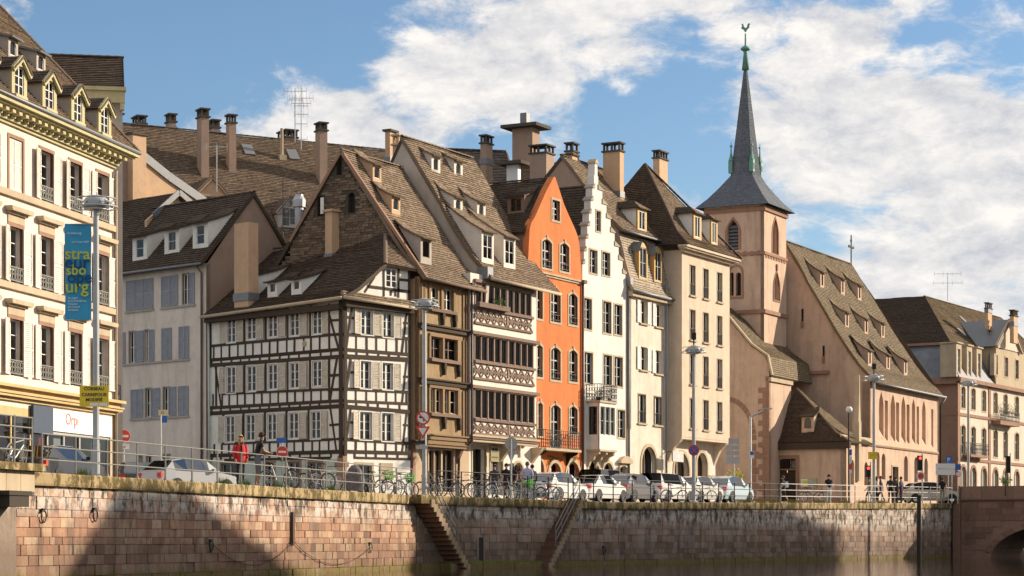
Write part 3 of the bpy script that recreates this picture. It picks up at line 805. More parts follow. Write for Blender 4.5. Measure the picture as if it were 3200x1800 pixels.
# taller wing behind, its tiled slope in shade
frw = Fr(383, 97, 80)
hw = House('rear_wing', 'tall rear wing with dark shaded tile roof behind the yellow dormers', 'house', frw)
zwe = frw.z(383, 272); uw0 = frw.u(70); pt = frw.side(383, 181, 0.0)
hw.wall([(uw0, -.3), (0, -.3), (0, zwe), (uw0, zwe)], GREYW)
ry = 2.0; rz = frw.z(380, 181, ry)
hw.roof([(uw0, ry, rz), (uw0, -.35, zwe-.1)], [(0.03, ry, rz), (.08, -.35, zwe-.1)], TILE_B)
hw.ridge((uw0, ry, rz), (.05, ry, rz), TILE_B)
hw.box('cornice', OCHRE, uw0, .1, -.3, .02, zwe-.75, zwe-.25)
hw.box('cornice_moulding', OCHRE, uw0, .16, -.42, .02, zwe-.24, zwe-.08)
for k in range(8): hw.box('bracket', OCHRE, -.1-k*.6, .08-k*.6, -.28, .02, zwe-1.05, zwe-.76)
hw.box('side_wall', GREYW, -.3, -.02, .3, 3.8, -.3, zwe+.1)
mb = MB(); mb.face([(-.02, -.3, zwe), (-.02, 4.2, zwe), (-.02, ry, rz)]); hw.mesh('gable_end', mb, GREYW)

# ------------------------------------------------------------------ half-timbered corner house
frL, frR = Fr(1072, 108.6, 132), Fr(1072, 108.6, 42)
h4 = House('half_timbered_house', 'white half-timbered corner house with dark oak beams and louvred shutters', 'house', frL)
R4 = h4.root
z64 = crop(640, 1200, 680/2576.)
uA = frL.u(655); uB = frR.u(1282)
LV = [((200, 795), (1110, 712), cE), ((200, 902), (1120, 825), cE), ((135, 947), (1140, 880), cE), ((200, 1163), (1000, 1130), cE),
      ((135, 1265), (1120, 1215), cE), ((160, 1310), (1130, 1255), cE), ((200, 710), (1390, 660), z64), ((90, 850), (1610, 800), z64), ((170, 900), (1530, 870), z64)]
lev = []
for a, b, c in LV:
    pa, pb = c(*a), c(*b); ua_, za_ = frL.on(*pa); ub_, zb_ = frL.on(*pb); lev.append((ua_, za_, ub_, zb_))
def zl(k, u):
    ua_, za_, ub_, zb_ = lev[k]; return za_+(zb_-za_)*(u-ua_)/(ub_-ua_)
LR = [(1570, 742, cE), (1560, 858, cE), (1560, 900, cE), (1560, 1145, cE), (1540, 1232, cE), (1560, 1290, cE), (2230, 690, z64), (2380, 820, z64), (2400, 890, z64)]
levR = []
for k, (x, y, c) in enumerate(LR):
    u, z = frR.on(*c(x, y)); levR.append((0, zl(k, 0), u, z))
def zR(k, u):
    ua_, za_, ub_, zb_ = levR[k]; return za_+(zb_-za_)*(u-ua_)/(ub_-ua_)
zeL, zeR = frL.z(641, 992), frL.z(1072, 932)         # eave heights
print('B4 eave', zeL, zeR, 'width', uA, uB, [round(zl(k, 0), 2) for k in range(9)], [round(zl(k, uA), 2) for k in range(9)])
def beam(fr, u0, z0, u1, z1, w=.16, name='timber_rail', proud=.035, mat=None, d=.10):
    z0 += random.uniform(-.018, .018); z1 += random.uniform(-.018, .018); u0 += random.uniform(-.012, .012); w *= random.uniform(.86, 1.16); proud *= random.uniform(.7, 1.2)
    a, b = Vector((u0, 0, z0)), Vector((u1, 0, z1)); dd = b-a; ang = atan2(dd.z, dd.x)
    return boxo(name, mat or TIMB, fr.M, ((u0+u1)/2, d/2-proud, (z0+z1)/2), (dd.length, d, w), R4, rot=Matrix.Rotation(-ang, 4, 'Y'))
for fr_, zf, ua, ub in ((frL, zl, uA, 0), (frR, zR, 0, uB)):
    L_ = fr_ is frL
    # windows
    if L_:
        WX = [((265, 330), (415, 485), (575, 645), (740, 810), (910, 980)), [(600, 775), (582, 752), (562, 735), (545, 725), (530, 712)], cE], \
             [((262, 330), (415, 485), (575, 645), (740, 808), (910, 980)), [(957, 1155), (950, 1143), (937, 1130), (925, 1120), (912, 1106)], cE], \
             [((248, 355), (488, 595), (742, 850), (997, 1110), (1258, 1372)), [(378, 690), (362, 672), (352, 665), (340, 650), (322, 650)], z64]
    else:
        WX = [((1275, 1365), (1440, 1520)), [(527, 715), (548, 735)], cE], [((1270, 1350), (1435, 1515)), [(915, 1122), (928, 1130)], cE], [((1832, 1978), (2092, 2230)), [(332, 660), (346, 678)], z64]
    cols_u = []
    for rowi, (xs, ys, c) in enumerate(WX):
        us = [[fr_.u(c(x, 0)[0]) for x in xx] for xx in xs]
        for xx, (a, b), (yt, yb) in zip(xs, us, ys):
            xm = (xx[0]+xx[1])/2; z1, z0 = fr_.z(*c(xm, yt)), fr_.z(*c(xm, yb))
            h4.win(a, b, z0, z1, fr=fr_, cols=2, rows=3, sur=WHITEF, st=.05, sp=.045, y=.05 if L_ else .14, fw=.07, cen=.1, mw=.025, curtain=.45)
            cols_u.append((a, b, z0, z1, rowi))
        # shutters
        for i, (a, b) in enumerate(us):
            z1 = [q for q in cols_u if q[4] == rowi][i][3]; z0 = [q for q in cols_u if q[4] == rowi][i][2]
            nxt = us[i+1][0] if i+1 < len(us) else (b+.75 if L_ else ub)
            sw_ = min((nxt-b)-.28, .62) if L_ else .46
            shutter(R4, fr_.M, b+.06, z0, sw_, z1-z0, SHUT4, 1, random.uniform(3, 9) if L_ else 4)
            if i == 0: shutter(R4, fr_.M, a-.06, z0, .46, z1-z0, SHUT4, -1, 4 if L_ else 8)
            elif not L_: shutter(R4, fr_.M, a-.06, z0, min(.30, (a-us[i-1][1])-.62), z1-z0, SHUT4, -1, 6)
            if L_:     # stout post left of each window
                top = zeR-.2 if rowi == 0 else zf(2 if rowi == 1 else 5, a)
                beam(fr_, a-.15, zf((0, 3, 6)[rowi], a), a-.15, top, .17, 'timber_post')
    # rails
    e0, e1 = ua, ub
    for k, wd in enumerate((.15, .15, .20, .14, .15, .20, .15, .18, .12)):
        x0, x1 = (e0, e1)
        if L_ and k in (3, 6): x0, x1 = ua+1.0, -.9
        if k == 8: x0, x1 = (ua+1.2, -.9) if L_ else (.75, ub)
        beam(fr_, x0, zf(k, x0), x1, zf(k, x1), wd, proud=.05 if k in (2, 5, 7) else .035)
    # short studs under the windows and joist ends between the double rails
    for (ka, kb, step, nm) in ((0, 1, .62, 'timber_stud'), (3, 4, .62, 'timber_stud'), (6, 7, .62, 'timber_stud'), (1, 2, .72, 'joist_end'), (4, 5, .72, 'joist_end'), (7, 8, .72, 'joist_end')):
        x0, x1 = (ua+.35, -1.0) if L_ else (.85, ub-.3)
        if nm == 'joist_end': x0, x1 = (ua+.2, -.15) if L_ else (.75 if ka == 7 else .2, ub-.1)
        n = int((x1-x0)/step)
        for q in range(n+1):
            x = x0+(x1-x0)*q/n+random.uniform(-.06, .06); beam(fr_, x, zf(kb, x), x, zf(ka, x), .11, nm, proud=.03)
    # corner bracing
    if L_:
        beam(fr_, -.95, zf(0, 0)+.95, -.30, zf(1, 0), .12, 'timber_brace'); beam(fr_, -.95, zf(4, 0), -.40, zf(2, 0), .12, 'timber_brace')
        beam(fr_, -.90, zf(5, 0), -.45, zf(7, 0), .12, 'timber_brace'); beam(fr_, ua+.45, zf(2, ua), ua+.95, zf(4, ua), .12, 'timber_brace')
        for kk in (0, 3, 6):
            zz = zf(kk, 0)+.72; beam(fr_, -.95, zz, -.12, zz, .12); beam(fr_, -.95, zf(kk, 0)+(.02 if kk else 0), -.12, zf(kk, 0), .12)
        beam(fr_, ua+.55, zf(2, ua)-.1, ua+.55, zf(4, ua), .12, 'timber_post'); beam(fr_, ua+.1, zeL-.3, ua+.1, zf(2, ua), .14, 'timber_post')
        beam(fr_, -.98, zf(2, 0), -.98, zf(4, 0), .11, 'timber_post'); beam(fr_, -.98, zeR-.2, -.98, zf(1, 0), .11, 'timber_post')
        beam(fr_, -.14, -.2+2.4, -.14, zeR-.1, .26, 'corner_post', proud=.06)
    else:
        beam(fr_, .62, zf(0, .6)+1.5, .2, zf(1, .2), .11, 'timber_brace'); beam(fr_, .55, zf(2, .6), .12, zf(4, .2), .11, 'timber_brace'); beam(fr_, .55, zf(5, .6), .12, zf(7, .2), .11, 'timber_brace')
        beam(fr_, ub-.25, zf(0, ub)+1.4, ub-.62, zf(1, ub), .11, 'timber_brace'); beam(fr_, ub-.25, zf(2, ub), ub-.6, zf(4, ub), .11, 'timber_brace'); beam(fr_, ub-.25, zf(5, ub), ub-.6, zf(7, ub), .11, 'timber_brace')
        for kk in (0, 3, 6):
            zz = zf(kk, 0)+.85; beam(fr_, .26, zz, .72, zz, .11); beam(fr_, ub-.5, zz, ub, zz, .11)
        beam(fr_, ub-.07, zf(8, ub), ub-.07, zeR, .14, 'timber_post'); beam(fr_, .12, 2.3, .12, zeR-.1, .22, 'corner_post', proud=.055)
# ground-storey openings, left side (pale mint) and right side
zg = zl(8, 0)-.25
for x0, x1, yt in ((200, 385, 940), (725, 820, 925), (985, 1125, 925), (1220, 1385, 925)):
    a, b = frL.u(z64(x0, 0)[0]), frL.u(z64(x1, 0)[0]); zt = frL.z(*z64((x0+x1)/2, yt))
    h4.win(a, b, .1, zt, fr=frL, cols=2, rows=2, sur=SAND, st=.12, sp=.03, fmat=GREYF, y=.12, sbot=False, curtain=.8)
a, b = frR.u(z64(1800, 0)[0]), frR.u(z64(1975, 0)[0]); zt = frR.z(*z64(1890, 960))
h4.win(a, b, -.1, zt, fr=frR, cols=2, rows=2, sur=SANDL, st=.14, sp=.03, y=.12, sbot=False, curtain=1)
a, b = frR.u(z64(2075, 0)[0]), frR.u(z64(2220, 0)[0]); h4.box('stone_panel', SANDL, a, b, -.05, .05, 1.2, frR.z(*z64(2150, 935)), fr=frR)
for k in range(9):
    for fr_, sg in ((frL, -1), (frR, 1)):
        w_ = (.62 if k % 2 else .38)+random.uniform(-.05, .05); x = (-w_, .0) if sg < 0 else (0, w_*.6)
        boxr('quoin', SAND if k % 3 else SANDL, fr_.M, x[0]-(.04 if sg > 0 else 0), x[1]+(.04 if sg < 0 else 0), -.045, .05, -.2+k*.28, .065+k*.28, R4)
h4.wall([(uA, zl(8, uA)-.06), (0, zl(8, 0)-.06), (0, zeR+.1), (uA, zeL+.1)], WHITE4, fr=frL, name='upper_wall', reveal=.2, zr=(2.4, 99))
h4.wall([(uA, -.4), (0, -.4), (0, zl(8, 0)-.06), (uA, zl(8, uA)-.06)], MINT, fr=frL, name='lower_wall', reveal=.2, zr=(-9, 2.4))
zw = zR(8, uB)-.06
h4.wall([(0.003, -.4), (uB, -.4), (uB, zeR+.1), (0.003, zeR+.1)], WHITE4, fr=frR, name='gable_wall_lower', reveal=.2)
# roof over the lane side, hipped towards the quay
over = .45; up_, zp_ = frR.on(*cE(1440, 192)); yr_e = -over
tL = (zp_-zeR)/(up_+over*.3)                          # pitch from the gable verge
tL = max(tL, .75)
rp = frL.slope(1204, 733, -over, zeR, tL)             # where the hip meets the ridge
rl = frL.slope(894, 766, -over, zeL, tL)
yr, zrg = rp.y, rp.z
print('B4 pitch', tL, 'ridge', rp, rl, 'gable pt', up_, zp_)
RL = uA-.1
topL = Vector((RL, yr, zrg-.1)); eL = Vector((RL, -over, zeL)); eR = Vector((.35, -over, zeR))
midy = up_; 
hipz = zp_+.05
verge_mid = Vector((.30, up_-.1, zp_+.05))
rpt = Vector((rp.x, yr, zrg))
prof = lambda A, B, k=.10: [A, A.lerp(B, .5)-Vector((0, 0, k*.6)), A.lerp(B, .8)-Vector((0, 0, k)), B]
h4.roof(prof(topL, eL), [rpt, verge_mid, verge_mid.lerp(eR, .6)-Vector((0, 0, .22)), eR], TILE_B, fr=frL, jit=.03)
# half hip (faces the quay, paler tiles for the sun): y in frL runs along the gable
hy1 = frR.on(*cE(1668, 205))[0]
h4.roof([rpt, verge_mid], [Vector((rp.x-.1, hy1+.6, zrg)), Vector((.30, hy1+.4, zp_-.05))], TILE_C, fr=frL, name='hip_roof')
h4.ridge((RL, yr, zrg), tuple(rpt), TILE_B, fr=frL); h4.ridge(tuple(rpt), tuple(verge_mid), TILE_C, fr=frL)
h4.gutter((RL, -over-.06, zeL-.05), (.4, -over-.06, zeR-.05), SANDL, .09, fr=frL)
h4.box('eave_board', TIMB, uA, .05, -.38, .02, min(zeL, zeR)-.34, min(zeL, zeR)-.06, fr=frL)
# pent strip under the gable
h4.roof([Vector((-.05, .03, zeR+.42)), Vector((-.35, -.42, zeR+.02))], [Vector((uB, .03, zeR+.28)), Vector((uB, -.42, zeR-.12))], TILE_C, fr=frR, name='pent_roof')
h4.gutter((-.4, -.48, zeR-.03), (uB, -.48, zeR-.17), SANDL, .07, fr=frR)
h4.box('eave_board', TIMB, -.05, uB, -.3, .02, zeR-.42, zeR-.14, fr=frR)
# gable triangle with its window
a, za = frR.on(*cE(1462, 358)); b, zb_ = frR.on(*cE(1550, 218))
gl = loop(a, b, za, zb_)
put('gable_wall', wall_mesh([(.35, zeR+.30), (uB, zeR+.25), (uB, zp_-.05), (up_, zp_), (up_*.62, zp_-1.05)], [gl], .25, .15, .03, 'gable_wall', WHITE4), frR.M, R4)
window_unit(R4, frR.M, a, b, za, zb_, 2, 3, y=.06, fw=.08)
beam(frR, a-.12, zeR+.35, a-.12, zp_-.05, .13, 'timber_post', proud=.0); beam(frR, b+.1, zeR+.35, b+.1, zp_-.05, .13, 'timber_post', proud=.0)
beam(frR, up_*.62, za-.05, uB, za-.08, .13, proud=.0); beam(frR, up_*.55, zeR+.45, up_*.8, zp_-.6, .1, 'timber_brace', proud=0); beam(frR, b+.1, (za+zb_)/2, uB, (za+zb_)/2, .12, proud=0)
beam(frR, uB-.08, zeR+.3, uB-.08, zp_-.1, .14, 'timber_post', proud=0)
for x in (.45, .8): beam(frR, a+(uB-a)*x*.5, zeR+.4, a+(uB-a)*x*.5, za-.1, .1, 'timber_stud', proud=0)
# little dormers with long catslide roofs
for x, y, w_, h_ in ((422, 425, .95, 1.05), (606, 402, .75, .62), (787, 382, .75, .62)):
    q = frL.slope(*cE(x, y), -over, (zeL+zeR)/2, tL)
    shed_dormer(h4, q.x, q.y, q.z-.05, w_, h_, tL, tL*.42, WHITE4, TILE_B, fr=frL, cols=1, rows=1, flare=False, fill=.55)
chimney(h4, frL, 114.5, 987, 1016, 1037, 656, 798, PEACH, 'slab', PEACH)
h4.pipe([(uA+.05, -.12, zeL-.2), (uA+.12, -.1, -.3)], .06, MINT, fr=frL)
# wall ornament: small round plaque between the upper windows
q = frL.on(*cE(850, 783)); mb = MB(); mb.lathe([(.16, 0), (.16, .03), (.10, .05)], n=14); put('plaque', mb.mesh('plaque', SANDL), frL.M @ Matrix.Translation((q[0], 0, q[1])) @ Matrix.Rotation(pi/2, 4, 'X'), R4)

# ------------------------------------------------------------------ house with blue-grey shutters in the side lane
h2 = House('lane_house', 'plain greige lane house with blue-grey shutters beside the half-timbered house', 'house', frL)
R2 = h2.root
u2b = frL.u(644); u2a = frL.u(330); ze2 = frL.z(646, 822)
zb2 = [(b, t) for b, t in ((frL.z(*cB(1345, 975)), frL.z(*cB(1345, 745))), (frL.z(*cB(1255, 1388)), frL.z(*cB(1255, 1148))), (frL.z(*cC(1385, 235)), frL.z(*cC(1385, 15))))]
rows2 = [(cB, 0, [(955, 1015, 's'), (1017, 1080, 's'), (1082, 1158, 's'), (1220, 1282, 's'), (1284, 1345, 's'), (1378, 1428, 'w'), (1432, 1470, 's'), (885, 905, 's')]),
         (cB, 1, [(895, 948, 's'), (975, 1022, 'w'), (1026, 1085, 's'), (1092, 1124, 'w'), (1127, 1166, 's'), (1222, 1260, 's'), (1261, 1298, 's'), (1352, 1390, 's'), (1391, 1428, 's')]),
         (cC, 2, [(990, 1034, 's'), (1036, 1082, 's'), (1098, 1144, 'w'), (1150, 1210, 's'), (1232, 1280, 'w'), (1284, 1332, 's'), (1348, 1385, 's'), (1386, 1424, 's')])]
for c, r, items in rows2:
    z0, z1 = zb2[r]
    for x0, x1, ty in items:
        a, b = frL.u(c(x0, 0)[0]), frL.u(c(x1, 0)[0])
        if ty == 'w': h2.win(a, b, z0, z1, cols=2, rows=2, sur=GREYW, st=.06, sp=.02, curtain=.6, fw=.06)
        else: put('shutter', shutter_mesh(b-a, z1-z0, SHUTB), frL.M @ Matrix.Translation((a, -.02, z0)), R2)
    for x0, x1 in ((items[0][0], items[2][1]), (items[3][0], items[-1][1] if items[-1][0] > 1000 else items[-2][1])):
        h2.box('sill_course', GREYW, frL.u(c(x0, 0)[0])-.08, frL.u(c(x1, 0)[0])+.08, -.07, .02, z0-.14, z0-.03)
for x0, x1 in ((860, 890), (1050, 1075), (1105, 1140), (1230, 1285)):
    h2.win(frL.u(cC(x0, 0)[0]), frL.u(cC(x1, 0)[0]), .8, frL.z(*cC(1070, 540)), cols=1, rows=2, sur=GREYW, st=.06, sp=.02)
h2.wall([(u2a, -.4), (u2b, -.4), (u2b, ze2), (u2a, ze2)], BEIGEG)
ya, za2 = frL.side(791, 604, u2b); t2 = (za2-ze2)/(ya+.4)
print('B2 gable', ya, za2, t2, 'eave', ze2)
h2.roof([(u2a, ya, za2), (u2a, -.45, ze2-.05)], [(u2b+.1, ya, za2+.04), (u2b+.1, -.45, ze2-.05)], TILE_B, jit=.02)
h2.roof([(u2b+.1, ya, za2+.04), (u2b+.1, ya*2+.4, ze2-.05)], [(u2a, ya, za2), (u2a, ya*2+.4, ze2-.05)], TILE_B)
h2.ridge((u2a, ya, za2+.03), (u2b+.1, ya, za2+.05), TILE_B)
mb = MB(); mb.face([(u2b, .3, 3), (u2b, 2*ya, 3), (u2b, 2*ya, ze2), (u2b, ya, za2-.1), (u2b, .0, ze2-.1), (u2b, 0, 3)]); h2.mesh('gable_wall', mb, PINKB)
h2.gutter((u2a, -.5, ze2-.08), (u2b+.1, -.5, ze2-.08), ZINC, .07)
h2.pipe([(u2b-.35, -.45, ze2-.1), (u2b-.28, -.08, ze2-.5), (u2b-.28, -.08, -.3)], .06, plain('brown_downpipe', (.16, .11, .09), .6))
for x, y in ((1055, 645), (1297, 592), (1512, 545)):
    q = frL.slope(*cB(x, y), -.45, ze2-.05, t2)
    shed_dormer(h2, q.x, q.y, q.z, 1.25, 1.35, t2, t2*.35, WHITE4, TILE_B, cols=1, rows=2, flare=False, fill=.5, over=.35)
o = chimney(h2, frL, 114, 701, 732, 776, 700, 922, PEACH, 'lead')
# ------------------------------------------------------------------ carved brown house
fr5 = Fr(1320, 113.5, 28.5)
h5 = House('carved_timber_house', 'narrow ochre-brown house with carved timber storeys and an old stone gable', 'house', fr5)
R5 = h5.root
u5 = fr5.u(1466); zg5 = gz(fr5.depth(2))
PR = .55                                                   # upper storeys jut over the street
f5 = Fr(th=28.5, O=fr5.w(0, -PR, 0).xy)                     # plane of the jutting storeys
def ux(c, x, fr=f5): return fr.u(c(x, 0)[0])
ze5 = f5.z(*cH(470, 88)); zj = [f5.z(*cH(330, 1255)), f5.z(*cH(330, 838)), f5.z(*cH(330, 428))]
u5b = ux(cH, 625); u5a = f5.u(1312)
OCH = plaster('carved_ochre_panel', (.37, .26, .15), .35, .5, (.16, .09, .03), 1.0)
groups = [[(345, 408, 112, 272), (455, 520, 132, 287)], [(345, 435, 497, 650), (450, 550, 512, 665)], [(343, 385, 882, 1058), (395, 437, 887, 1062), (448, 490, 892, 1066), (502, 552, 898, 1070)]]
for gi, g in enumerate(groups):
    for (x0, x1, yt, yb) in g:
        a, b = ux(cH, x0), ux(cH, x1); z1, z0 = f5.z(*cH((x0+x1)/2, yt)), f5.z(*cH((x0+x1)/2, yb))
        h5.win(a, b, z0, z1, fr=f5, cols=2 if gi < 2 else 1, rows=2, y=.16, fmat=BROWNF if gi == 1 else WHITEF, fw=.05, cen=.07, curtain=.5)
    za = min(f5.z(*cH((x0+x1)/2, yb)) for x0, x1, yt, yb in g); zt = max(f5.z(*cH((x0+x1)/2, yt)) for x0, x1, yt, yb in g)
    xa, xb = ux(cH, g[0][0])-.12, ux(cH, g[-1][1])+.12
    h5.box('window_sill', TIMB3, xa, xb, -.22, .05, za-.20, za-.04, fr=f5); h5.box('window_head', TIMB2, xa, xb, -.10, .05, zt+.03, zt+.18, fr=f5)
    xm = (ux(cH, g[len(g)//2-1][1])+ux(cH, g[len(g)//2][0]))/2
    for q in (xa+.06, xm, xb-.06): h5.box('carved_mullion', TIMB2, q-.09, q+.09, -.08, .05, za-.04, zt+.03, fr=f5)
    mb = MB()
    mb.prism([(-.11, 0), (.11, 0), (.11, -.28), (.06, -.36), (.06, -.62), (-.06, -.62), (-.06, -.36), (-.11, -.28)], -.20, .02); cm = mb.mesh('corbel', TIMB)
    for q in (xm, xb-.06): put('corbel', cm, f5.M @ Matrix.Translation((q, 0, za-.21)), R5)
    for q in (u5a+.18, u5a+.42, u5b-.42, u5b-.14): h5.box('carved_pilaster', TIMB2, q-.08, q+.08, -.07, .05, zj[2-gi]+.18 if gi < 3 else 0, zt+.05, fr=f5)
    zb_ = zj[2-gi]
    mb = MB(); mb.box(u5a-.12, u5b+.08, -.16, .05, zb_-.05, zb_+.16); mb.box(u5a-.18, u5b+.1, -.26, .05, zb_+.16, zb_+.24)
    if gi == 2: mb.box(u5a-.05, u5b+.05, -.08, .05, zb_-.28, zb_-.05); mb.box(u5a, u5b, .0, .3, zb_-.42, zb_-.28)
    h5.mesh('jetty_beam', mb, TIMB2 if gi == 2 else TIMB)
    for o in [R5.children[-1]]: pass
for o in list(R5.children):
    if o.name.startswith('jetty_beam'): o.matrix_basis = WM[R5.name].inverted() @ f5.M; WM[o.name] = f5.M.copy()
h5.wall([(u5a, zj[0]-.1), (u5b, zj[0]-.1), (u5b, ze5+.1), (u5a, ze5+.1)], OCH, fr=f5, name='timber_front', reveal=.25)
h5.box('corner_strip', SAND, u5b+.01, u5b+.30, -.10, .3, zj[0]-.1, ze5, fr=f5)
# side wall facing left; rough brown render
h5.box('side_wall', plaster('tan_side_render', (.44, .29, .17), .1, .25), u5a, u5a+.3, .02, 9, zj[0]-.1, ze5, fr=f5)
h5.box('side_wall', SAND, u5a+.25, u5a+.5, PR, 9, -.3, zj[0]-.1, fr=f5)
# ground storey
gw = [(335, 378), (388, 430), (440, 500)]
for k, (x0, x1) in enumerate(((225, 298), (312, 405), (425, 590))):
    cc = crop(1290, 1180, 410/1916.); a, b = fr5.u(cc(x0, 0)[0]), fr5.u(cc(x1, 0)[0])
    h5.win(a, b, zg5+.55, fr5.z(*cc((x0+x1)/2, 1062)), cols=2, rows=1, sur=SANDL, st=.07, sp=.04, fmat=BROWNF, fw=.05, cen=.06)
h5.wall([(u5a+.5, -.3), (u5, -.3), (u5, zj[0]-.12), (u5a+.5, zj[0]-.12)], plaster('tan_ground_render', (.50, .37, .25), .1, .25))
mb = MB(); mb.prism([(0, 0), (.55, 0), (.55, .12), (.42, .2), (.3, .5), (.12, .85), (0, 1.1)], -.12, .12)
for q in (.05, u5b-.1): put('bracket', mb.mesh('bracket', TIMB3), f5.M @ Matrix.Translation((q, PR, zj[0]-.1)) @ Matrix.Rotation(-pi/2, 4, 'Z') @ Matrix.Scale(-1, 4, (0, 0, 1)), R5)
# roof: long slope to the quay, stone gable on the left
g0 = u5a; ya, za = fr5.side(1068, 470, g0); yl, zl_ = fr5.side(908, 752, g0)
t5 = (za-ze5)/(ya+PR+.35); print('B5 apex', ya, za, 'pitch', t5, 'rear foot', yl, zl_)
bell = lambda A, B, k=.35: [Vector(A), Vector(A).lerp(Vector(B), .45)-Vector((0, 0, k*.5)), Vector(A).lerp(Vector(B), .75)-Vector((0, 0, k)), Vector(B)]
EY = -PR-.45
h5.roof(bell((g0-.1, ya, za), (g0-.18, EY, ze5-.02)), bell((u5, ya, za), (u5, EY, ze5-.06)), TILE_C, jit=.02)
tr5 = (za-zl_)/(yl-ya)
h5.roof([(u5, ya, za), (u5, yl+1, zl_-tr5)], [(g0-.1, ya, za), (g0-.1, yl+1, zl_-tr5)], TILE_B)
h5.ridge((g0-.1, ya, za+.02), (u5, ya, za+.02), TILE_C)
# gable of coursed rubble: single stones near the eye, bonded in rows
gp = Fr(th=fr5.th+90, O=fr5.w(g0, 0, 0).xy)                  # local x runs outwards (towards the quay) = -y of fr5
def in_g(y, z):
    if y > ya: return z < za-(y-ya)*tr5-.12
    return z < za-(ya-y)*t5-.12
gz0 = 12.0
nb_, rows_ = 0, []
rg = random.Random(3); z = gz0; stones = []
while z < za:
    hh = rg.uniform(.105, .165); y = -0.4
    while y < yl+.6:
        w_ = rg.uniform(.20, .50)
        if in_g(y, z+hh*.7) and in_g(y+w_, z+hh*.7): stones.append((y, y+w_, z, z+hh))
        y += w_
    z += hh
wins5 = [(cD(1108, 648), .34, .95), (cD(1202, 925), .42, 1.05), (cD(968, 950), .42, 1.05)]
wl5 = []
for p, w_, hh in wins5:
    y, zz = fr5.side(*p, g0); wl5.append((y-w_/2, y+w_/2, zz-hh/2, zz+hh/2))
stones = [s for s in stones if not any(s[1] > a-.02 and s[0] < b+.02 and s[3] > c-.02 and s[2] < d+.02 for a, b, c, d in wl5)]
prof_g = [(-.2, 3), (-yl, 3), (-yl, zl_-.1), (-ya, za-.1), (-.2, za-.1-(ya-.2)*t5)]
gw_ = put('gable_wall', wall_mesh(prof_g, [loop(-b, -a, c, d, 'round') for a, b, c, d in wl5], .3, .28, .02, 'gable_wall', plain('dark_mortar', (.07, .055, .04), .95)), gp.M, R5)
stones.sort(key=lambda s: -(s[1]-s[0])*(s[3]-s[2])); mbs = MB()
for k, s_ in enumerate(stones):
    pr = rg.uniform(.01, .06); g = .010
    if k < 300: boxr('stone', BRICKG, gp.M, -s_[1]+g, -s_[0]-g, .02-pr, .05, s_[2]+g, s_[3]-g, gw_)
    else: mbs.box(-s_[1]+g, -s_[0]-g, .02-pr, .05, s_[2]+g, s_[3]-g)
if mbs.v: put('small_stones', mbs.mesh('small_stones', BRICKG), gp.M, gw_, kind='stuff')
for a, b, c, d in wl5: boxr('gable_opening', DARK, gp.M, -b, -a, .29, .3, c, d, R5)
a, b, c, d = wl5[2]; boxr('open_shutter', WHITEF, gp.M, -b+.24, -b+.44, -.03, .0, c+.1, d-.1, R5)
for (A, B) in (((g0-.04, ya, za), (g0-.04, EY, ze5)), ((g0-.04, ya, za), (g0-.04, yl, zl_))):
    mb = MB(); mb.bar(Vector(A)-Vector((0, 0, .06)), Vector(B)-Vector((0, 0, .06)), .16, .16); h5.mesh('verge_board', mb, TILE_C if False else SAND)
for c, x, y, w_, h_, wm in ((cD, 1397, 745, .85, .85, GOLDF), (cD, 1540, 985, .85, .85, PEACH), (cG, 318, 1108, 1.1, 1.15, TIMB3), ):
    q = fr5.slope(*c(x, y), EY, ze5, t5)
    shed_dormer(h5, q.x, q.y, q.z-.12, w_, h_, t5, t5*.38, PEACH if wm is not TIMB3 else GREYW, TILE_C, fmat=BROWNF if wm is TIMB3 else WHITEF, arch=wm is not TIMB3, rows=1)
h5.gutter((u5a-.2, EY-.05, ze5-.06), (u5, EY-.05, ze5-.1), TIMB3, .08)

# ------------------------------------------------------------------ gallery house
h6 = House('gallery_house', 'white house with three glazed timber galleries and crossed brown aprons', 'house', fr5)
R6 = h6.root; f6 = Fr(th=28.5, O=fr5.w(0, -.75, 0).xy)
u6a, u6b = f6.u(1470), f6.u(1676); ze6 = f6.z(*cH(900, 78)); zg6 = gz(fr5.depth(9))
B6W = plaster('gallery_white', (.76, .68, .60), .05, .1)
bands = [dict(L=(685, 97, 288), R=(1108, 150, 305), ap=((655, 292, 388), (1105, 322, 432)), beam=None),
         dict(L=(680, 492, 680), R=(1122, 542, 706), ap=((670, 702, 800), (1120, 735, 842)), beam=((650, 462), (1130, 512))),
         dict(L=(680, 905, 1112), R=(1130, 928, 1130), ap=((670, 1142, 1226), (1130, 1160, 1236)), beam=((650, 872), (1150, 902)))]
TIMB3L = timber('pinkish_grey_post', (.30, .22, .18), .15)
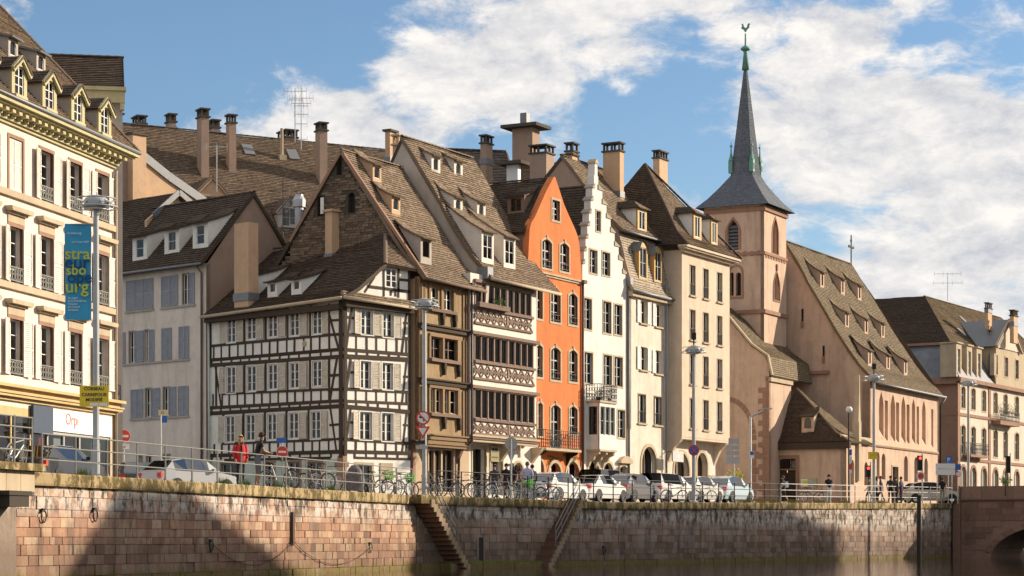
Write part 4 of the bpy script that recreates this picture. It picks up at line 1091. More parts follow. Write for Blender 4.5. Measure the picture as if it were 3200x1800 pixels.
for bi, bd in enumerate(bands):
    a, b = ux(cH, bd['L'][0], f6), ux(cH, bd['R'][0], f6)
    zt = (f6.z(*cH(bd['L'][0], bd['L'][1]))+f6.z(*cH(bd['R'][0], bd['R'][1])))/2
    zb_ = (f6.z(*cH(bd['L'][0], bd['L'][2]))+f6.z(*cH(bd['R'][0], bd['R'][2])))/2
    am = a+(b-a)*.555
    for (p, q, n) in ((a, am-.08, 5), (am+.08, b, 4)):
        for k in range(n):
            x0, x1 = p+(q-p)*k/n+.055, p+(q-p)*(k+1)/n-.055
            h6.win(x0, x1, zb_, zt, fr=f6, cols=1, rows=1, y=.03, fmat=TIMB3, fw=.045, curtain=.2, back=.6)
        for k in range(n+1):
            x = p+(q-p)*k/n; h6.box('gallery_post', TIMB3L, x-.04, x+.04, -.05, .01, zb_-.02, zt+.02, fr=f6)
    h6.box('gallery_post', TIMB3L, am-.06, am+.06, -.08, .01, zb_-.75, zt+.04, fr=f6)
    h6.box('gallery_sill', TIMB3, a-.1, b+.1, -.16, .05, zb_-.17, zb_-.025, fr=f6); h6.box('gallery_head', TIMB3, a-.12, b+.12, -.14, .05, zt+.025, zt+.19, fr=f6)
    a1 = (f6.z(*cH(bd['ap'][0][0], bd['ap'][0][1]))+f6.z(*cH(bd['ap'][1][0], bd['ap'][1][1])))/2-.02
    a0 = (f6.z(*cH(bd['ap'][0][0], bd['ap'][0][2]))+f6.z(*cH(bd['ap'][1][0], bd['ap'][1][2])))/2
    a1 = min(a1, zb_-.18)
    # apron: fretted panels over a white board
    for (p, q, n) in ((a-.05, am-.09, 5), (am+.09, b+.05, 4)):
        w_ = (q-p)/n; hh = a1-a0; key = ('lat', round(w_, 2), round(hh, 2))
        if key not in UNIT:
            mb = MB(); t = .075
            mb.bar((0, 0, 0), (w_, 0, hh), t, .05, up=(0, 1, 0)); mb.bar((w_, -.004, 0), (0, -.004, hh), t, .05, up=(0, 1, 0))
            mb.box(w_/2-.13, w_/2+.13, -.03, .02, hh/2-.13, hh/2+.13); mb.box(-.05, .05, -.034, .02, hh*.30, hh*.70)
            for sx in (.2, .8):
                for sz_ in (.5,): mb.box(w_*sx-.07, w_*sx+.07, -.028, .02, hh*sz_-.06, hh*sz_+.06)
            UNIT[key] = mb.mesh('apron_fretwork', TIMB3)
        for k in range(n): put('apron_panel', UNIT[key], f6.M @ Matrix.Translation((p+w_*k, -.045, a0)), R6)
        h6.box('apron_rail', TIMB3, p-.05, q+.05, -.10, .02, a0-.11, a0+.01, fr=f6); h6.box('apron_board', B6W, p, q, -.025, .02, a0, a1, fr=f6)
    if bd['beam']:
        zz = (f6.z(*cH(*bd['beam'][0]))+f6.z(*cH(*bd['beam'][1])))/2
        h6.box('floor_beam', TIMB3, u6a-.05, u6b+.1, -.2, .02, zz-.13, zz+.04, fr=f6)
zlow = f6.z(*cH(900, 1300)); zlo2 = f6.z(*cH(900, 1245))
for k in range(3): h6.box('moulded_beam', SANDL if k != 1 else TIMB3, u6a-.06, u6b+.06, -.20+.07*k, .3, zlo2-(k+1)*(zlo2-zlow)/3+.02, zlo2-k*(zlo2-zlow)/3, fr=f6)
h6.wall([(u6a, zlo2), (u6b, zlo2), (u6b, ze6+.15), (u6a, ze6+.15)], B6W, fr=f6, reveal=.5, thick=.6)
h6.box('side_cheek', B6W, u6b-.25, u6b, .6, 1.2, zlow, ze6, fr=f6)
h6.pipe([(u6a-.02, -.1, ze6-.4), (u6a-.02, -.1, zlow), (u6a-.15, .6, zlow-.6), (u6a-.15, .7, 0)], .07, plain('dark_bronze_pipe', (.07, .05, .045), .5), fr=f6)
# ground floor: doorway, hanging shop sign, small window, shop arch
cc = crop(1380, 1350, 360/2087.)
for x0, x1, yt, nm, kd in ((555, 800, 290, 'door', 'rect'), (880, 1100, 270, 'win', 'rect'), (1290, 1480, 555, 'arch', 'round')):
    a, b = fr5.u(cc(x0, 0)[0]), fr5.u(cc(x1, 0)[0]); zt = fr5.z(*cc((x0+x1)/2, yt))
    h6.win(a, b, zg6+(0.0 if nm != 'win' else .4), zt, cols=1 if nm == 'door' else 2, rows=1 if nm == 'door' else 2, kind=kd, sur=SANDL, st=.12, sp=.04, y=.3, fmat=GREYF, sbot=False, curtain=.7)
a, b = fr5.u(cc(1375, 0)[0]), fr5.u(cc(1430, 0)[0]); h6.win(a, b, fr5.z(*cc(1400, 465)), fr5.z(*cc(1400, 365)), cols=1, rows=1, y=.15, curtain=0)
h6.wall([(fr5.u(1466), -.3), (fr5.u(1690), -.3), (fr5.u(1690), zlow+.1), (fr5.u(1466), zlow+.1)], B6W, name='ground_wall', reveal=.32, thick=.35)
for x in (1080, 1640): 
    a = fr5.u(cc(x, 0)[0]); mb = MB(); mb.prism([(0, 0), (.72, 0), (.6, .22), (.28, .55), (0, .9)], -.14, .14)
    put('bracket', mb.mesh('bracket', SANDL), fr5.M @ Matrix.Translation((a, 0, zlow+.0)) @ Matrix.Rotation(-pi/2, 4, 'Z') @ Matrix.Scale(-1, 4, (0, 0, 1)), R6)
sg = thing('hanging_shop_sign', 'small olive-green lettered board hanging under the gallery house', 'sign', fr5.M)
a, b = fr5.u(cc(885, 0)[0], -.5), fr5.u(cc(1035, 0)[0], -.5); z0, z1 = fr5.z(*cc(960, 540), -.5), fr5.z(*cc(960, 340), -.5)
boxr('board', plain('olive_board', (.22, .18, .05), .6), fr5.M, a, b, -.53, -.47, z0, z1, sg)
for k in range(3): boxr('lettering_band', SIGNK, fr5.M, a+.1, b-.1, -.535, -.531, z0+.2+k*.32, z0+.28+k*.32, sg)
mb = MB(); mb.bar(((a+b)/2, -.5, z1), ((a+b)/2, -.5, z1+.5), .03); put('hanger', mb.mesh('hanger', IRON), fr5.M, sg)
# roof
u6L, u6R = fr5.u(1477), fr5.u(1690)
EY6 = -.75-.42; yA, zA = fr5.side(1270, 444, u6L); t6 = (zA-ze6)/(yA-EY6); print('B6 apex', yA, zA, t6, 'ze', ze6)
zA2 = fr5.side(1465, 480, u6R)[1]; yA2 = fr5.side(1465, 480, u6R)[0]; print('B6 right apex', yA2, zA2)
yA = (yA+yA2)/2; zA = (zA+zA2)/2; t6 = (zA-ze6)/(yA-EY6)
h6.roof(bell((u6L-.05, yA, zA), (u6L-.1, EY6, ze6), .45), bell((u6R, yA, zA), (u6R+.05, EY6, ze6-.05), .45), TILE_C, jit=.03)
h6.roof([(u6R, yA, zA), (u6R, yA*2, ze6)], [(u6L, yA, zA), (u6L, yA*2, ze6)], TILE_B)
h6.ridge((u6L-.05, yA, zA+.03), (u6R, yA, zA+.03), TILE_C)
gpl = Fr(th=fr5.th+90, O=fr5.w(u6L+.02, 0, 0).xy)
b6 = bell((0, yA, zA), (0, EY6+.3, ze6+.2), .45)
put('gable_wall', wall_mesh([(-p.y, p.z-.14) for p in reversed(b6)]+[(-(yA*2-.2), ze6), (-(yA*2-.2), 6), (.5, 6)], [], .3, .1, 0, 'gable_wall', plaster('pale_gable_render', (.56, .47, .39), .08, .25)), gpl.M, R6)
mb = MB(); mb.box(-.25, .35, EY6+.1, EY6+.75, ze6-.05, ze6+.6); put('lead_box', mb.mesh('lead_box', ZINC), fr5.M @ Matrix.Translation((u6L, 0, 0)), R6)
for x, y, w_, h_, cl, rw in ((392, 462, .95, .95, 1, 1), (562, 500, .95, .95, 1, 1), (560, 778, .95, .95, 1, 1), (735, 812, .95, .95, 1, 1), (783, 1148, 1.35, 1.75, 2, 2), (948, 1186, 1.35, 1.75, 2, 2)):
    q = fr5.slope(*cG(x, y), EY6, ze6, t6)
    q = fr5.slope(*cG(x, y), EY6, ze6-.3*(1 if y > 1000 else .8), t6)
    shed_dormer(h6, q.x, q.y, q.z, w_, h_, t6, t6*(.40 if cl == 1 else .46), B6W, TILE_C, cols=cl, rows=rw, fmat=WHITEF, arch=cl == 1, fill=.55 if cl == 1 else .72)
h6.gutter((u6L-.1, EY6-.06, ze6-.06), (u6R+.1, EY6-.06, ze6-.1), SANDL, .09)
chimney(h6, fr5, 122, *[cG(x, 0)[0] for x in (65, 112, 172)], cG(0, 165)[1], cG(0, 545)[1], PEACH, 'pots', PEACH, extra=2)
chimney(h6, fr5, 126, *[cG(x, 0)[0] for x in (8, 45, 92)], cG(0, 128)[1], cG(0, 345)[1], PEACH, 'slab', extra=2)
chimney(h6, fr5, 130, *[cG(x, 0)[0] for x in (205, 250, 310)], cG(0, 212)[1], cG(0, 260)[1], PEACH, 'slab', extra=2)
# flower box on the top gallery
fb = thing('flower_box', 'weathered flower box with green plants on the top gallery', 'planter', f6.M)
a, b = ux(cH, 668, f6), ux(cH, 900, f6); z0 = f6.z(*cH(780, 283))
boxr('trough', TIMB3, f6.M, a, b, -.45, -.2, z0, z0+.26, fb)
def leaves(mb, c, r, n, sz, rng, flat=1.0):
    for k in range(n):
        v = Vector((rng.gauss(0, 1), rng.gauss(0, 1), rng.gauss(0, 1)*flat)); v = v.normalized()*r*rng.random()**.4
        p = Vector(c)+Vector((v.x, v.y, v.z*flat)); a1 = Vector((rng.uniform(-1, 1), rng.uniform(-1, 1), rng.uniform(-.5, 1))).normalized(); b1 = a1.orthogonal().normalized()
        s_ = sz*rng.uniform(.6, 1.3); mb.face([p, p+a1*s_+b1*s_*.35, p+a1*s_*2, p+a1*s_-b1*s_*.35])
rl_ = random.Random(5); mb = MB(); am = ux(cH, 840, f6)
leaves(mb, (am, -.33, z0+.42), .34, 150, .06, rl_); leaves(mb, (am-.35, -.33, z0+.36), .2, 60, .05, rl_)
put('foliage', mb.mesh('foliage', LEAFG, fix=False), f6.M, fb)
# ------------------------------------------------------------------ orange gabled house
fr7 = fr5.sub(1649, .35)
h7 = House('orange_gabled_house', 'bright orange house with a steep swept gable and iron balcony', 'house', fr7)
R7 = h7.root; W7 = fr7.u(1818); zg7 = gz(fr7.depth(2))
def rect7(c, x0, x1, yt, yb, fr=None):
    fr = fr or fr7; xm = (x0+x1)/2; return fr.u(c(x0, 0)[0]), fr.u(c(x1, 0)[0]), fr.z(*c(xm, yb)), fr.z(*c(xm, yt))
for c, x0, x1, yt, yb, kd in ((cG, 1268, 1325, 668, 818, 'rect'), (cG, 1192, 1265, 962, 1178, 'seg'), (cG, 1327, 1395, 992, 1204, 'seg'),
                              (cH, 1258, 1330, 138, 378, 'seg'), (cH, 1394, 1458, 165, 398, 'seg'), (cH, 1148, 1195, 122, 352, 'rect'),
                              (cH, 1258, 1330, 572, 815, 'seg'), (cH, 1396, 1458, 592, 828, 'seg'), (cH, 1150, 1195, 552, 792, 'seg'),
                              (cH, 1258, 1330, 1005, 1330, 'seg'), (cH, 1398, 1458, 1016, 1225, 'seg'), (cH, 1160, 1196, 988, 1238, 'seg')):
    a, b, z0, z1 = rect7(c, x0, x1, yt, yb)
    h7.win(a, b, z0, z1, kind=kd, cols=2, rows=3, transom=.62, sur=SANDL, st=.13, sp=.035, y=.16, fmat=GREYF, curtain=.3)
    if kd == 'seg':
        h7.box('keystone', SANDL, (a+b)/2-.07, (a+b)/2+.07, -.07, .02, z1+.02, z1+.24)
        if z1-z0 < 2.6:
            mb = MB(); railing_bars(mb, (a, .02, 0), (b, .02, 0), z0+.12, z0+.42, 4, .012); put('window_guard', mb.mesh('window_guard', IRON), fr7.M, R7)
c17 = crop(1700, 1380, 360/2087.)
for x0, x1, yt in ((85, 308, 385), (405, 640, 365)):
    a, b, z0, z1 = rect7(c17, x0, x1, yt, 700); h7.win(a, b, zg7+.1, z1, kind='round', cols=2, rows=2, sur=SANDL, st=.2, sp=.05, y=.3, fmat=WHITEF, sbot=False, fw=.05, curtain=0)
a, b, z0, z1 = rect7(cc, 1640, 1850, 480, 900); h7.win(a, b, zg7+.3, z1, kind='round', cols=2, rows=2, sur=SANDL, st=.16, sp=.05, y=.25, sbot=False, fw=.05, curtain=0)
gp7 = [(1080, 1190), (1100, 880), (1112, 835), (1135, 800), (1180, 700), (1228, 590), (1283, 488), (1293, 492), (1325, 590), (1360, 700), (1400, 790), (1443, 885), (1465, 945), (1476, 1010), (1484, 1250)]
out7 = [fr7.on(*cG(x, y)) for x, y in gp7]; out7[0] = (0, out7[0][1]); out7[-1] = (W7, out7[-1][1])
h7.wall([(W7, -.3)]+list(reversed(out7))+[(0, -.3)], ORANGE, reveal=.2, thick=.4)
zs7 = fr7.z(*cG(1290, 1238)); mb = MB(); mb.box(-.02, W7+.04, -.16, .02, zs7-.04, zs7+.06); mb.box(-.02, W7+.02, -.08, .02, zs7-.16, zs7-.04)
h7.mesh('string_course', mb, SANDL)
zh7 = fr7.z(*cG(1290, 845)); 
ap7 = out7[6]; apu = (out7[6][0]+out7[7][0])/2; apz = ap7[1]-.12; Ln = 12
lz = out7[1][1]; lu = out7[1][0]
h7.roof([(apu, Ln, apz), (lu-.25, Ln, lz-.2)], [(apu, .25, apz), (lu-.25, .25, lz-.2)], TILE_B)
ru, rz_ = out7[11]; h7.roof([(apu, .25, apz), (ru+.5, .25, rz_-.4)], [(apu, Ln, apz), (ru+.5, Ln, rz_-.4)], TILE_B)
h7.ridge((apu, .4, apz+.05), (apu, Ln, apz+.05), TILE_B)
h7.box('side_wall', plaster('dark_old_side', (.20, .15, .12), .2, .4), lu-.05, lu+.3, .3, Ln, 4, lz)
q = fr7.ray(*cG(995, 770)); tside = (apz-(lz-.2))/(apu-(lu-.25))
o_, r_ = q; k_ = (apz-tside*(apu-o_.x)-o_.z)/(r_.z-tside*r_.x); pp = o_+r_*k_
frs7 = Fr(th=fr7.th+90, O=fr7.w(pp.x, pp.y, 0).xy)
shed_dormer(h7, 0, 0, pp.z, 1.1, 1.0, tside, tside*.35, TIMB3, TILE_B, fr=frs7, cols=2, rows=1, fmat=BROWNF, flare=False)
# balcony
b7 = thing('iron_balcony', 'wrought iron balcony on the orange house', 'balcony', fr7.M)
yb7 = -.85; a, b = fr7.u(cH(1225, 0)[0], yb7), fr7.u(cH(1490, 0)[0], yb7); zb7 = fr7.z(*cH(1360, 1335), yb7)
boxr('slab', SANDL, fr7.M, a, b, yb7, .0, zb7-.14, zb7, b7)
mb = MB(); zt_ = zb7+1.02
railing_bars(mb, (a, yb7+.04, 0), (b, yb7+.04, 0), zb7+.06, zt_, 16, .012, True); put('front_railing', mb.mesh('front_railing', IRON), fr7.M, b7)
for x in (a, b):
    mb = MB(); railing_bars(mb, (x, yb7+.04, 0), (x, -.02, 0), zb7+.06, zt_, 6, .012); put('side_railing', mb.mesh('side_railing', IRON), fr7.M, b7)
for x in (a+.25, b-.3):
    mb = MB(); mb.prism([(0, 0), (.8, 0), (.7, -.14), (.3, -.3), (.1, -.7), (0, -.8)], -.04, .04); put('bracket', mb.mesh('bracket', IRON), fr7.M @ Matrix.Translation((x, 0, zb7-.15)) @ Matrix.Rotation(-pi/2, 4, 'Z'), b7)
# climbing plant over the shop arches
cp = thing('climbing_vine', 'thin leafy vine trained over the arches of the orange house', 'plant', fr7.M)
rv = random.Random(8); mb = MB(); ms = MB()
for (x0, y0, x1, y1) in ((60, 260, 330, 330), (330, 250, 560, 300), (140, 300, 60, 420), (560, 290, 480, 400)):
    p0, p1 = fr7.on(*c17(x0, y0)), fr7.on(*c17(x1, y1))
    ms.bar((p0[0], -.06, p0[1]), (p1[0], -.06, p1[1]), .025)
    for k in range(8):
        f_ = k/7; leaves(mb, (p0[0]+(p1[0]-p0[0])*f_, -.1, p0[1]+(p1[1]-p0[1])*f_), .12, 9, .05, rv)
put('stem', ms.mesh('stem', TIMB), fr7.M, cp); put('foliage', mb.mesh('foliage', LEAFG, fix=False), fr7.M, cp)
h7.pipe([(W7-.02, -.1, fr7.z(1818, cG(0, 1290)[1])), (W7-.02, -.1, zg7)], .07, plain('dark_red_pipe', (.12, .05, .04), .5))
h7.box('eaves_bracket', TIMB3, W7-.25, W7+.15, -.3, .0, zs7-.1, zs7+.1)

# ------------------------------------------------------------------ white stepped-gable house
fr8 = fr5.sub(1820, .35)
h8 = House('stepped_gable_house', 'white house with a tall stepped gable and corner oriel', 'house', fr8)
R8 = h8.root; W8 = fr8.u(1958); zg8 = gz(fr8.depth(2))
for c, x0, x1, yt, yb, cl in ((cJ, 152, 184, 508, 658, 1), (cJ, 102, 158, 802, 975, 2), (cJ, 197, 254, 820, 992, 2), (cJ, 60, 116, 1168, 1398, 2), (cJ, 203, 263, 1192, 1428, 2), (cJ, 288, 345, 1215, 1440, 2),
                              (cK, 62, 124, 368, 600, 2), (cK, 208, 268, 388, 612, 2), (cK, 289, 349, 402, 622, 2), (cK, 313, 368, 802, 1010, 2)):
    a, b, z0, z1 = rect7(c, x0, x1, yt, yb, fr8)
    h8.win(a, b, z0, z1, cols=cl, rows=3, transom=.62 if z1-z0 > 1.9 else None, sur=SANDL, st=.1, sp=.03, y=.14, fmat=GREYF, curtain=.3)
    if z1-z0 > 1.9 and x0 != 62:
        mb = MB(); railing_bars(mb, (a, .0, 0), (b, .0, 0), z0+.10, z0+.34, 3, .012); put('window_guard', mb.mesh('window_guard', IRON), fr8.M, R8)
for x0, x1, yt in ((790, 1000, 355), (1065, 1250, 385)):
    a, b, z0, z1 = rect7(c17, x0, x1, yt, 700, fr8); h8.win(a, b, zg8+.1, z1, kind='round', cols=2, rows=2, sur=SANDL, st=.18, sp=.05, y=.3, sbot=False, fmat=BROWNF, curtain=.3)
a, b, z0, z1 = rect7(c17, 1360, 1500, 440, 700, fr8); h8.win(a, b, zg8, z1, kind='seg', cols=1, rows=2, sur=SANDL, st=.16, sp=.08, y=.3, sbot=False, fmat=BROWNF, curtain=0)
mb = MB(); mb.prism(loop(a-.3, b+.3, z1+.15, z1+.6, 'seg'), -.3, .0); h8.mesh('door_hood', mb, SANDL)
COPG = plaster('grey_coping_stone', (.40, .35, .28), .12, .4)
# stepped outline: half-width shrinks step by step
zsh = fr8.z(*cJ(345, 975)); zap = fr8.z(*cJ(155, 150)); uap = fr8.u(cJ(152, 0)[0]); n8 = 7
zst = [zsh+(fr8.z(*cJ(150, 240))-zsh)*k/n8 for k in range(n8+1)]
le = [0+(uap-.28)*k/n8 for k in range(n8+1)]; re = [W8-(W8-uap-.28)*k/n8 for k in range(n8+1)]
o8 = [(0, -.3), (W8, -.3)]
for k in range(n8): o8 += [(re[k], zst[k]), (re[k+1], zst[k])] if k else [(W8, zst[0]), (re[1], zst[0])]
o8 += [(re[n8], zst[n8]), (uap+.2, zst[n8]), (uap+.16, zap), (uap-.16, zap), (uap-.2, zst[n8]), (le[n8], zst[n8])]
for k in range(n8-1, -1, -1): o8 += [(le[k+1], zst[k]), (le[k], zst[k])]
cl8 = [o8[0]]
for p in o8[1:]:
    if (Vector(p)-Vector(cl8[-1])).length > 1e-4: cl8.append(p)
h8.wall(cl8, WHITE8, reveal=.18, thick=.45)
for k in range(n8):
    for e_, sg_ in ((le, -1), (re, 1)):
        x0, x1 = sorted((e_[k], e_[k+1])); mb = MB(); 
        mb.prism([(x0-.06, zst[k]), (x1+.06, zst[k]), (x1+.06, zst[k]+(.30 if sg_ < 0 else .06)), (x0-.06, zst[k]+(.06 if sg_ < 0 else .30))], -.06, .55); h8.mesh('gable_coping', mb, COPG)
mb = MB(); mb.prism([(uap-.2, zap), (uap+.2, zap), (uap+.2, zap+.12), (uap, zap+.3), (uap-.2, zap+.12)], -.05, .5); h8.mesh('gable_finial', mb, SANDL)
h8.roof([(uap, 11, zst[n8]-.5), (0, 11, zsh-.2)], [(uap, .45, zst[n8]-.5), (0, .45, zsh-.2)], TILE_B)
h8.roof([(uap, .45, zst[n8]-.5), (W8, .45, zsh-.2)], [(uap, 11, zst[n8]-.5), (W8, 11, zsh-.2)], TILE_B)
h8.box('side_wall', GREYW, 0.01, .3, .46, 11, 4, zsh-.2); h8.box('side_wall', GREYW, W8-.3, W8-.01, .46, 11, 4, zsh-.2)
# oriel with balcony on top
oy = -.85; oa, ob = fr8.u(cK(178, 0)[0], oy)-.0, fr8.u(cK(300, 0)[0], oy); oa0 = fr8.u(1828, -.0)
z0, z1 = fr8.z(*cK(180, 1095), oy), fr8.z(*cK(180, 742), oy)
ow0, ow1 = fr8.z(*cK(240, 990), oy), fr8.z(*cK(240, 778), oy)
fo = Fr(th=28.5, O=fr8.w(oa, oy, 0).xy); wo = ob-oa; OW = WHITE8
h8o = House.__new__(House); h8o.fr = fo; h8o.root = R8; h8o.holes = {}
for k in range(3):
    x0 = .08+(wo-.16)*k/3; h8o.win(x0+.03, x0+(wo-.16)/3-.03, ow0, ow1, cols=1, rows=2, fmat=GREYF, y=.1, curtain=.4, back=.3)
h8o.wall([(0, z0), (wo, z0), (wo, z1), (0, z1)], OW, name='oriel_front', thick=.12, reveal=.1)
fs = Fr(th=fo.th+90, O=fo.O); h8s = House.__new__(House); h8s.fr = fs; h8s.root = R8; h8s.holes = {}
h8s.win(-.72, -.16, ow0, ow1, cols=1, rows=3, fmat=BROWNF, y=.05, curtain=.8, back=.3)
h8s.wall([(-.85, z0), (-.002, z0), (-.002, z1), (-.85, z1)], OW, name='oriel_side', thick=.12, reveal=.06)
h8o.box('oriel_side', OW, wo-.12, wo-.002, .13, .85, z0, z1); h8o.box('oriel_slab', SANDL, -.08, wo+.08, -.08, .85, z1+.002, z1+.12); h8o.box('oriel_slab', SANDL, -.06, wo+.06, -.06, .85, z0-.12, z0-.002)
for k in range(3):
    mb = MB(); mb.prism([(0, 0), (.8, 0), (.8, -.16), (.5, -.3), (.42, -.5), (.2, -.6), (.12, -.85), (0, -.95)], -.1, .1); put('oriel_corbel', mb.mesh('oriel_corbel', SANDL), fo.M @ Matrix.Translation((.12+(wo-.24)*k/2, .85, z0-.125)) @ Matrix.Rotation(-pi/2, 4, 'Z'), R8)
bal = thing('planted_balcony', 'black iron balcony with dark potted plants on the white oriel', 'balcony', fo.M)
mb = MB(); zt_ = z1+1.1; railing_bars(mb, (-.05, -.05, 0), (wo+.05, -.05, 0), z1+.16, zt_, 11, .013, True); put('front_railing', mb.mesh('front_railing', IRON), fo.M, bal)
for x in (-.05, wo+.05):
    mb = MB(); railing_bars(mb, (x, -.05, 0), (x, .83, 0), z1+.16, zt_, 5, .013, True); put('side_railing', mb.mesh('side_railing', IRON), fo.M, bal)
for k, x in enumerate((.2, .55, wo-.5)):
    pt = thing('potted_plant', ('dark bushy potted plant at the left of the oriel balcony', 'low dark potted plant in the middle of the oriel balcony', 'spindly potted plant at the right of the oriel balcony')[k], 'plant', fo.M @ Matrix.Translation((x, .2, z1+.12)), 'balcony pots')
    mb = MB(); mb.lathe([(.09, 0), (.13, .22)], n=10); put('pot', mb.mesh('pot', TIMB), WM[pt.name], pt)
    mb = MB(); leaves(mb, (0, 0, .45), (.28, .2, .24)[k], 70, .06, rl_); put('foliage', mb.mesh('foliage', plain('dark_leaf%d' % k, (.03, .045, .015), .8), fix=False), WM[pt.name], pt)
h8.pipe([(W8+.1, -.12, zsh-.6), (W8+.1, -.12, zg8)], .07); mb = MB(); mb.prism([(-.14, 0), (.14, 0), (.22, .35), (.22, .5), (-.22, .5), (-.22, .35)], -.3, .0); put('hopper', mb.mesh('hopper', ZINC), fr8.M @ Matrix.Translation((W8+.1, -.02, zsh-.7)), R8)

# ------------------------------------------------------------------ mansard house
fr9 = fr5.sub(1966, .2)
h9 = House('mansard_house', 'pale beige house with mansard roof and white shutters', 'house', fr9)
R9 = h9.root; W9 = fr9.u(2088); zg9 = gz(fr9.depth(2)); ze9 = fr9.z(*cJ(600, 1150))
for c, x0, x1, yt, yb in ((cJ, 484, 536, 1182, 1355), (cJ, 600, 650, 1212, 1382), (cK, 484, 536, 325, 500), (cK, 597, 647, 352, 528)):
    a, b, z0, z1 = rect7(c, x0, x1, yt, yb, fr9); h9.win(a, b, z0, z1, cols=2, rows=2, sill=SANDL, shut=SHUTW, sw=.5, sang=(2, 5), y=.2, curtain=.6)
for x0, x1, yt, yb in ((468, 526, 682, 900), (587, 644, 700, 915)):
    a, b, z0, z1 = rect7(cK, x0, x1, yt, yb, fr9); h9.win(a, b, z0, z1, cols=2, rows=1, sill=SANDL, sur=SANDL, st=.07, sp=.02, y=.18, curtain=.6)
    mb = MB(); railing_bars(mb, (a, .02, 0), (b, .02, 0), z0+.06, z0+.75, 6, .012); put('window_guard', mb.mesh('window_guard', IRON), fr9.M, R9)
a, b, z0, z1 = rect7(cI, 972, 1092, 462, 730, fr9); h9.win(a+.1, b-.1, zg9, z1-.1, kind='round', cols=2, rows=2, sur=SANDL, st=.22, sp=.05, y=.35, sbot=False, fmat=TIMB3, curtain=.6)
h9.wall([(0, -.3), (W9, -.3), (W9, ze9), (0, ze9)], BEIGE9, reveal=.3, thick=.4)
zm9 = fr9.z(*cJ(520, 722), .75); ym = .75
h9.roof(bell((-.02, ym, zm9), (-.1, -.35, ze9), .5), bell((W9+.3, ym, zm9), (W9+.3, -.35, ze9), .5), TILE_M, jit=.02)
h9.gutter((-.1, -.4, ze9-.06), (W9+.3, -.4, ze9-.06), ZINC, .09); h9.box('eave_cornice', SANDL, -.05, W9+.2, -.28, .02, ze9-.35, ze9-.06)
mb = MB(); mb.prism([(.3, ze9-.1), (-ym-.0, zm9+.0), (-ym-9, zm9), (-ym-9, 5), (.0, 5), (0, ze9-.1)], 0, .3); put('side_wall', mb.mesh('side_wall', PINKB), Fr(th=fr9.th+90, O=fr9.w(.0, 0, 0).xy).M, R9)
for x0, x1, yt, yb in ((482, 530, 790, 1005), (597, 640, 825, 1028)):
    xm = (x0+x1)/2; a, z0 = fr9.on(*cJ(x0, yb), .0); b, z1 = fr9.on(*cJ(x1, yt), .0); w_ = b-a
    me = wall_mesh(loop(a-.16, b+.16, z0-.1, z1+.35, 'round'), [loop(a, b, z0, z1)], .3, .12, -.02, 'dormer', GOLDF)
    d_ = put('dormer', me, fr9.M, R9); window_unit(d_, fr9.M, a, b, z0, z1, 2, 2, y=.05, fmat=GREYF, panepar=d_, fw=.05, cen=.06)
    mb = MB(); pts = [(( a+b)/2+(w_/2+.22)*cos(pi*k/10), z1+.35-(w_/2+.16)+(w_/2+.22)*sin(pi*k/10)) for k in range(11)]
    for p, q in zip(pts, pts[1:]): mb.face([(p[0], -.14, p[1]), (q[0], -.14, q[1]), (q[0], 1.2, q[1]), (p[0], 1.2, p[1])])
    put('dormer_roof', mb.mesh('dormer_roof', ZINC), fr9.M, d_)
    mb = MB(); mb.box(a-.155, a-.1, .1, 1.1, z0-.1, z1-.1); mb.box(b+.1, b+.155, .1, 1.1, z0-.1, z1-.1); put('cheek', mb.mesh('cheek', ZINC), fr9.M, d_)
# upper roof
zu9 = zm9+.12; t9 = 1.15; yk = fr9.slope(*cJ(165, 178), ym-.4, zu9, t9); print('B9 ridge', yk, 'zm', zm9, ze9)
yrr = max(yk.y, 2.5); zrr = zu9+t9*(yrr-ym+.4)
h9.roof(bell((-.05, yrr, zrr), (-.1, ym-.4, zu9), .25), bell((W9+.4, yrr, zrr), (W9+.4, ym-.4, zu9), .25), TILE_C, jit=.02)
h9.ridge((-.05, yrr, zrr), (W9+.4, yrr, zrr), TILE_B)
h9.roof([(W9+.4, yrr, zrr), (W9+.4, yrr*2, zu9)], [(-.05, yrr, zrr), (-.05, yrr*2, zu9)], TILE_B)
mb = MB(); mb.prism([(-ym+.1, zu9-.1), (-yrr, zrr-.15), (-yrr*2, zu9)], 0, .2); put('gable_wall', mb.mesh('gable_wall', PINKB), Fr(th=fr9.th+90, O=fr9.w(.02, 0, 0).xy).M, R9)
h9.gutter((-.1, ym-.45, zu9-.05), (W9+.2, ym-.45, zu9-.05), ZINC, .07)

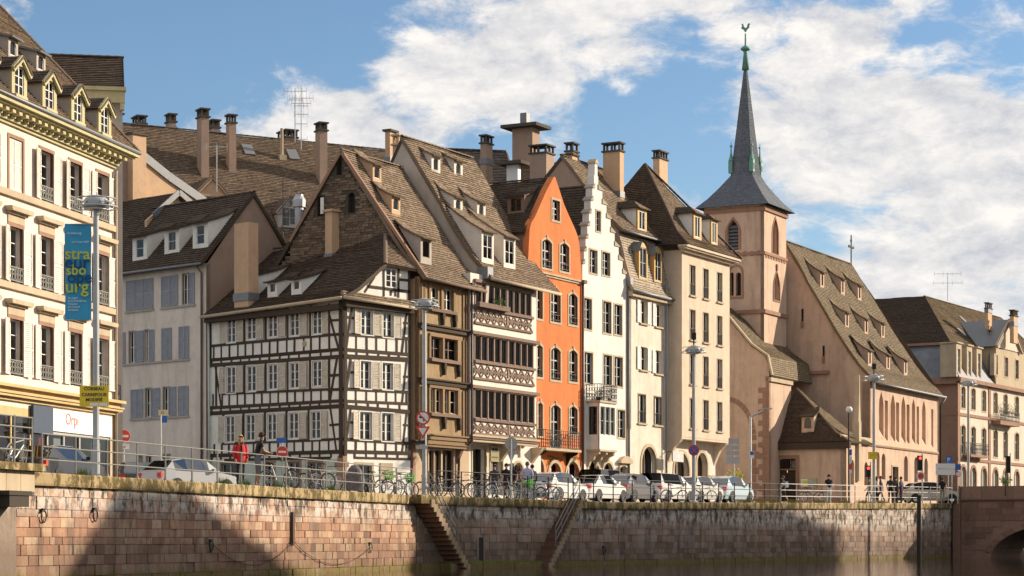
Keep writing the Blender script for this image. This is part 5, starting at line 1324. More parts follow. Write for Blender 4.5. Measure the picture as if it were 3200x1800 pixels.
def hip_dormer(h, fr, u, y, z, w, hh, t, length, frm=GOLDF):
    """square dormer with oak window and a small hipped roof"""
    wl, wr = u-w/2, u+w/2; ww = w*.62
    d_ = put('dormer', wall_mesh([(wl, z-.2), (wr, z-.2), (wr, z+hh), (wl, z+hh)], [loop(u-ww/2, u+ww/2, z+.15, z+hh-.18)], .12, .1, y, 'dormer', frm), fr.M, h.root)
    mb = MB()
    for x0, x1 in ((wl+.003, wl+.07), (wr-.07, wr-.003)): mb.box(x0, x1, y+.12, y+length, z-.2, z+hh)
    put('cheek', mb.mesh('cheek', WHITE4), fr.M, d_)
    window_unit(d_, fr.M, u-ww/2, u+ww/2, z+.15, z+hh-.18, 2, 1, y=y+.05, fmat=WHITEF, panepar=d_, fw=.05, cen=.07)
    e = .22; zt = z+hh-.02; rz = zt+w*.42; a = (wl-e, y-e, zt); b = (wr+e, y-e, zt); A = (u-.02, y+w*.45, rz); B = (u+.02, y+w*.45, rz); A2 = (u-.02, y+length+1, rz); B2 = (u+.02, y+length+1, rz)
    put('dormer_roof', roof_mesh([A, a], [B, b], TILE_C, thick=.05, lift=.02, seg=.5), fr.M, d_)
    put('dormer_roof', roof_mesh([A2, (wl-e, y+length, zt)], [A, a], TILE_B, thick=.05, lift=.02, seg=.5), fr.M, d_)
    put('dormer_roof', roof_mesh([B, b], [B2, (wr+e, y+length, zt)], TILE_B, thick=.05, lift=.02, seg=.5), fr.M, d_)
q = fr9.slope(*cJ(500, 665), ym-.4, zu9-.15, t9); hip_dormer(h9, fr9, q.x, q.y, q.z, 1.35, 1.5, t9, 1.5)

# ------------------------------------------------------------------ tall beige house
fr10 = fr5.sub(2131, -.75)
h10 = House('tall_beige_house', 'tall plain beige house whose upper floors jut over arched shops', 'house', fr10)
R10 = h10.root; W10 = fr10.u(2280); zg10 = gz(fr10.depth(3))
cx = [fr10.u(cJ(x, 0)[0]) for x in (880, 980, 1084)]; zt2 = [fr10.z(cJ(980, 0)[0], y) for y in (841, 978, 1115, 1251)]
for zt in zt2:
    for x in cx:
        h10.win(x-.42, x+.42, zt-1.95, zt, cols=2, rows=1, sill=SANDL, sur=SANDL, st=.06, sp=.02, y=.2, curtain=.5)
        mb = MB(); railing_bars(mb, (x-.42, .02, 0), (x+.42, .02, 0), zt-1.9, zt-1.2, 6, .013); put('window_guard', mb.mesh('window_guard', IRON), fr10.M, R10)
zb10 = fr10.z(cK(800, 0)[0], cK(0, 1000)[1]); ze10 = fr10.z(*cJ(810, 800))
h10.wall([(0, zb10), (W10, zb10), (W10, ze10), (0, ze10)], BEIGE10, thick=.4, reveal=.25)
h10.box('side_wall', BEIGE10, .003, .3, .4, 9, zb10, ze10); h10.box('side_wall', BEIGE10, W10-.3, W10-.003, .4, 9, zb10, ze10)
h10.box('floor_slab', BEIGE10, .0, W10, .02, 1.2, zb10-.14, zb10-.002)
mb = MB(); mb.box(-.5, W10+.45, -.5, .02, ze10+.02, ze10+.12); mb.box(-.6, W10+.55, -.62, .02, ze10+.12, ze10+.26); mb.box(-.25, W10+.2, -.25, .02, ze10-.14, ze10+.02)
h10.mesh('eaves_cornice', mb, BEIGE10)
gl10 = Fr(th=28.5, O=fr10.w(0, .95, 0).xy); h10g = House.__new__(House); h10g.fr = gl10; h10g.root = R10; h10g.holes = {}
for x0, x1 in ((1222, 1335), (1392, 1472)):
    a, b = gl10.u(cI(x0, 0)[0]), gl10.u(cI(x1, 0)[0]); z1 = gl10.z(*cI((x0+x1)/2, 520))
    h10g.win(a, b, zg10, z1, kind='round', cols=2, rows=2, sur=SANDL, st=.2, sp=.05, y=.35, sbot=False, fmat=GOLDF, curtain=.6)
h10g.wall([(-.6, -.3), (W10-.2, -.3), (W10-.2, zb10-.15), (-.6, zb10-.15)], BEIGE9, name='ground_wall', reveal=.4, thick=.4)
for x in (.1, W10-.35):
    mb = MB(); mb.prism([(0, 0), (.95, 0), (.8, -.2), (.45, -.5), (.2, -1.0), (0, -1.5)], -.16, .16); put('bracket', mb.mesh('bracket', BEIGE10), fr10.M @ Matrix.Translation((x, .95, zb10-.145)) @ Matrix.Rotation(-pi/2, 4, 'Z'), R10)
# hipped roof
ex, ey = -.6, -.65; ze_ = ze10+.28; t10 = 1.35
pk = fr10.slope(*cJ(520, 152), ey, ze_, t10); print('B10 peak', pk)
ky, kz = pk.y, pk.z; k0 = pk.x; k1 = max(k0, W10-1.2)
h10.roof(bell((k0, ky, kz), (ex, ey, ze_), .5), bell((k0+.02, ky, kz), (W10+.55, ey, ze_), .5), TILE_C, jit=.02)
h10.roof(bell((k0+.02, ky, kz), (W10+.55, ey, ze_), .5), bell((k0+.02, ky+.02, kz), (W10+.55, ky*2+1, ze_), .5), TILE_C, jit=.02)
h10.ridge((k0, ky, kz+.02), (W10+.5, ey, ze_+.02), TILE_B)
h10.roof(bell((k0, ky*1.02, kz), (ex, ky*2+1, ze_), .5), bell((k0, ky, kz), (ex, ey, ze_), .5), TILE_B, jit=.03)  # shaded left slope, its shade put into darker tiles
for p, q in zip(bell((k0, ky, kz), (ex, ey, ze_), .5), bell((k0, ky, kz), (ex, ey, ze_), .5)[1:]): h10.ridge(tuple(p), tuple(q), TILE_B)
for x, y, w_ in ((918, 722, 1.25), (1045, 765, 1.05)):
    q = fr10.slope(*cJ(x, y), ey, ze_-.35, t10); hip_dormer(h10, fr10, q.x, q.y, q.z, w_, 1.7, t10, 1.5)
h10.pipe([(-.75, .75, ze9+1), (-.75, .75, zg10)], .07)
sgn = thing('square_shop_sign', 'pale square box sign hanging at the arches of the tall beige house', 'sign', gl10.M)
a, b = gl10.u(2101, -.9), gl10.u(2134, -.9); z0, z1 = gl10.z(2117, 1443, -.9), gl10.z(2117, 1410, -.9); boxr('panel', SIGNG, gl10.M, a, b, -.95, -.85, z0, z1, sgn); boxr('arm', IRON, gl10.M, (a+b)/2-.02, (a+b)/2+.02, -.84, .0, z1-.05, z1, sgn)
mb = MB(); mb.lathe([(.16, 0), (.16, .01)], n=14); put('emblem', mb.mesh('emblem', SIGNW), gl10.M @ Matrix.Translation(((a+b)/2, -.952, (z0+z1)/2)) @ Matrix.Rotation(pi/2, 4, 'X'), sgn)
# chimneys along the roofs
for (hh, fr_, d_, x0, xm, x1, yt, yb, m_, c_) in (
    (h7, fr7, 139, 1345, 1420, 1460, 310, 620, PEACH, 'slab'), (h7, fr7, 140, 1370, 1425, 1465, 225, 330, PEACH, 'pots'),
    (h9, fr9, 141, 1652, 1780, 1810, 222, 600, PEACH, 'pots')):
    chimney(hh, fr_, d_, cG(x0, 0)[0], cG(xm, 0)[0], cG(x1, 0)[0], cG(0, yt)[1], cG(0, yb)[1], m_, c_, extra=2.5)
chimney(h10, fr10, 158, *[cJ(x, 0)[0] for x in (582, 630, 692)], cJ(0, 42)[1], cJ(0, 310)[1], PEACH, 'pots', extra=3)
# ------------------------------------------------------------------ church
frC = Fr(2645, 168, 27)
ch = House('church', 'pink rendered church with slate spire, tall nave roof and mossy chapel roof', 'church', frC)
RC = ch.root; zgc = gz(150)
# chapel annex, its left wall in shade
frA = frC.perp(); ua = frA.u(2404); zea = frC.z(2645, 1379)
a, b = frA.u(cM(70, 0)[0]), frA.u(cM(210, 0)[0]); z1 = frA.z(*cM(140, 565)); z0 = zgc
ch.hole(loop(a, b, z0, z1), frA); zm_ = frA.z(*cM(140, 645))
for k in range(2):
    x0, x1 = a+(b-a)*k/2+.05, a+(b-a)*(k+1)/2-.05
    window_unit(RC, frA.M, x0, x1, zm_+.05, z1-.05, 2, 2, y=.15, fmat=TIMB, curtain=0, name='transom_window')
    boxr('door_leaf', TIMB, frA.M, x0, x1, .16, .24, z0, zm_-.05, RC)
boxr('door_transom', SAND, frA.M, a, b, .05, .25, zm_-.05, zm_+.05, RC)
put('door_surround', frame_ring(a, b, z0, z1, .28, .06, 'rect', bottom=False).mesh('door_surround', SAND), frA.M, RC)
ch.wall([(ua, -.3), (-.002, -.3), (-.002, zea), (ua, zea)], PINKC, fr=frA, reveal=.2)
ch.box('plinth', SAND, ua, a-.3, -.08, .02, zgc-.3, zgc+.75, fr=frA); ch.box('plinth', SAND, b+.3, .06, -.08, .02, zgc-.3, zgc+.75, fr=frA)
# aisle wall along the quay
u_e = frC.u(2930)
for x0, x1, yt, yb in ((622, 650, 572, 760), (727, 755, 590, 770), (820, 842, 515, 715), (858, 886, 525, 720), (1027, 1056, 542, 735), (1104, 1130, 552, 745), (1180, 1206, 560, 745)):
    a, b, z0, z1 = rect7(cM, x0, x1, yt, yb, frC); ch.hole(loop(a, b, z0, z1, 'round')); boxr('leaded_glass', DARKW if 'DARKW' in globals() else DARK, frC.M, a-.02, b+.02, .38, .4, z0-.05, z1+.05, RC)
a, b, z0, z1 = rect7(cM, 937, 980, 625, 720, frC); ch.hole(loop(a, b, zgc+.2, z1)); boxr('side_door', TIMB, frC.M, a, b, .3, .36, zgc+.2, z1, RC); put('door_surround', frame_ring(a, b, zgc+.2, z1, .15, .05, bottom=False).mesh('door_surround', SANDL), frC.M, RC)
zst_ = frC.z(*cM(900, 470)); 
ch.wall([(0, -.3), (u_e, -.3), (u_e, zst_), (0, zea if zea < zst_ else zst_)], PINKC, reveal=.38, thick=.5)
mb = MB(); mb.prism([(0, 0), (.62, .55), (.62, 0)], 0, u_e); 
mb2 = MB(); mb2.v = [(y_, x_-.12, z_) for (x_, y_, z_) in mb.v]; mb2.f = mb.f; mb2.mi = mb.mi; put('sloped_ledge', mb2.mesh('sloped_ledge', SANDL), frC.M @ Matrix.Translation((0, 0, zst_)), RC)
ch.box('string_course', SAND, 0, u_e, -.12, .02, zst_-.14, zst_-.002)
# nave
frN = frC.sub(2719, .5); uN = frN.u(2932); frG = frN.perp(); zeN = frN.z(*cL(775, 1190))
for k, (x0, x1, yt, yb, kd) in enumerate(((838, 872, 60, 400, 'point'), (882, 905, 125, 440, 'rect'), (926, 960, 75, 440, 'point'), (966, 990, 140, 455, 'rect'), (1006, 1038, 92, 450, 'point'), (1046, 1068, 155, 462, 'rect'), (1086, 1110, 110, 450, 'point'), (1122, 1140, 170, 470, 'rect'), (1163, 1190, 125, 460, 'point'), (1232, 1247, 190, 480, 'rect'))):
    a, b, z0, z1 = rect7(cM, x0, x1, yt, yb, frN); l = loop(a, b, z0, z1, kd); ch.hole(l, frN)
    put('nave_window', wall_mesh(loop(a-.05, b+.05, z0-.1, z1+.1), [], .05, .05, .58, 'nave_window', PINKC), frN.M, RC)
    mb = MB(); mb.face([(a, -.02, z0-.05), (b, -.02, z0-.05), (b, .58, z0+1.3), (a, .58, z0+1.3)]); put('sloping_sill', mb.mesh('sloping_sill', PINKC, fix=False), frN.M, RC)
ch.wall([(0, zst_-.5), (uN, zst_-.5), (uN, zeN), (0, zeN)], PINKC, fr=frN, reveal=.6, thick=.65, name='nave_wall')
yv, zv = [], []
vpix = [(142, 145), (250, 330), (380, 560), (500, 770), (620, 960), (700, 1070), (752, 1122)]
vg = [frG.on(*cL(x, y)) for x, y in vpix]; print('nave verge', [(round(p[0], 2), round(p[1], 2)) for p in vg], zeN)
apx = vg[0][0]-.1; apz_ = vg[0][1]+.15
ch.holes[id(frG)] = []
for (x0, x1, yt, yb) in ((250, 268, 640, 735), (410, 428, 918, 1000)):
    a, b, z0, z1 = rect7(cL, x0, x1, yt, yb, frG); ch.hole(loop(a, b, z0, z1), frG); boxr('slit_window', DARK, frG.M, a, b, .2, .24, z0, z1, RC); boxr('slit_sill', SAND, frG.M, a-.03, b+.03, -.04, .02, z0-.55, z0-.02, RC)
ch.wall([(0, -.3), (0, zeN)]+[(p[0], p[1]-.12) for p in reversed(vg)]+[(apx, apz_), (apx*2, zeN), (apx*2, -.3)], PINKC, fr=frG, name='nave_gable')
Lg = [Vector((-.15, -apx, apz_))]+[Vector((-.15, -p[0], p[1])) for p in vg[1:]]+[Vector((-.15, -.45, zeN-.1))]
uR = frN.slope(2660, 808, -vg[0][0], apz_, 0.0001)
uRr = frN.u(2660, -apx); print('nave ridge len', uRr, uN)
Rg = [Vector((max(uRr, 0)+(uN+.5-uRr)*k/(len(Lg)-1), p.y, p.z)) for k, p in enumerate(Lg)]
ch.roof(Lg, Rg, TILE_D, fr=frN, jit=.02, name='nave_roof')
ch.roof([(uRr, -apx, apz_), (uN+.5, -apx*2, zeN)], [(-.1, -apx, apz_), (-.1, -apx*2, zeN)], TILE_D, fr=frN, name='nave_roof')
ch.roof([Vector((uRr, -apx, apz_))], [Vector((uRr, -apx, apz_))], TILE_D, fr=frN) if False else None
ch.ridge((-.1, -apx, apz_+.03), (uRr, -apx, apz_+.03), TILE_D, fr=frN)
mb = MB(); mb.face([(uRr, -apx, apz_-.05), (uN+.4, -.4, zeN-.1), (uN+.4, -apx*2, zeN-.1)]); ch.mesh('hip_end', mb, TILE_A, fr=frN)
ch.gutter((-.1, -.55, zeN-.12), (uN+.5, -.55, zeN-.12), ZINC, .09, fr=frN)
ch.pipe([(uN+.45, -.55, zeN-.15), (uN+.05, -.2, zeN-.9), (uN+.05, -.15, 0)], .07, IRON, fr=frN)
tN = (vg[0][1]-vg[4][1])/(vg[4][0]-vg[0][0]); print('nave pitch', tN)
def nslope(px, py):
    o, r = frN.ray(px, py); best = None
    for p, q in zip(Lg, Lg[1:]):
        t_ = (p.z-q.z)/(p.y-q.y); k = (q.z+t_*(o.y-q.y)-o.z)/(r.z-t_*r.y); P = o+r*k
        if min(p.y, q.y)-.05 <= P.y <= max(p.y, q.y)+.05: return P
    return P
for x, y in ((410, 482), (565, 532), (692, 577), (597, 787), (743, 832), (868, 862), (770, 1072), (907, 1105), (1040, 1142)):
    q = nslope(*cL(x, y)); shed_dormer(ch, q.x, q.y, q.z, .95, 1.25, tN, tN*.42, PINKC, TILE_D, fr=frN, arch=True, rows=1, fmat=TIMB, fill=.42)
cr = thing('ridge_cross', 'dark iron cross on the end of the nave ridge', 'cross', frN.M @ Matrix.Translation((uRr, -apx, apz_)))
mb = MB(); mb.bar((0, 0, 0), (0, 0, 2.6), .09); mb.bar((-.55, 0, 1.55), (.55, 0, 1.55), .09)
for x, z in ((-.55, 1.55), (.55, 1.55), (0, 2.1), (0, 1.55)): mb.box(x-.1, x+.1, -.06, .06, z-.1, z+.1)
put('cross', mb.mesh('cross', IRON), WM[cr.name], cr)
# tower
frT = Fr(2388, 172.5, 27); frTl = frT.perp(); TW = frT.u(2457); zet = frT.z(2388, 637); print('tower', TW, zet)
a, b, z0, z1 = rect7(cJ, 1146, 1226, 572, 800, frTl); ch.hole(loop(a, b, z0, z1, 'point'), frTl); put('belfry_surround', frame_ring(a, b, z0, z1, .22, .06, 'point', bottom=False).mesh('belfry_surround', SAND), frTl.M, RC)
for k in range(7):
    zz = z0+(z1-z0-.5)*k/7+.1; mb = MB(); mb.face([(a, .1, zz), (b, .1, zz), (b, .34, zz+.28), (a, .34, zz+.28)]); put('louvre', mb.mesh('louvre', ZINC, fix=False), frTl.M, RC)
boxr('belfry_dark', DARK, frTl.M, a-.1, b+.1, .45, .5, z0-.1, z1+.1, RC)
a, b, z0, z1 = rect7(cJ, 1482, 1524, 562, 830, frT); ch.hole(loop(a, b, z0, z1, 'point'), frT); put('belfry_surround', frame_ring(a, b, z0, z1, .16, .05, 'point', bottom=False).mesh('belfry_surround', SAND), frT.M, RC); boxr('belfry_dark', SAND, frT.M, a-.1, b+.1, .4, .45, z0-.1, z1+.1, RC)
for x0, x1 in ((1163, 1190), (1205, 1245)):
    a, b, z0, z1 = rect7(cJ, x0, x1, 968, 1145, frTl); ch.hole(loop(a, b, z0, z1, 'round'), frTl); boxr('twin_window', DARK, frTl.M, a-.05, b+.05, .4, .44, z0-.05, z1+.05, RC)
a, b, z0, z1 = rect7(cJ, 1168, 1245, 925, 1150, frTl); put('window_arch', frame_ring(a-.05, b+.05, z0, z1, .18, .05, 'round').mesh('window_arch', SAND), frTl.M, RC)
a, b, z0, z1 = rect7(cJ, 1490, 1535, 965, 1180, frT); ch.hole(loop(a, b, z0, z1, 'point'), frT); boxr('niche_back', PINKC, frT.M, a-.05, b+.05, .3, .34, z0-.05, z1+.05, RC)
put('niche_surround', frame_ring(a, b, z0, z1, .12, .06, 'point').mesh('niche_surround', SAND), frT.M, RC); boxr('niche_finial', SAND, frT.M, (a+b)/2-.1, (a+b)/2+.1, -.12, .02, z1+.1, z1+.6, RC)
ch.wall([(-TW, 4), (-.002, 4), (-.002, zet), (-TW, zet)], PINKC, fr=frTl, reveal=.42, name='tower_wall'); ch.wall([(0, 4), (TW, 4), (TW, zet), (0, zet)], PINKC, fr=frT, reveal=.36, name='tower_wall')
ch.box('tower_back', PINKC, TW-.3, TW-.01, .35, TW, 4, zet, fr=frT); ch.box('tower_back', PINKC, .05, TW-.05, TW-.3, TW, 4, zet, fr=frT)
for zz, pr, hh in ((zet-.35, .14, .3), (frT.z(*cJ(1425, 822)), .10, .22), (frT.z(*cJ(1425, 1262)), .16, .3)):
    mb = MB(); mb.box(-pr, TW+pr, -pr, .02, zz-hh/2, zz+hh/2); mb.box(-pr, .02, .02, TW, zz-hh/2, zz+hh/2); ch.mesh('tower_string', mb, SAND, fr=frT)
zf_ = frT.z(*cJ(1500, 870))
for k in range(8):
    mb = MB(); mb.prism(loop(0, .34, -.2, .2, 'round'), -.05, .02); 
    put('frieze_arch', mb.mesh('frieze_arch', SAND), frT.M @ Matrix.Translation((.3+(TW-.9)*k/7, 0, zf_+.12)), RC); put('frieze_arch', bpy.data.meshes['frieze_arch'], frTl.M @ Matrix.Translation((-.6-(TW-.9)*k/7, 0, zf_+.25)), RC)
# spire: flared skirt to an octagon, then the needle
c0 = frT.w(TW/2, TW/2, 0); Dc = c0.y; zsk = EZ+(HY-552)/F*Dc; zap_ = EZ+(HY-203)/F*Dc; ro = (96/2)/F*Dc*1.04
MT = Matrix.Translation((c0.x, c0.y, 0)) @ Matrix.Rotation(pi/2-rad(27), 4, 'Z')
e = TW/2+.55
sq = [(-e, -e), (0, -e), (e, -e), (e, 0), (e, e), (0, e), (-e, e), (-e, 0)]
oc = [(ro*cos(2*pi*(k+.5)/8-pi*.75-pi/8+pi/8*0), ro*sin(2*pi*(k+.5)/8-pi*.75-pi/8)) for k in range(8)]
oc = []
for k in range(8):
    ang = -pi*.75+k*pi/4; oc.append((ro*cos(ang), ro*sin(ang)))
for k in range(8):
    k2 = (k+1) % 8
    def P(t, q):
        f = [0, .35, .7, 1][t]; zz = [zsk, zsk-.9, zsk-1.75, zet-.05][t]; fl = [0, .31, .66, 1][t]
        return Vector((oc[q][0]+(sq[q][0]-oc[q][0])*fl, oc[q][1]+(sq[q][1]-oc[q][1])*fl, zsk+(zet-.05-zsk)*[0, .36, .72, 1][t]))
    put('spire_skirt', roof_mesh([P(t, k) for t in range(4)], [P(t, k2) for t in range(4)], SLATE, thick=.04, lift=.015, jit=.004, course=.2), MT, RC)
    A, B_ = oc[k], oc[k2]; tp = .07
    put('spire_face', roof_mesh([Vector((A[0]*tp, A[1]*tp, zap_)), Vector((A[0], A[1], zsk))], [Vector((B_[0]*tp, B_[1]*tp, zap_)), Vector((B_[0], B_[1], zsk))], SLATE, thick=.03, lift=.012, jit=.0, course=.25), MT, RC)
    if k % 2 == 0:
        mb = MB(); x, y = oc[k][0]*.98, oc[k][1]*.98
        mb.box(x-.17, x+.17, y-.17, y+.17, zsk+.2, zsk+1.2); mb.tube([(x, y, zsk+1.2), (x, y, zsk+1.5), (x, y, zsk+1.8), (x, y, zsk+2.7)], [.24, .14, .07, .02], 6); mb.box(x-.08, x+.08, y-.08, y+.08, zsk+2.3, zsk+2.42)
        put('pinnacle', mb.mesh('pinnacle', COPPER), MT, RC)
        mb = MB(); mb.box(x-.09, x+.09, y-.175, y+.175, zsk+.4, zsk+.9); put('pinnacle_opening', mb.mesh('pinnacle_opening', DARK), MT, RC)
zc = lambda y: EZ+(HY-y)/F*Dc
mb = MB(); mb.tube([(0, 0, zap_-.4), (0, 0, zc(165)), (0, 0, zc(160))], [.32, .16, .2], 8); mb.lathe([(.05, zc(163)), (.34, zc(157)), (.42, zc(153)), (.34, zc(149)), (.08, zc(142)), (.06, zc(105))], n=12); put('finial', mb.mesh('finial', COPPER, smooth=True), MT, RC)
mb = MB(); s_ = Dc/F
rp_ = [(-14, 88), (-12, 84), (-10, 80), (-13, 77), (-9, 74), (-6, 78), (-5, 84), (0, 88), (5, 84), (6, 77), (10, 72), (15, 76), (11, 80), (13, 85), (8, 90), (4, 95), (2, 100), (-2, 100), (-4, 95), (-9, 91)]
mb.prism([(x*s_, zc(y)) for x, y in rp_], -.05, .05); put('weathercock', mb.mesh('weathercock', COPPER), Matrix.Translation((c0.x, c0.y, 0)), RC)
# south block beside the tower: half gable to the left, sunlit face to the quay
frW = Fr(2404, 168.5, 27); frWl = frW.perp(); uw = frW.u(2472); zeW = frW.z(*cK(1465, 545))
w0 = frWl.u(2268); pA = frWl.on(*cK(1165, 105)); pB = frWl.on(*cK(1330, 305)); pC = frWl.on(*cK(1455, 395)); tW = (pA[1]-pC[1])/(pC[0]-pA[0]); print('block W', tW, zeW, pA, pC)
ch.wall([(0, -.3), (0, zeW), (pC[0], pC[1]-.1), (pB[0], pB[1]-.15), (pA[0], pA[1]-.1), (w0-1, pA[1]+1.2), (w0-1, -.3)], PINKC, fr=frWl, name='block_wall')
ch.wall([(0, -.3), (uw, -.3), (uw, zeW), (0, zeW)], PINKC, fr=frW, name='block_wall')
Lw = [Vector((-.12, -w0+1, pA[1]+1.2)), Vector((-.12, -pA[0], pA[1])), Vector((-.12, -pB[0], pB[1])), Vector((-.12, -pC[0], pC[1])), Vector((-.12, -.3, zeW))]
ch.roof(Lw, [Vector((9, p.y, p.z)) for p in Lw], TILE_D, fr=frW, name='block_roof')
for p, q in zip(Lw, Lw[1:]):
    mb = MB(); mb.bar(p+Vector((-.05, 0, .05)), q+Vector((-.05, 0, .05)), .3, .14); ch.mesh('verge_coping', mb, SANDL, fr=frW)
ch.box('block_cornice', SANDL, -.1, uw, -.18, .02, zeW-.4, zeW-.08, fr=frW)
for x, y in ((1500, 480), (1640, 510)):
    o, r = frW.ray(*cK(x, y)); P = o+r*((-.1-o.y)/r.y*1.0+.004)
    u_, z_ = frW.on(*cK(x, y), .45); shed_dormer(ch, u_, .45, z_-.1, .6, .8, 1.1, .4, SANDL, TILE_D, fr=frW, rows=1, fmat=TIMB, fill=.4)
for k in range(26):                                           # toothed sandstone quoins at the corner
    zz = -.2+k*.42
    if zz > zeW-1: break
    w_ = .9 if k % 2 else .55
    boxr('quoin', SAND, frWl.M, -w_, -.0, -.035, .02, zz+.01, zz+.41, RC)
for (r_, c_, zc_) in ((1.9, -3.3, 5.6),):
    n = 11
    for k in range(n):
        a0, a1 = pi*.02+pi*.48*k/n, pi*.02+pi*.48*(k+1)/n
        mb = MB(); mb.prism([(c_+(r_)*cos(a0+.01), zc_+r_*1.7*sin(a0+.01)), (c_+(r_+.38)*cos(a0+.01), zc_+(r_*1.7+.38)*sin(a0+.01)), (c_+(r_+.38)*cos(a1-.01), zc_+(r_*1.7+.38)*sin(a1-.01)), (c_+r_*cos(a1-.01), zc_+r_*1.7*sin(a1-.01))], -.03, .02); put('arch_stone', mb.mesh('arch_stone', SAND), frWl.M, RC)
    for k in range(9): boxr('arch_stone', SAND, frWl.M, c_+r_-.02, c_+r_+.34+(k % 2)*.25, -.03, .02, .2+k*.6, .76+k*.6, RC)
# chapel roof: pyramid against the nave
apA = frA.on(2490, 1214, 3.0); e_ = .35
Ea = Vector((ua-.1, -e_, zea)); Eb = Vector((e_, -e_, zea)); Ap = Vector((apA[0], 3.0, apA[1]))
ch.roof(bell(Ap, Ea, .35), bell(Ap+Vector((.02, 0, 0)), Eb, .35), TILE_B, fr=frA, jit=.02, name='chapel_roof')  # shaded side, tiled darker than the sunlit slope
Ec = Vector((e_, 5.5, zea)); ch.roof(bell(Ap+Vector((.02, 0, 0)), Eb, .35), bell(Ap+Vector((.02, .02, 0)), Ec, .35), TILE_D, fr=frA, jit=.02, name='chapel_roof')
for p, q in zip(bell(Ap, Eb, .35), bell(Ap, Eb, .35)[1:]): ch.ridge(tuple(p), tuple(q), TILE_D, fr=frA)
mb = MB(); mb.box(ua-.1, e_, -.32, .02, zea-.55, zea-.06); ch.mesh('chapel_cornice', mb, TIMB, fr=frA)
tA = (Ap.z-zea)/(3.0+e_); q = frA.slope(*cM(300, 352), -e_, zea-.2, tA); shed_dormer(ch, q.x, q.y, q.z, 1.0, 1.1, tA, tA*.3, PINKC, TILE_B, fr=frA, arch=True, rows=1, fmat=TIMB, fill=.55)
pn = frC.on(*cM(682, 400), -.1); mb = MB(); mb.box(-.28, .28, -.25, .3, pn[1]-3.4, pn[1]+1.2); mb.prism([(-.28, pn[1]+1.2), (.28, pn[1]+1.2), (.10, pn[1]+3.2), (.06, pn[1]+4.8), (-.06, pn[1]+4.8), (-.10, pn[1]+3.2)], -.2, .2); put('buttress_pinnacle', mb.mesh('buttress_pinnacle', SANDL), frC.M @ Matrix.Translation((pn[0], 0, 0)), RC)
ch.box('nave_ledge', SAND, frG.u(cL(250, 0)[0]), frG.u(cL(465, 0)[0]), -.3, .02, frG.z(*cL(360, 1135)), frG.z(*cL(360, 1110)), fr=frG)
nb_ = thing('notice_board', 'pale framed notice board with papers on the chapel wall', 'notice board', frA.M)
a, b, z0, z1 = rect7(cM, 245, 370, 708, 782, frA); boxr('frame', SANDL, frA.M, a, b, -.14, -.05, z0, z1, nb_); boxr('paper', SIGNW, frA.M, a+.1, (a+b)/2-.05, -.15, -.145, z0+.1, z1-.1, nb_); boxr('paper', plain('yellow_poster', (.62, .58, .1), .7), frA.M, a+.2, a+.6, -.16, -.152, z0+.25, z1-.2, nb_)
boxr('paper', plain('grey_green_map', (.35, .38, .30), .7, var=.4, scale=5), frA.M, (a+b)/2+.05, b-.1, -.15, -.145, z0+.1, z1-.1, nb_)

# ------------------------------------------------------------------ classical house beyond the church
fr11 = Fr(2992, 202, 30)
h11 = House('classical_house', 'large pale classical house with red sandstone corner and hipped roof by the bridge', 'house', fr11)
R11 = h11.root; f11l = fr11.perp(); zc11 = fr11.z(*cL(1430, 1165)); W11 = fr11.u(3330)
STONE11 = plaster('pale_stone_front', (.66, .57, .47), .08, .2)
x11 = [1473, 1550, 1630, 1717, 1793, 1878, 1955, 2030]
for k, x in enumerate(x11):
    u = fr11.u(cM(x, 0)[0]); r0 = fr11.z(*cM(1473, 180)), fr11.z(*cM(1473, 18)); r1 = fr11.z(*cM(1473, 525)), fr11.z(*cM(1473, 312))
    h11.win(u-.55, u+.55, r0[0], r0[1], kind='seg', cols=2, rows=3, transom=.62, sur=SANDL, st=.14, sp=.04, y=.2, curtain=.2)
    h11.win(u-.6, u+.6, r1[0], r1[1], kind='seg', cols=2, rows=3, transom=.66, sur=SANDL, st=.14, sp=.04, y=.2, curtain=.2)
    h11.win(u-.7, u+.7, 1.0, r1[0]-1.2, kind='round', cols=2, rows=2, sur=SAND, st=.25, sp=.05, y=.4, fmat=BROWNF, curtain=0)
h11.wall([(0, -.3), (W11, -.3), (W11, zc11), (0, zc11)], STONE11, reveal=.3)
for zz in (r1[1]+1.0, r1[0]-.5): h11.box('string_course', SAND, 0, W11, -.1, .02, zz-.15, zz+.12)
h11.box('cornice', SAND, -.4, W11, -.45, .02, zc11-.25, zc11+.1); h11.box('left_cornice', SAND, -8, 0.0, -.45, .02, zc11-.5, zc11+.1, fr=f11l)
h11.box('corner_pilaster', SAND, -.1, .55, -.08, .02, -.3, zc11-.3); h11.box('corner_pilaster', SAND, fr11.u(cM(1665, 0)[0])-.1, fr11.u(cM(1665, 0)[0])+.5, -.08, .02, -.3, zc11-.3)
h11.wall([(-9, -.3), (-.002, -.3), (-.002, zc11), (-9, zc11)], plaster('shaded_pink_flank', (.52, .42, .36), .07, .15), fr=f11l); h11.box('corner_quoins', SAND, -2.0, -.0, -.06, .02, -.3, zc11-.5, fr=f11l)  # flank is a darker copy of the front, shade put into its colour
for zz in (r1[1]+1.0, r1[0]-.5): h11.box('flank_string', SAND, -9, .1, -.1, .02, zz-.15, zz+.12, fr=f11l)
zmm = fr11.z(*cL(1370, 912), 1.4)
LEADM = plain('weathered_lead_roof', (.16, .17, .19), .55, var=.35, scale=1.2)
mb = MB(); mb.face([(-.3, -.3, zc11+.1), (W11, -.3, zc11+.1), (W11, 1.4, zmm), (1.4, 1.4, zmm)]); mb.face([(-.3, -.3, zc11+.1), (1.4, 1.4, zmm), (1.4, 10, zmm), (-.3, 10, zc11+.1)]); h11.mesh('mansard', mb, LEADM)
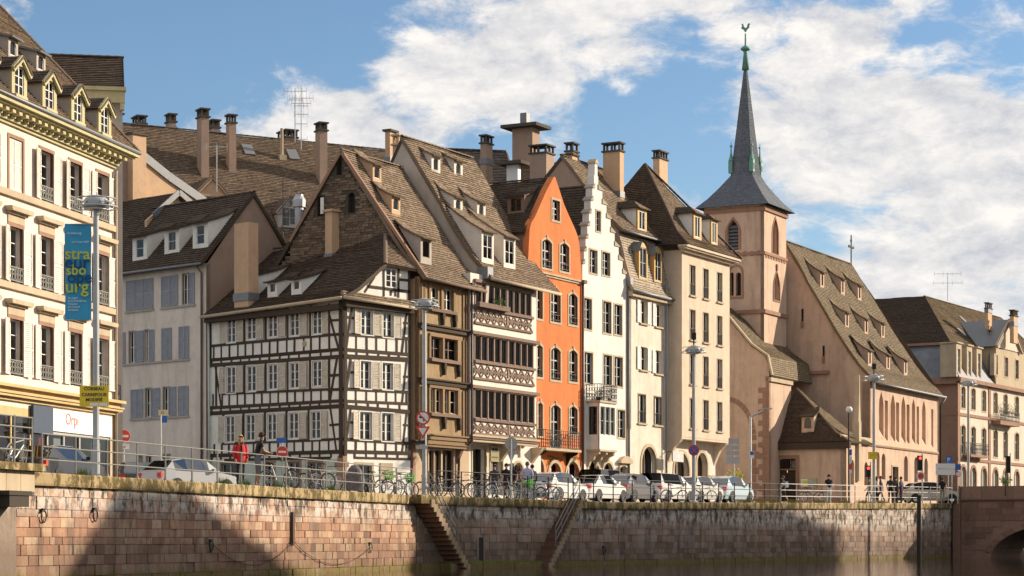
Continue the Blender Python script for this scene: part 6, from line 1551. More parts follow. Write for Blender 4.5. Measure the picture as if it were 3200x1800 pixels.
h11.box('mansard_cornice', SAND, 1.2, W11, 1.1, 1.5, zmm-.02, zmm+.2); h11.box('mansard_cornice', SAND, 1.05, 1.5, 1.1, 10, zmm-.03, zmm+.21)
for x in (1437, 1517, 1590):
    u = fr11.u(cL(x, 0)[0], -.1); z0 = zc11+.12
    d_ = put('dormer', wall_mesh([(u-.75, z0), (u+.75, z0), (u+.75, zmm-.1), (u-.75, zmm-.1)], [loop(u-.42, u+.42, z0+.25, zmm-.6)], .3, .2, -.15, 'dormer', SANDL), fr11.M, R11)
    window_unit(d_, fr11.M, u-.42, u+.42, z0+.25, zmm-.6, 2, 3, y=0, panepar=d_); mb = MB(); mb.box(u-.72, u-.6, .15, 1.4, z0, zmm-.1); mb.box(u+.6, u+.72, .15, 1.4, z0, zmm-.1); mb.box(u-.85, u+.85, -.3, 1.4, zmm-.1, zmm+.02); put('cheek', mb.mesh('cheek', SANDL), fr11.M, d_)
pk = fr11.slope(*cL(1180, 545), 1.2, zmm+.2, .95); print('B11 peak', pk, zmm)
h11.roof([(pk.x, pk.y, pk.z), (1.1, 1.1, zmm+.2)], [(W11, pk.y, pk.z), (W11, 1.1, zmm+.2)], TILE_D, jit=.02); h11.roof([(pk.x+.01, pk.y*2.2, pk.z), (1.1, pk.y*2.2+4, zmm+.2)], [(pk.x, pk.y, pk.z), (1.1, 1.1, zmm+.2)], TILE_B, jit=.02)  # left slope gets darker tiles for the shade on it
h11.ridge((pk.x, pk.y, pk.z), (W11, pk.y, pk.z), TILE_D)
up0, up1 = fr11.u(cL(1690, 0)[0]), fr11.u(3420); zpt = fr11.z(*cL(1690, 930)); 
h11a = House.__new__(House); h11a.fr = fr11; h11a.root = R11; h11a.holes = {}
for x in (1720, 1798, 1878, 1960): 
    u = fr11.u(cL(x, 0)[0], -.4); h11a.win(u-.5, u+.5, fr11.z(*cL(1720, 1135), -.4), fr11.z(*cL(1720, 990), -.4), y=-.25, cols=2, rows=3, sur=SANDL, st=.12, sp=.44, curtain=.2)
h11a.wall([(up0, zc11+.1), (up1, zc11+.1), (up1, zpt), (up0, zpt)], SANDL, y=-.4, name='attic_wall', thick=2.2); um = fr11.u(cL(1830, 0)[0], -.5)
um = up0+3.6
mb = MB(); mb.prism([(up0-.2, zpt), (up0+7.4, zpt), (um, zpt+2.6)], -.5, 0.0); h11.mesh('pediment', mb, STONE11)
mb = MB(); mb.face([(up0-.5, -.8, zpt+.05), (um, -.8, zpt+2.95), (um, 6, zpt+2.95), (up0-.5, 6, zpt+.05)]); mb.face([(um, -.8, zpt+2.95), (up0+7.7, -.8, zpt+.05), (up0+7.7, 6, zpt+.05), (um, 6, zpt+2.95)]); h11.mesh('pediment_roof', mb, ZINC)
for (u0_, z0_, u1_, z1_) in ((up0-.5, zpt+.0, um, zpt+2.85), (um, zpt+2.85, up0+7.7, zpt)):
    mb = MB(); mb.bar((u0_, -.62, z0_), (u1_, -.62, z1_), .4, .25, up=(0, 1, 0)); h11.mesh('pediment_cornice', mb, SANDL)
for (x0, xm, x1, yt, yb) in ((1638, 1660, 1690, 590, 640), (1825, 1855, 1885, 645, 740)): chimney(h11, fr11, 212, cL(x0, 0)[0], cL(xm, 0)[0], cL(x1, 0)[0], cL(0, yt)[1], cL(0, yb)[1], PEACH, 'pots', extra=2)
for x, y, fr_ in ((1365, 800, 0), (1478, 730, 0), (1460, 820, 0)):
    q = fr11.slope(*cL(x, y), 1.2, zmm+.2, .95); boxo('skylight', ZINC, fr11.M, (q.x, q.y, q.z+.06), (.7, 1.1, .08), R11, rot=Matrix.Rotation(atan2(.95, 1), 4, 'X'))
bl11 = thing('far_balcony', 'small dark balcony on the classical house behind the white direction sign', 'balcony', fr11.M)
a, b = fr11.u(cM(1530, 0)[0], -.8), fr11.u(cM(1665, 0)[0], -.8); zz = r1[0]-.1; boxr('slab', SAND, fr11.M, a, b, -.8, 0, zz-.2, zz, bl11); mb = MB(); railing_bars(mb, (a, -.76, 0), (b, -.76, 0), zz+.05, zz+1.1, 14, .015, True); railing_bars(mb, (a, -.76, 0), (a, -.02, 0), zz+.05, zz+1.1, 4, .015); put('railing', mb.mesh('railing', IRON), fr11.M, bl11)
bl12 = thing('far_plant_balcony', 'balcony heaped with plants on the classical house at the right edge', 'balcony', fr11.M)
a, b = fr11.u(cM(1755, 0)[0], -.9), fr11.u(cM(1900, 0)[0], -.9); zz = fr11.z(*cM(1820, 285), -.9); boxr('slab', SAND, fr11.M, a, b, -.9, 0, zz-.35, zz, bl12); mb = MB(); railing_bars(mb, (a, -.86, 0), (b, -.86, 0), zz+.05, zz+1.0, 14, .015, True); put('railing', mb.mesh('railing', IRON), fr11.M, bl12)
mb = MB(); leaves(mb, ((a+b)/2, -.5, zz+1.1), 1.1, 260, .10, rl_, .8); put('foliage', mb.mesh('foliage', LEAFG, fix=False), fr11.M, bl12)

# ------------------------------------------------------------------ roofs behind
frB = Fr(380, 140, 62)
hb = House('long_tiled_house', 'long brown tiled roof with tall chimneys behind the lane house', 'house', frB)
RB = hb.root; yR = 7.0; p0, p1 = frB.on(400, 388, yR), frB.on(1190, 470, yR); zB = (p0[1]+p1[1])/2; print('BG ridge', p0, p1)
tB = 1.0; uB0, uB1 = p0[0]-3, p1[0]+4
hb.roof([(uB0, yR, p0[1]), (uB0, -3, p0[1]-10*tB)], [(uB1, yR, p1[1]), (uB1, -3, p1[1]-10*tB)], TILE_A, jit=.03)
hb.ridge((uB0, yR, p0[1]+.03), (uB1, yR, p1[1]+.03), TILE_B, r=.14, step=.45)
hb.box('wall', BEIGEG, uB0, uB1, -2.5, 12, -.3, min(p0[1], p1[1])-9.5)
hb.roof([(uB1, yR, p1[1]), (uB1, 16, p1[1]-9)], [(uB0, yR, p0[1]), (uB0, 16, p0[1]-9)], TILE_A)
def dB(px, py):
    q = frB.slope(px, py, yR, zB, tB); return frB.depth(q.x, q.y)
for (c, x0, xm, x1, yt, yb, cp_, dd) in ((cA, 1485, 1520, 1578, 812, 1345, 'pots', 0), (cA, 1705, 1730, 1783, 858, 1300, 'pots', 0), (cD, 930, 965, 1022, 313, 790, 'pots', 0), (cA, 998, 1040, 1105, 865, 935, 'pots', 3), (cA, 1250, 1280, 1330, 852, 955, 'pots', 3), (cA, 1570, 1605, 1660, 897, 985, 'pots', 3), (cD, 645, 710, 797, 367, 450, 'pots', 3), (cA, 870, 890, 925, 850, 1000, 'slab', 3)):
    d_ = dB(c(xm, 0)[0], c(0, yb)[1])+dd; chimney(hb, frB, d_, c(x0, 0)[0], c(xm, 0)[0], c(x1, 0)[0], c(0, yt)[1], c(0, yb)[1], PINKB, cp_, extra=1.5)
for x, y in ((425, 535), (762, 572)):
    q = frB.slope(*cD(x, y), yR, zB, tB); boxo('skylight', ZINC, frB.M, (q.x, q.y, q.z+.08), (.75, 1.1, .1), RB, rot=Matrix.Rotation(atan2(tB, 1), 4, 'X'))
q = frB.slope(*cD(678, 585), yR, zB, tB); mb = MB(); mb.tube([(q.x, q.y, q.z-.3), (q.x, q.y, q.z+2.0)], .12, 8); mb.box(q.x-.25, q.x+.25, q.y-.25, q.y+.25, q.z-.2, q.z+.15); hb.mesh('vent_pipe', mb, SANDL)
for x, y in ((760, 1010), (700, 1020)):
    q = frB.slope(*cD(x, y), yR, zB, tB); gable_dormer(hb, q.x, q.y-.9, q.z-.9, 1.7, 1.0, 1.0, 2.8, GREYW, GREYW, TILE_A, cols=2, rows=2, fmat=GREYF)
q = frB.slope(*cD(180, 760), yR, zB, tB); gable_dormer(hb, q.x-1.5, q.y-3.4, q.z-3.9, 3.2, 1.9, 1.7, 5.0, PEACH, GREYW, TILE_A, cols=2, rows=2)
def antenna(name, label, px, yt, yb, d, arms, mat=STEEL):
    p0, p1 = at(px, yb, d), at(px, yt, d); h_ = p1.z-p0.z
    t_ = thing(name, label, 'antenna', Matrix.Translation(p0), 'rooftop antennas')
    mb = MB(); mb.tube([(0, 0, 0), (0, 0, h_)], .035, 6); put('mast', mb.mesh('mast', mat), WM[t_.name], t_)
    for f_, w_, n in arms:
        mb = MB(); mb.bar((-w_/2, 0, h_*f_), (w_/2, 0, h_*f_), .035)
        for k in range(n):
            x = -w_/2+w_*k/max(n-1, 1); mb.bar((x, 0, h_*f_-.22), (x, 0, h_*f_+.22), .02)
        put('aerial', mb.mesh('aerial', mat), WM[t_.name], t_)
    return t_
antenna('antenna', 'tall left mast of the twin aerials on the long roof', cD(778, 0)[0], cD(0, 60)[1], cD(0, 470)[1], 146, ((.94, 1.5, 7), (.78, 1.0, 3)))
antenna('antenna', 'right mast with many crossbars of the twin aerials on the long roof', cD(824, 0)[0], cD(0, 40)[1], cD(0, 525)[1], 146, ((.80, 1.6, 8), (.72, 1.3, 6), (.68, .9, 4), (.55, .9, 4), (.40, .8, 2), (.16, .8, 2)))
antenna('antenna', 'bent aerial in front of the tall chimneys of the long roof', cA(1636, 0)[0], cA(0, 1098)[1], cA(0, 1449)[1], 128, ((.97, 1.2, 3),))
antenna('antenna', 'rusty aerial with crossbars beside the steel flue', cD(686, 0)[0], cD(0, 750)[1], cD(0, 1190)[1], 124, ((.80, 1.6, 6), (.66, 1.4, 5), (.62, .9, 3), (.4, .8, 2)), plain('rusty_mast', (.16, .12, .10), .7))
antenna('antenna', 'thin aerial on the roof of the classical house', cL(1356, 0)[0], cL(0, 370)[1], cL(0, 580)[1], 214, ((.97, 2.6, 4), (.64, 2.8, 4)))
fl = thing('steel_flue', 'shiny steel flue pipe left of the stone gable', 'flue', Matrix.Translation(at(cD(808, 0)[0], cD(0, 1190)[1], 123)))
hf = at(0, cD(0, 865)[1], 123).z-WM[fl.name].translation.z; mb = MB(); mb.tube([(0, 0, 0), (0, 0, hf-.45)], .24, 14); put('pipe', mb.mesh('pipe', metal('bright_steel', (.45, .46, .48), .5)), WM[fl.name], fl); mb = MB(); mb.lathe([(.36, hf-.7), (.38, hf-.3), (.24, hf-.1), (.24, hf)], n=14); put('cowl', mb.mesh('cowl', MATS['bright_steel']), WM[fl.name], fl)
# peach firewall house left
frP = Fr(418, 128, 42); hpz = House('peach_firewall_house', 'peach gable wall with pale sloping verge between the cream house and the long roof', 'house', frP)
pv = [frP.on(x, y) for x, y in ((418, 1000), (660, 1000), (644, 634), (526, 552), (449, 490), (418, 480))]
put('gable_wall', wall_mesh(pv, [], .3, .1, 0, 'gable_wall', PEACH), frP.M, hpz.root)
for p, q in zip(pv[2:], pv[3:5]): mb = MB(); mb.bar((p[0], -.05, p[1]), (q[0], -.05, q[1]), .5, .14, up=(0, 1, 0)); hpz.mesh('verge_flashing', mb, ZINC)
a, b = frP.u(405), frP.u(447); zt = frP.z(425, 424); hpz.box('chimney_wall', PEACH, a-.0, b, -.3, 1.2, 4, zt); hpz.box('chimney_cap', CAPM, a-.1, b+.1, -.4, 1.3, zt, zt+.12); hpz.box('side_wall', PINKB, a-2, a-.02, .2, 1, 2, zt-1.5)
# small dark gable house
frS = Fr(440, 122, 42); hs = House('small_dark_gable', 'small dark-roofed gable with grey-blue verges above the lane house', 'house', frS)
g = [frS.on(*cB(x, y)) for x, y in ((1140, 300), (1330, 125), (1450, 230))]
put('gable_wall', wall_mesh([(g[0][0], 8), (g[2][0]+1, 8), (g[2][0]+1, g[2][1]-1.0), (g[1][0], g[1][1]-.1), (g[0][0]-.3, g[0][1]-.3)], [], .2, .1, 0, 'gable_wall', PEACH), frS.M, hs.root)
hs.roof([(g[1][0], 7, g[1][1]), (g[0][0]-1.6, 7, g[0][1]-2.2)], [(g[1][0], -.2, g[1][1]), (g[0][0]-1.6, -.2, g[0][1]-2.2)], TILE_B); hs.roof([(g[1][0], -.2, g[1][1]), (g[2][0]+1.5, -.2, g[2][1]-1.6)], [(g[1][0], 7, g[1][1]), (g[2][0]+1.5, 7, g[2][1]-1.6)], TILE_B)
for q in (g[0], g[2]): mb = MB(); mb.bar((g[1][0], -.25, g[1][1]), (q[0], -.25, q[1]), .3, .1, up=(0, 1, 0)); hs.mesh('verge_flashing', mb, ZINC)
# dark roof and lift tower behind the gallery house
frD = Fr(1440, 152, 78); hd = House('dark_roofed_block', 'dark slate-brown roof with stair tower and big stacks behind the orange house', 'house', frD)
zr_ = frD.z(1560, 472, 4); hd.roof([(-2, 4, zr_), (-2, -2, zr_-7)], [(frD.u(1580, 4), 4, zr_), (frD.u(1640, -2), -2, zr_-7)], tiles('dark_slate_brown', (.075, .06, .055), (.11, .09, .08), (.03, .025, .025)), jit=.02)
hd.roof([(frD.u(1580, 4), 4, zr_), (frD.u(1640, -2), -2, zr_-7)], [(frD.u(1580, 4)+.1, 4.2, zr_), (frD.u(1680, 3), 3, zr_-7)], TILE_C)
hd.ridge((-2, 4, zr_), (frD.u(1580, 4), 4, zr_), TILE_B)
hd.box('wall', BEIGEG, -2, frD.u(1960), -1.5, 8, -.3, zr_-6.8)
hd.roof([(frD.u(1640), 5, frD.z(1800, 525, 5)), (frD.u(1640), -1.4, zr_-7.0)], [(frD.u(1960), 5, frD.z(1800, 525, 5)), (frD.u(1960), -1.4, zr_-7.0)], TILE_B)
def tower_block(h, x0, xm, x1, yt, yb, d, mat, slab, fr_=fr5):
    s_ = F/d; r = (xm-CX)/F; wu = (x1-xm)/(s_*abs(fr_.d.x-r*fr_.d.y)); wy = (xm-x0)/(s_*abs(fr_.n.x-r*fr_.n.y)); p = at(xm, yt, d); zb_ = EZ+(HY-yb)/s_
    M_ = Matrix.Translation((p.x, p.y, 0)) @ Matrix.Rotation(pi/2-rad(fr_.th), 4, 'Z'); mb = MB(); mb.box(0, wu, 0, wy, zb_, p.z); o = put('stair_tower', mb.mesh('stair_tower', mat), M_, h.root)
    if slab: mb = MB(); mb.box(-slab, wu+slab, -slab, wy+slab, p.z, p.z+.22); put('roof_slab', mb.mesh('roof_slab', CAPM), M_, o)
    return o, M_, wu, wy, p.z, zb_
o, M_, wu, wy, zt, zb_ = tower_block(hd, *[cG(x, 0)[0] for x in (967, 1120, 1175)], cG(0, 112)[1], cG(0, 400)[1], 150, PINKB, .6)
for k in (.32, .72): mb = MB(); mb.box(-.02, .02, wy*k-.35, wy*k+.35, zt-5.0, zt-4.2); put('vent_opening', mb.mesh('vent_opening', DARK), M_, o)
mb = MB(); mb.box(wu*.3, wu*.3+.5, wy*.4, wy*.4+.5, zt+.2, zt+1.1); put('flue', mb.mesh('flue', ZINC), M_, o)
chimney(hd, fr5, 146, *[cG(x, 0)[0] for x in (1100, 1225, 1285)], cG(0, 238)[1], cG(0, 500)[1], PINKB, 'pots', extra=2)
tower_block(hd, *[cG(x, 0)[0] for x in (925, 1010, 1032)], cG(0, 395)[1], cG(0, 530)[1], 148, SIGNW, .5)
chimney(hd, fr5, 149, *[cG(x, 0)[0] for x in (727, 770, 820)], cG(0, 168)[1], cG(0, 352)[1], PINKB, 'pots', extra=2)
chimney(hd, fr5, 150, *[cG(x, 0)[0] for x in (1275, 1298, 1317)], cG(0, 382)[1], cG(0, 480)[1], PINKB, 'slab', extra=2)
# ------------------------------------------------------------------ street, quay, water
frQ1, frQ2 = Fr(1300, 92, 16.2), Fr(1300, 92, 29.6)
ZW = -3.08
QEND = frQ2.u(2990)
st = [frQ1.w(u, 0, 0) for u in (-75, -55, -40, -25, -12, 0)]+[frQ2.w(u, 0, 0) for u in (6, 14, 20, 30, 40, 50, 60, QEND, QEND+40, QEND+120)]
mb = MB(); inl = []
for k, p in enumerate(st):
    n_ = frQ1.n if k < 5 else ((frQ1.n+frQ2.n).normalized() if k == 5 else frQ2.n); inl.append(Vector((p.x+n_.x*420, p.y+n_.y*420, 0)))
for k in range(len(st)-1):
    a, b = st[k], st[k+1]; za, zb_ = gz(a.y), gz(b.y); c, d = inl[k+1], inl[k]
    mb.face([(a.x, a.y, za-.01), (b.x, b.y, zb_-.01), (c.x, c.y, zb_-.01), (d.x, d.y, za-.01)])
street = put('street', mb.mesh('street', ASPH, fix=False), kind='structure', label='asphalt street and square behind the quay railing')
# paved footway along the railing and kerb before the houses
mb = MB()
for fr_, u0, u1 in ((frQ1, -60, -.3), (frQ2, .3, QEND)):
    n = 12
    for k in range(n):
        a, b = u0+(u1-u0)*k/n, u0+(u1-u0)*(k+1)/n
        za, zb_ = gz(fr_.depth(a)), gz(fr_.depth(b)); y0, y1 = .42, 2.3
        P = [fr_.w(a, y0, za+.004), fr_.w(b, y0, zb_+.004), fr_.w(b, y1, zb_+.004), fr_.w(a, y1, za+.004)]; mb.face(P)
put('footway', mb.mesh('footway', PAVE, fix=False), kind='structure', label='stone-paved footway behind the quay railing')
mb = MB()
for k in range(8):
    a, b = k*6-1., (k+1)*6-1.; za, zb_ = gz(fr5.depth(a))+.12, gz(fr5.depth(b))+.12
    P = [fr5.w(a, -2.4, za), fr5.w(b, -2.4, zb_), fr5.w(b, .6, zb_), fr5.w(a, .6, za)]; mb.face(P)
    mb.face([P[0], P[1], P[1]-Vector((0, 0, .16)), P[0]-Vector((0, 0, .16))])
put('pavement', mb.mesh('pavement', PAVE, fix=False), kind='structure', label='raised pavement in front of the row of houses')
# river
m, t, p = newmat('river_water')
g = t.new('ShaderNodeNewGeometry').outputs['Position']
p.inputs['Base Color'].default_value = (.018, .018, .010, 1); p.inputs['Roughness'].default_value = .03; p.inputs['IOR'].default_value = 1.33
hgt = t.math('ADD', t.noise(t.mapv(g, (.9, .28, 1), rot=(0, 0, .5)), 1.6, 4, .6), t.math('MULTIPLY', t.noise(t.mapv(g, (1, .5, 1)), 7, 3), .25))
bp = t.new('ShaderNodeBump', Strength=.40, Distance=.05, Height=hgt); t.set(p, 'Normal', bp.outputs[0]); WATER = m
mb = MB(); mb.face([(-300, -150, ZW), (500, -150, ZW), (500, 500, ZW), (-300, 500, ZW)])
put('river', mb.mesh('river', WATER, fix=False), kind='structure', label='dark calm river below the quay wall')

def quay_wall(name, label, fr, u0, u1, mat, skip=lambda a, b, z: False, seed=1, ch=.29, wl=(.26, .85)):
    t_ = thing(name, label, 'quay wall', fr.M)
    cb = lambda u: gz(fr.depth(u))-.37
    mb = MB(); n = 10
    for k in range(n):
        a, b = u0+(u1-u0)*k/n, u0+(u1-u0)*(k+1)/n
        mb.face([(a, .02, -3.6), (b, .02, -3.6), (b, .02, cb(b)+.02), (a, .02, cb(a)+.02)])
    put('backing', mb.mesh('backing', MORTAR), fr.M, t_)
    rg = random.Random(seed); z = -3.45; S_ = []
    while z < cb(u1):
        hh = ch*rg.choice((.75, .9, 1, 1.1, 1.25)); u = u0-rg.random()*.5
        while u < u1:
            w_ = rg.uniform(*wl); top = min(z+hh, cb(max(u, u0)))
            if top-z > .08 and u+w_ > u0:
                a, b = max(u, u0), min(u+w_, u1); s_ = F/fr.depth(a)
                if b-a > .1 and not skip(a, b, z): S_.append(((b-a)*(top-z)*s_*s_*(1 if top > ZW else .01), a, b, z, top))
            u += w_
        z += hh
    S_.sort(reverse=True); ms = MB(); g = .007
    for k, (ar, a, b, z0, z1) in enumerate(S_):
        pr = rg.uniform(.0, .045)
        if k < 300: boxr('stone', mat, fr.M, a+g, b-g, -pr, .06, z0+g, z1-g, t_)
        else: ms.box(a+g, b-g, -pr, .06, z0+g, z1-g)
    put('farther_stones', ms.mesh('farther_stones', mat), fr.M, t_, kind='stuff')
    u = u0; k = 0
    while u < u1-.1:
        w_ = min(rg.uniform(1.5, 2.3), u1-u); za, zb_ = gz(fr.depth(u)), gz(fr.depth(u+w_)); e = .006
        mb = MB(); yy = -.14+rg.uniform(-.015, .015)
        v = [(x, y, z) for x, zz in ((u+e, za), (u+w_-e, zb_)) for y, z in ((yy+.02, zz-.36), (yy, zz-.30), (yy, zz-.03), (yy+.03, zz+.005), (.55, zz+.005), (.55, zz-.36))]
        mb.v = v; n = 6; mb.f = [tuple(range(5, -1, -1)), tuple(range(6, 12))]+[(j, (j+1) % 6, 6+(j+1) % 6, 6+j) for j in range(6)]; mb.mi = [0]*len(mb.f)
        put('coping_stone', mb.mesh('coping_stone', COPE), fr.M, t_); u += w_
    return t_
q1 = quay_wall('quay_wall', 'sunlit pink sandstone quay wall left of the stone stair', frQ1, frQ1.u(-60), -.02, QUAYST, seed=4)
q2 = quay_wall('quay_wall', 'grey-brown quay wall between the stairs and the bridge', frQ2, .02, QEND, QUAYG, seed=9, ch=.33, wl=(.4, .95))
# wall fittings: mooring rings, iron bar, slack chain, slot, stake
def ring(fr, px, py, label):
    u, z = fr.on(px, py, -.04); o = thing('mooring_ring', label, 'mooring ring', fr.M @ Matrix.Translation((u, -.06, z)), 'mooring rings')
    mb = MB(); mb.tube([(0.14*cos(a*pi/8), -.03, -.14+.17*sin(a*pi/8)) for a in range(17)], .022, 6, cap=False); put('ring', mb.mesh('ring', IRON), WM[o.name], o)
    mb = MB(); mb.box(-.06, .06, -.05, .08, -.02, .08); put('eye_plate', mb.mesh('eye_plate', IRON), WM[o.name], o)
ring(frQ1, *cC(318, 960), 'leftmost iron mooring ring on the quay wall'); ring(frQ1, *cC(708, 955), 'second iron mooring ring from the left on the quay wall'); ring(frQ1, *cFf(858, 1210), 'mooring ring at the right end of the hanging chain')
ring(frQ1, *cC(1585, 1190), 'mooring ring at the left end of the hanging chain'); ring(frQ2, *cI(690, 1235), 'mooring ring on the shaded wall below the white cars'); ring(frQ2, *cFf(1485, 1165), 'mooring ring right beside the stone stair')
ub, zb_ = frQ1.on(*cFf(262, 1190)); zt_ = frQ1.on(*cFf(262, 965))[1]
o = thing('iron_bar', 'rusty vertical iron bar on the quay wall', 'bar', frQ1.M); boxr('bar', plain('rust', (.09, .05, .03), .8), frQ1.M, ub-.09, ub+.09, -.13, -.03, zb_, zt_, o); boxr('foot', MATS['rust'], frQ1.M, ub-.14, ub+.14, -.16, -.03, zb_-.1, zb_, o)
chn = thing('hanging_chain', 'slack iron chain looping along the quay wall', 'chain', frQ1.M)
def cat_(p0, p1, sag, n=60): return [(p0[0]+(p1[0]-p0[0])*k/n, -.10, p0[1]+(p1[1]-p0[1])*k/n-sag*4*(k/n)*(1-k/n)) for k in range(n+1)]
for A, B_, sg_ in ((frQ1.on(*cC(1585, 1210)), (ub, zb_), .75), ((ub, zb_), frQ1.on(*cFf(858, 1225)), .75)):
    pts = cat_(A, B_, sg_); mb = MB(); mb.tube(pts, [.010+.005*(k % 2) for k in range(len(pts))], 6); put('chain_run', mb.mesh('chain_run', MATS['rust']), frQ1.M, chn)
u_, z_ = frQ2.on(*cFf(1692, 1350)); zt_ = frQ2.on(*cFf(1692, 1158))[1]
o = thing('wall_slot', 'dark plate for the shade of an upright slot in the quay wall between the two stairs', 'drain', frQ2.M); boxr('slot_frame', QUAYG, frQ2.M, u_-.36, u_-.22, -.06, .05, z_, zt_, o); boxr('slot_shade_plate', DARK, frQ2.M, u_-.22, u_+.2, -.045, .05, z_, zt_, o); boxr('slot_frame', QUAYG, frQ2.M, u_+.2, u_+.3, -.06, .05, z_, zt_, o)  # near-black plate on the wall imitates the shade of a recess
sp = at(2872, 1620, 140); o = thing('river_post', 'tall dark mooring post rising from the river near the bridge', 'post', Matrix.Translation((sp.x, sp.y, ZW-1)))
zt_ = at(2872, 1555, 140).z; mb = MB(); mb.tube([(0, 0, 0), (0, 0, zt_-ZW+1)], .14, 10); put('pile', mb.mesh('pile', plain('wet_black_pile', (.02, .016, .012), .6)), WM[o.name], o); mb = MB(); mb.tube([(0, 0, zt_-ZW+1), (0, 0, zt_-ZW+1.15)], .16, 10); put('cap', mb.mesh('cap', IRON), WM[o.name], o)

def rail_run(mb, P, r=.022): mb.tube(P, r, 6)
STRG = stone('stair_stone_sunlit_tone', [(0, (.30, .22, .14)), (1, (.42, .32, .20))])  # paler copy of the step stone, carries the sunlight on the river face
# cantilevered stone stairs
def stair(label, u0, dirn, n=16, rise=.195, run=.205, wid=.80, land=.75):
    t_ = thing('stone_stair', label, 'stair', frQ2.M, 'quay stairs'); zt = gz(frQ2.depth(u0))
    a, b = sorted((u0, u0+dirn*land)); boxr('landing', COPE, frQ2.M, a, b, -wid, .02, zt-.34, zt+.02, t_)
    for k in range(n):
        x0 = u0+dirn*(land+run*k); x1 = x0+dirn*(run+.10); z1 = zt-rise*(k+1)
        a, b = sorted((x0-dirn*.03, x1)); boxr('step', STAIRST, frQ2.M, a, b, -wid+(.01 if k % 2 else 0), .03, z1-.33, z1, t_)
        e0, e1 = sorted((x0, x0+dirn*run)); boxr('stringer_block', STRG, frQ2.M, e0-.02, e1+.06, -wid-.06, -wid-.002, z1-.30, z1+.03, t_)
    pst = []
    for k in range(5):
        f = k/4; x = u0+dirn*(land*.9+run*n*.72*f); z1 = zt-rise*n*.72*f; pst.append((x, -wid+.06, z1))
        mb = MB(); mb.tube([(x, -wid+.06, z1-.25), (x, -wid+.06, z1+1.0)], .025, 6); put('rail_post', mb.mesh('rail_post', RAILM), frQ2.M, t_)
    for dz in (.35, .68, 1.0):
        mb = MB(); mb.tube([(p[0], p[1], p[2]+dz) for p in pst], .022, 6); put('handrail', mb.mesh('handrail', RAILM), frQ2.M, t_)
    return t_
s1 = frQ2.u(1316, -.8); stair('cantilevered brown stone stair at the corner of the sunlit quay wall', s1, 1)
s2 = frQ2.u(1812, -.4); stair('dark stone stair on the shaded quay wall below the parked cars', s2, -1)
ldg = thing('mossy_ledge', 'low mossy stone ledge at the water between the two stairs', 'ledge', frQ2.M)
a0 = frQ2.u(1405, -.5); a1 = frQ2.u(1700, -.5)
for k in range(6): boxr('ledge_stone', QUAYG, frQ2.M, a0+(a1-a0)*k/6+.01, a0+(a1-a0)*(k+1)/6-.01, -.55+.03*(k % 2), .02, ZW-.4, ZW+.22, ldg)
rm = random.Random(2); mb = MB()
for k in range(900):
    u = a0+(a1-a0)*rm.random(); y = -.5+.45*rm.random(); h_ = .05+.10*rm.random(); w_ = .02; mb.face([(u-w_, y, ZW+.21), (u+w_, y, ZW+.21), (u+rm.uniform(-.05, .05), y+rm.uniform(-.05, .05), ZW+.22+h_)])
put('moss', mb.mesh('moss', plain('moss_green', (.13, .16, .02), .9, var=.5, scale=4), fix=False), frQ2.M, ldg, kind='stuff')

# ------------------------------------------------------------------ railings
def railing(name, label, fr, u0, u1, step=2.03, h=1.10, mat=RAILM, rails=(.38, .74, 1.10), y=.12, pr=.032):
    t_ = thing(name, label, 'railing', fr.M); n = max(1, round((u1-u0)/step)); pm = MB(); pm.tube([(0, 0, 0), (0, 0, h)], pr, 6); pm.lathe([(.06, 0), (.06, .05), (.04, .08)], n=8); pme = pm.mesh('rail_post', mat)
    P = []
    for k in range(n+1):
        u = u0+(u1-u0)*k/n; z = gz(fr.depth(u)); P.append((u, y, z)); put('rail_post', pme, fr.M @ Matrix.Translation((u, y, z)), t_)
    for dz in rails:
        mb = MB(); mb.tube([(p[0], p[1], p[2]+dz) for p in P], .021, 6); put('rail', mb.mesh('rail', mat), fr.M, t_)
    return t_
railing('quay_railing', 'iron railing along the sunlit quay left of the stair', frQ1, frQ1.u(143), -.15)
railing('quay_railing', 'iron railing along the quay between the two stairs', frQ2, frQ2.u(1375), s2-.2, mat=IRON, rails=(.38, .74, 1.1))
railing('quay_railing', 'dark iron railing in front of the parked white cars', frQ2, s2+.3, frQ2.u(2440), mat=IRON)
railing('quay_railing', 'pale grey railing in front of the church', frQ2, frQ2.u(2446), QEND-.5, step=2.3, mat=plain('pale_rail_paint', (.36, .35, .33), .5, .3))
# ------------------------------------------------------------------ bridge end at the left edge
frE = Fr(118, 58, 16.2)
be = thing('bridge_abutment', 'stone bridge end with coping slab and dark corbel at the left edge', 'bridge', frE.M)
z1 = frE.z(60, 1447); z0 = frE.z(60, 1470); zb0 = frE.z(60, 1535)
ue = frE.u(-80)
for k in range(3): boxr('parapet_slab', COPE, frE.M, ue+(0-ue)*k/3+.01, ue+(0-ue)*(k+1)/3-.01, -.25, 1.2, z0, z1, be)
for k in range(4): boxr('fascia_stone', SANDL, frE.M, ue+(-.25-ue)*k/4+.01, ue+(-.25-ue)*(k+1)/4-.01, -.05, 1.1, zb0, z0-.004, be)
a, b = frE.u(cC(72, 0)[0], -.3), frE.u(cC(220, 0)[0], -.3); mb = MB(); mb.box(a, b, -.3, 1.0, frE.z(*cC(150, 925), -.3), zb0-.004); mb.box(a-.08, b+.08, -.34, 1.0, zb0-.12, zb0-.003); put('corbel', mb.mesh('corbel', plain('dark_corbel_stone', (.05, .04, .03), .9)), frE.M, be)  # corbel in a near-black stone colour
boxr('abutment_core', MORTAR, frE.M, ue, -.6, .3, 1.6, -3.5, zb0, be)
z_r = z1
t_ = thing('bridge_railing', 'heavier railing on the bridge end behind the leaning bicycle', 'railing', frE.M)
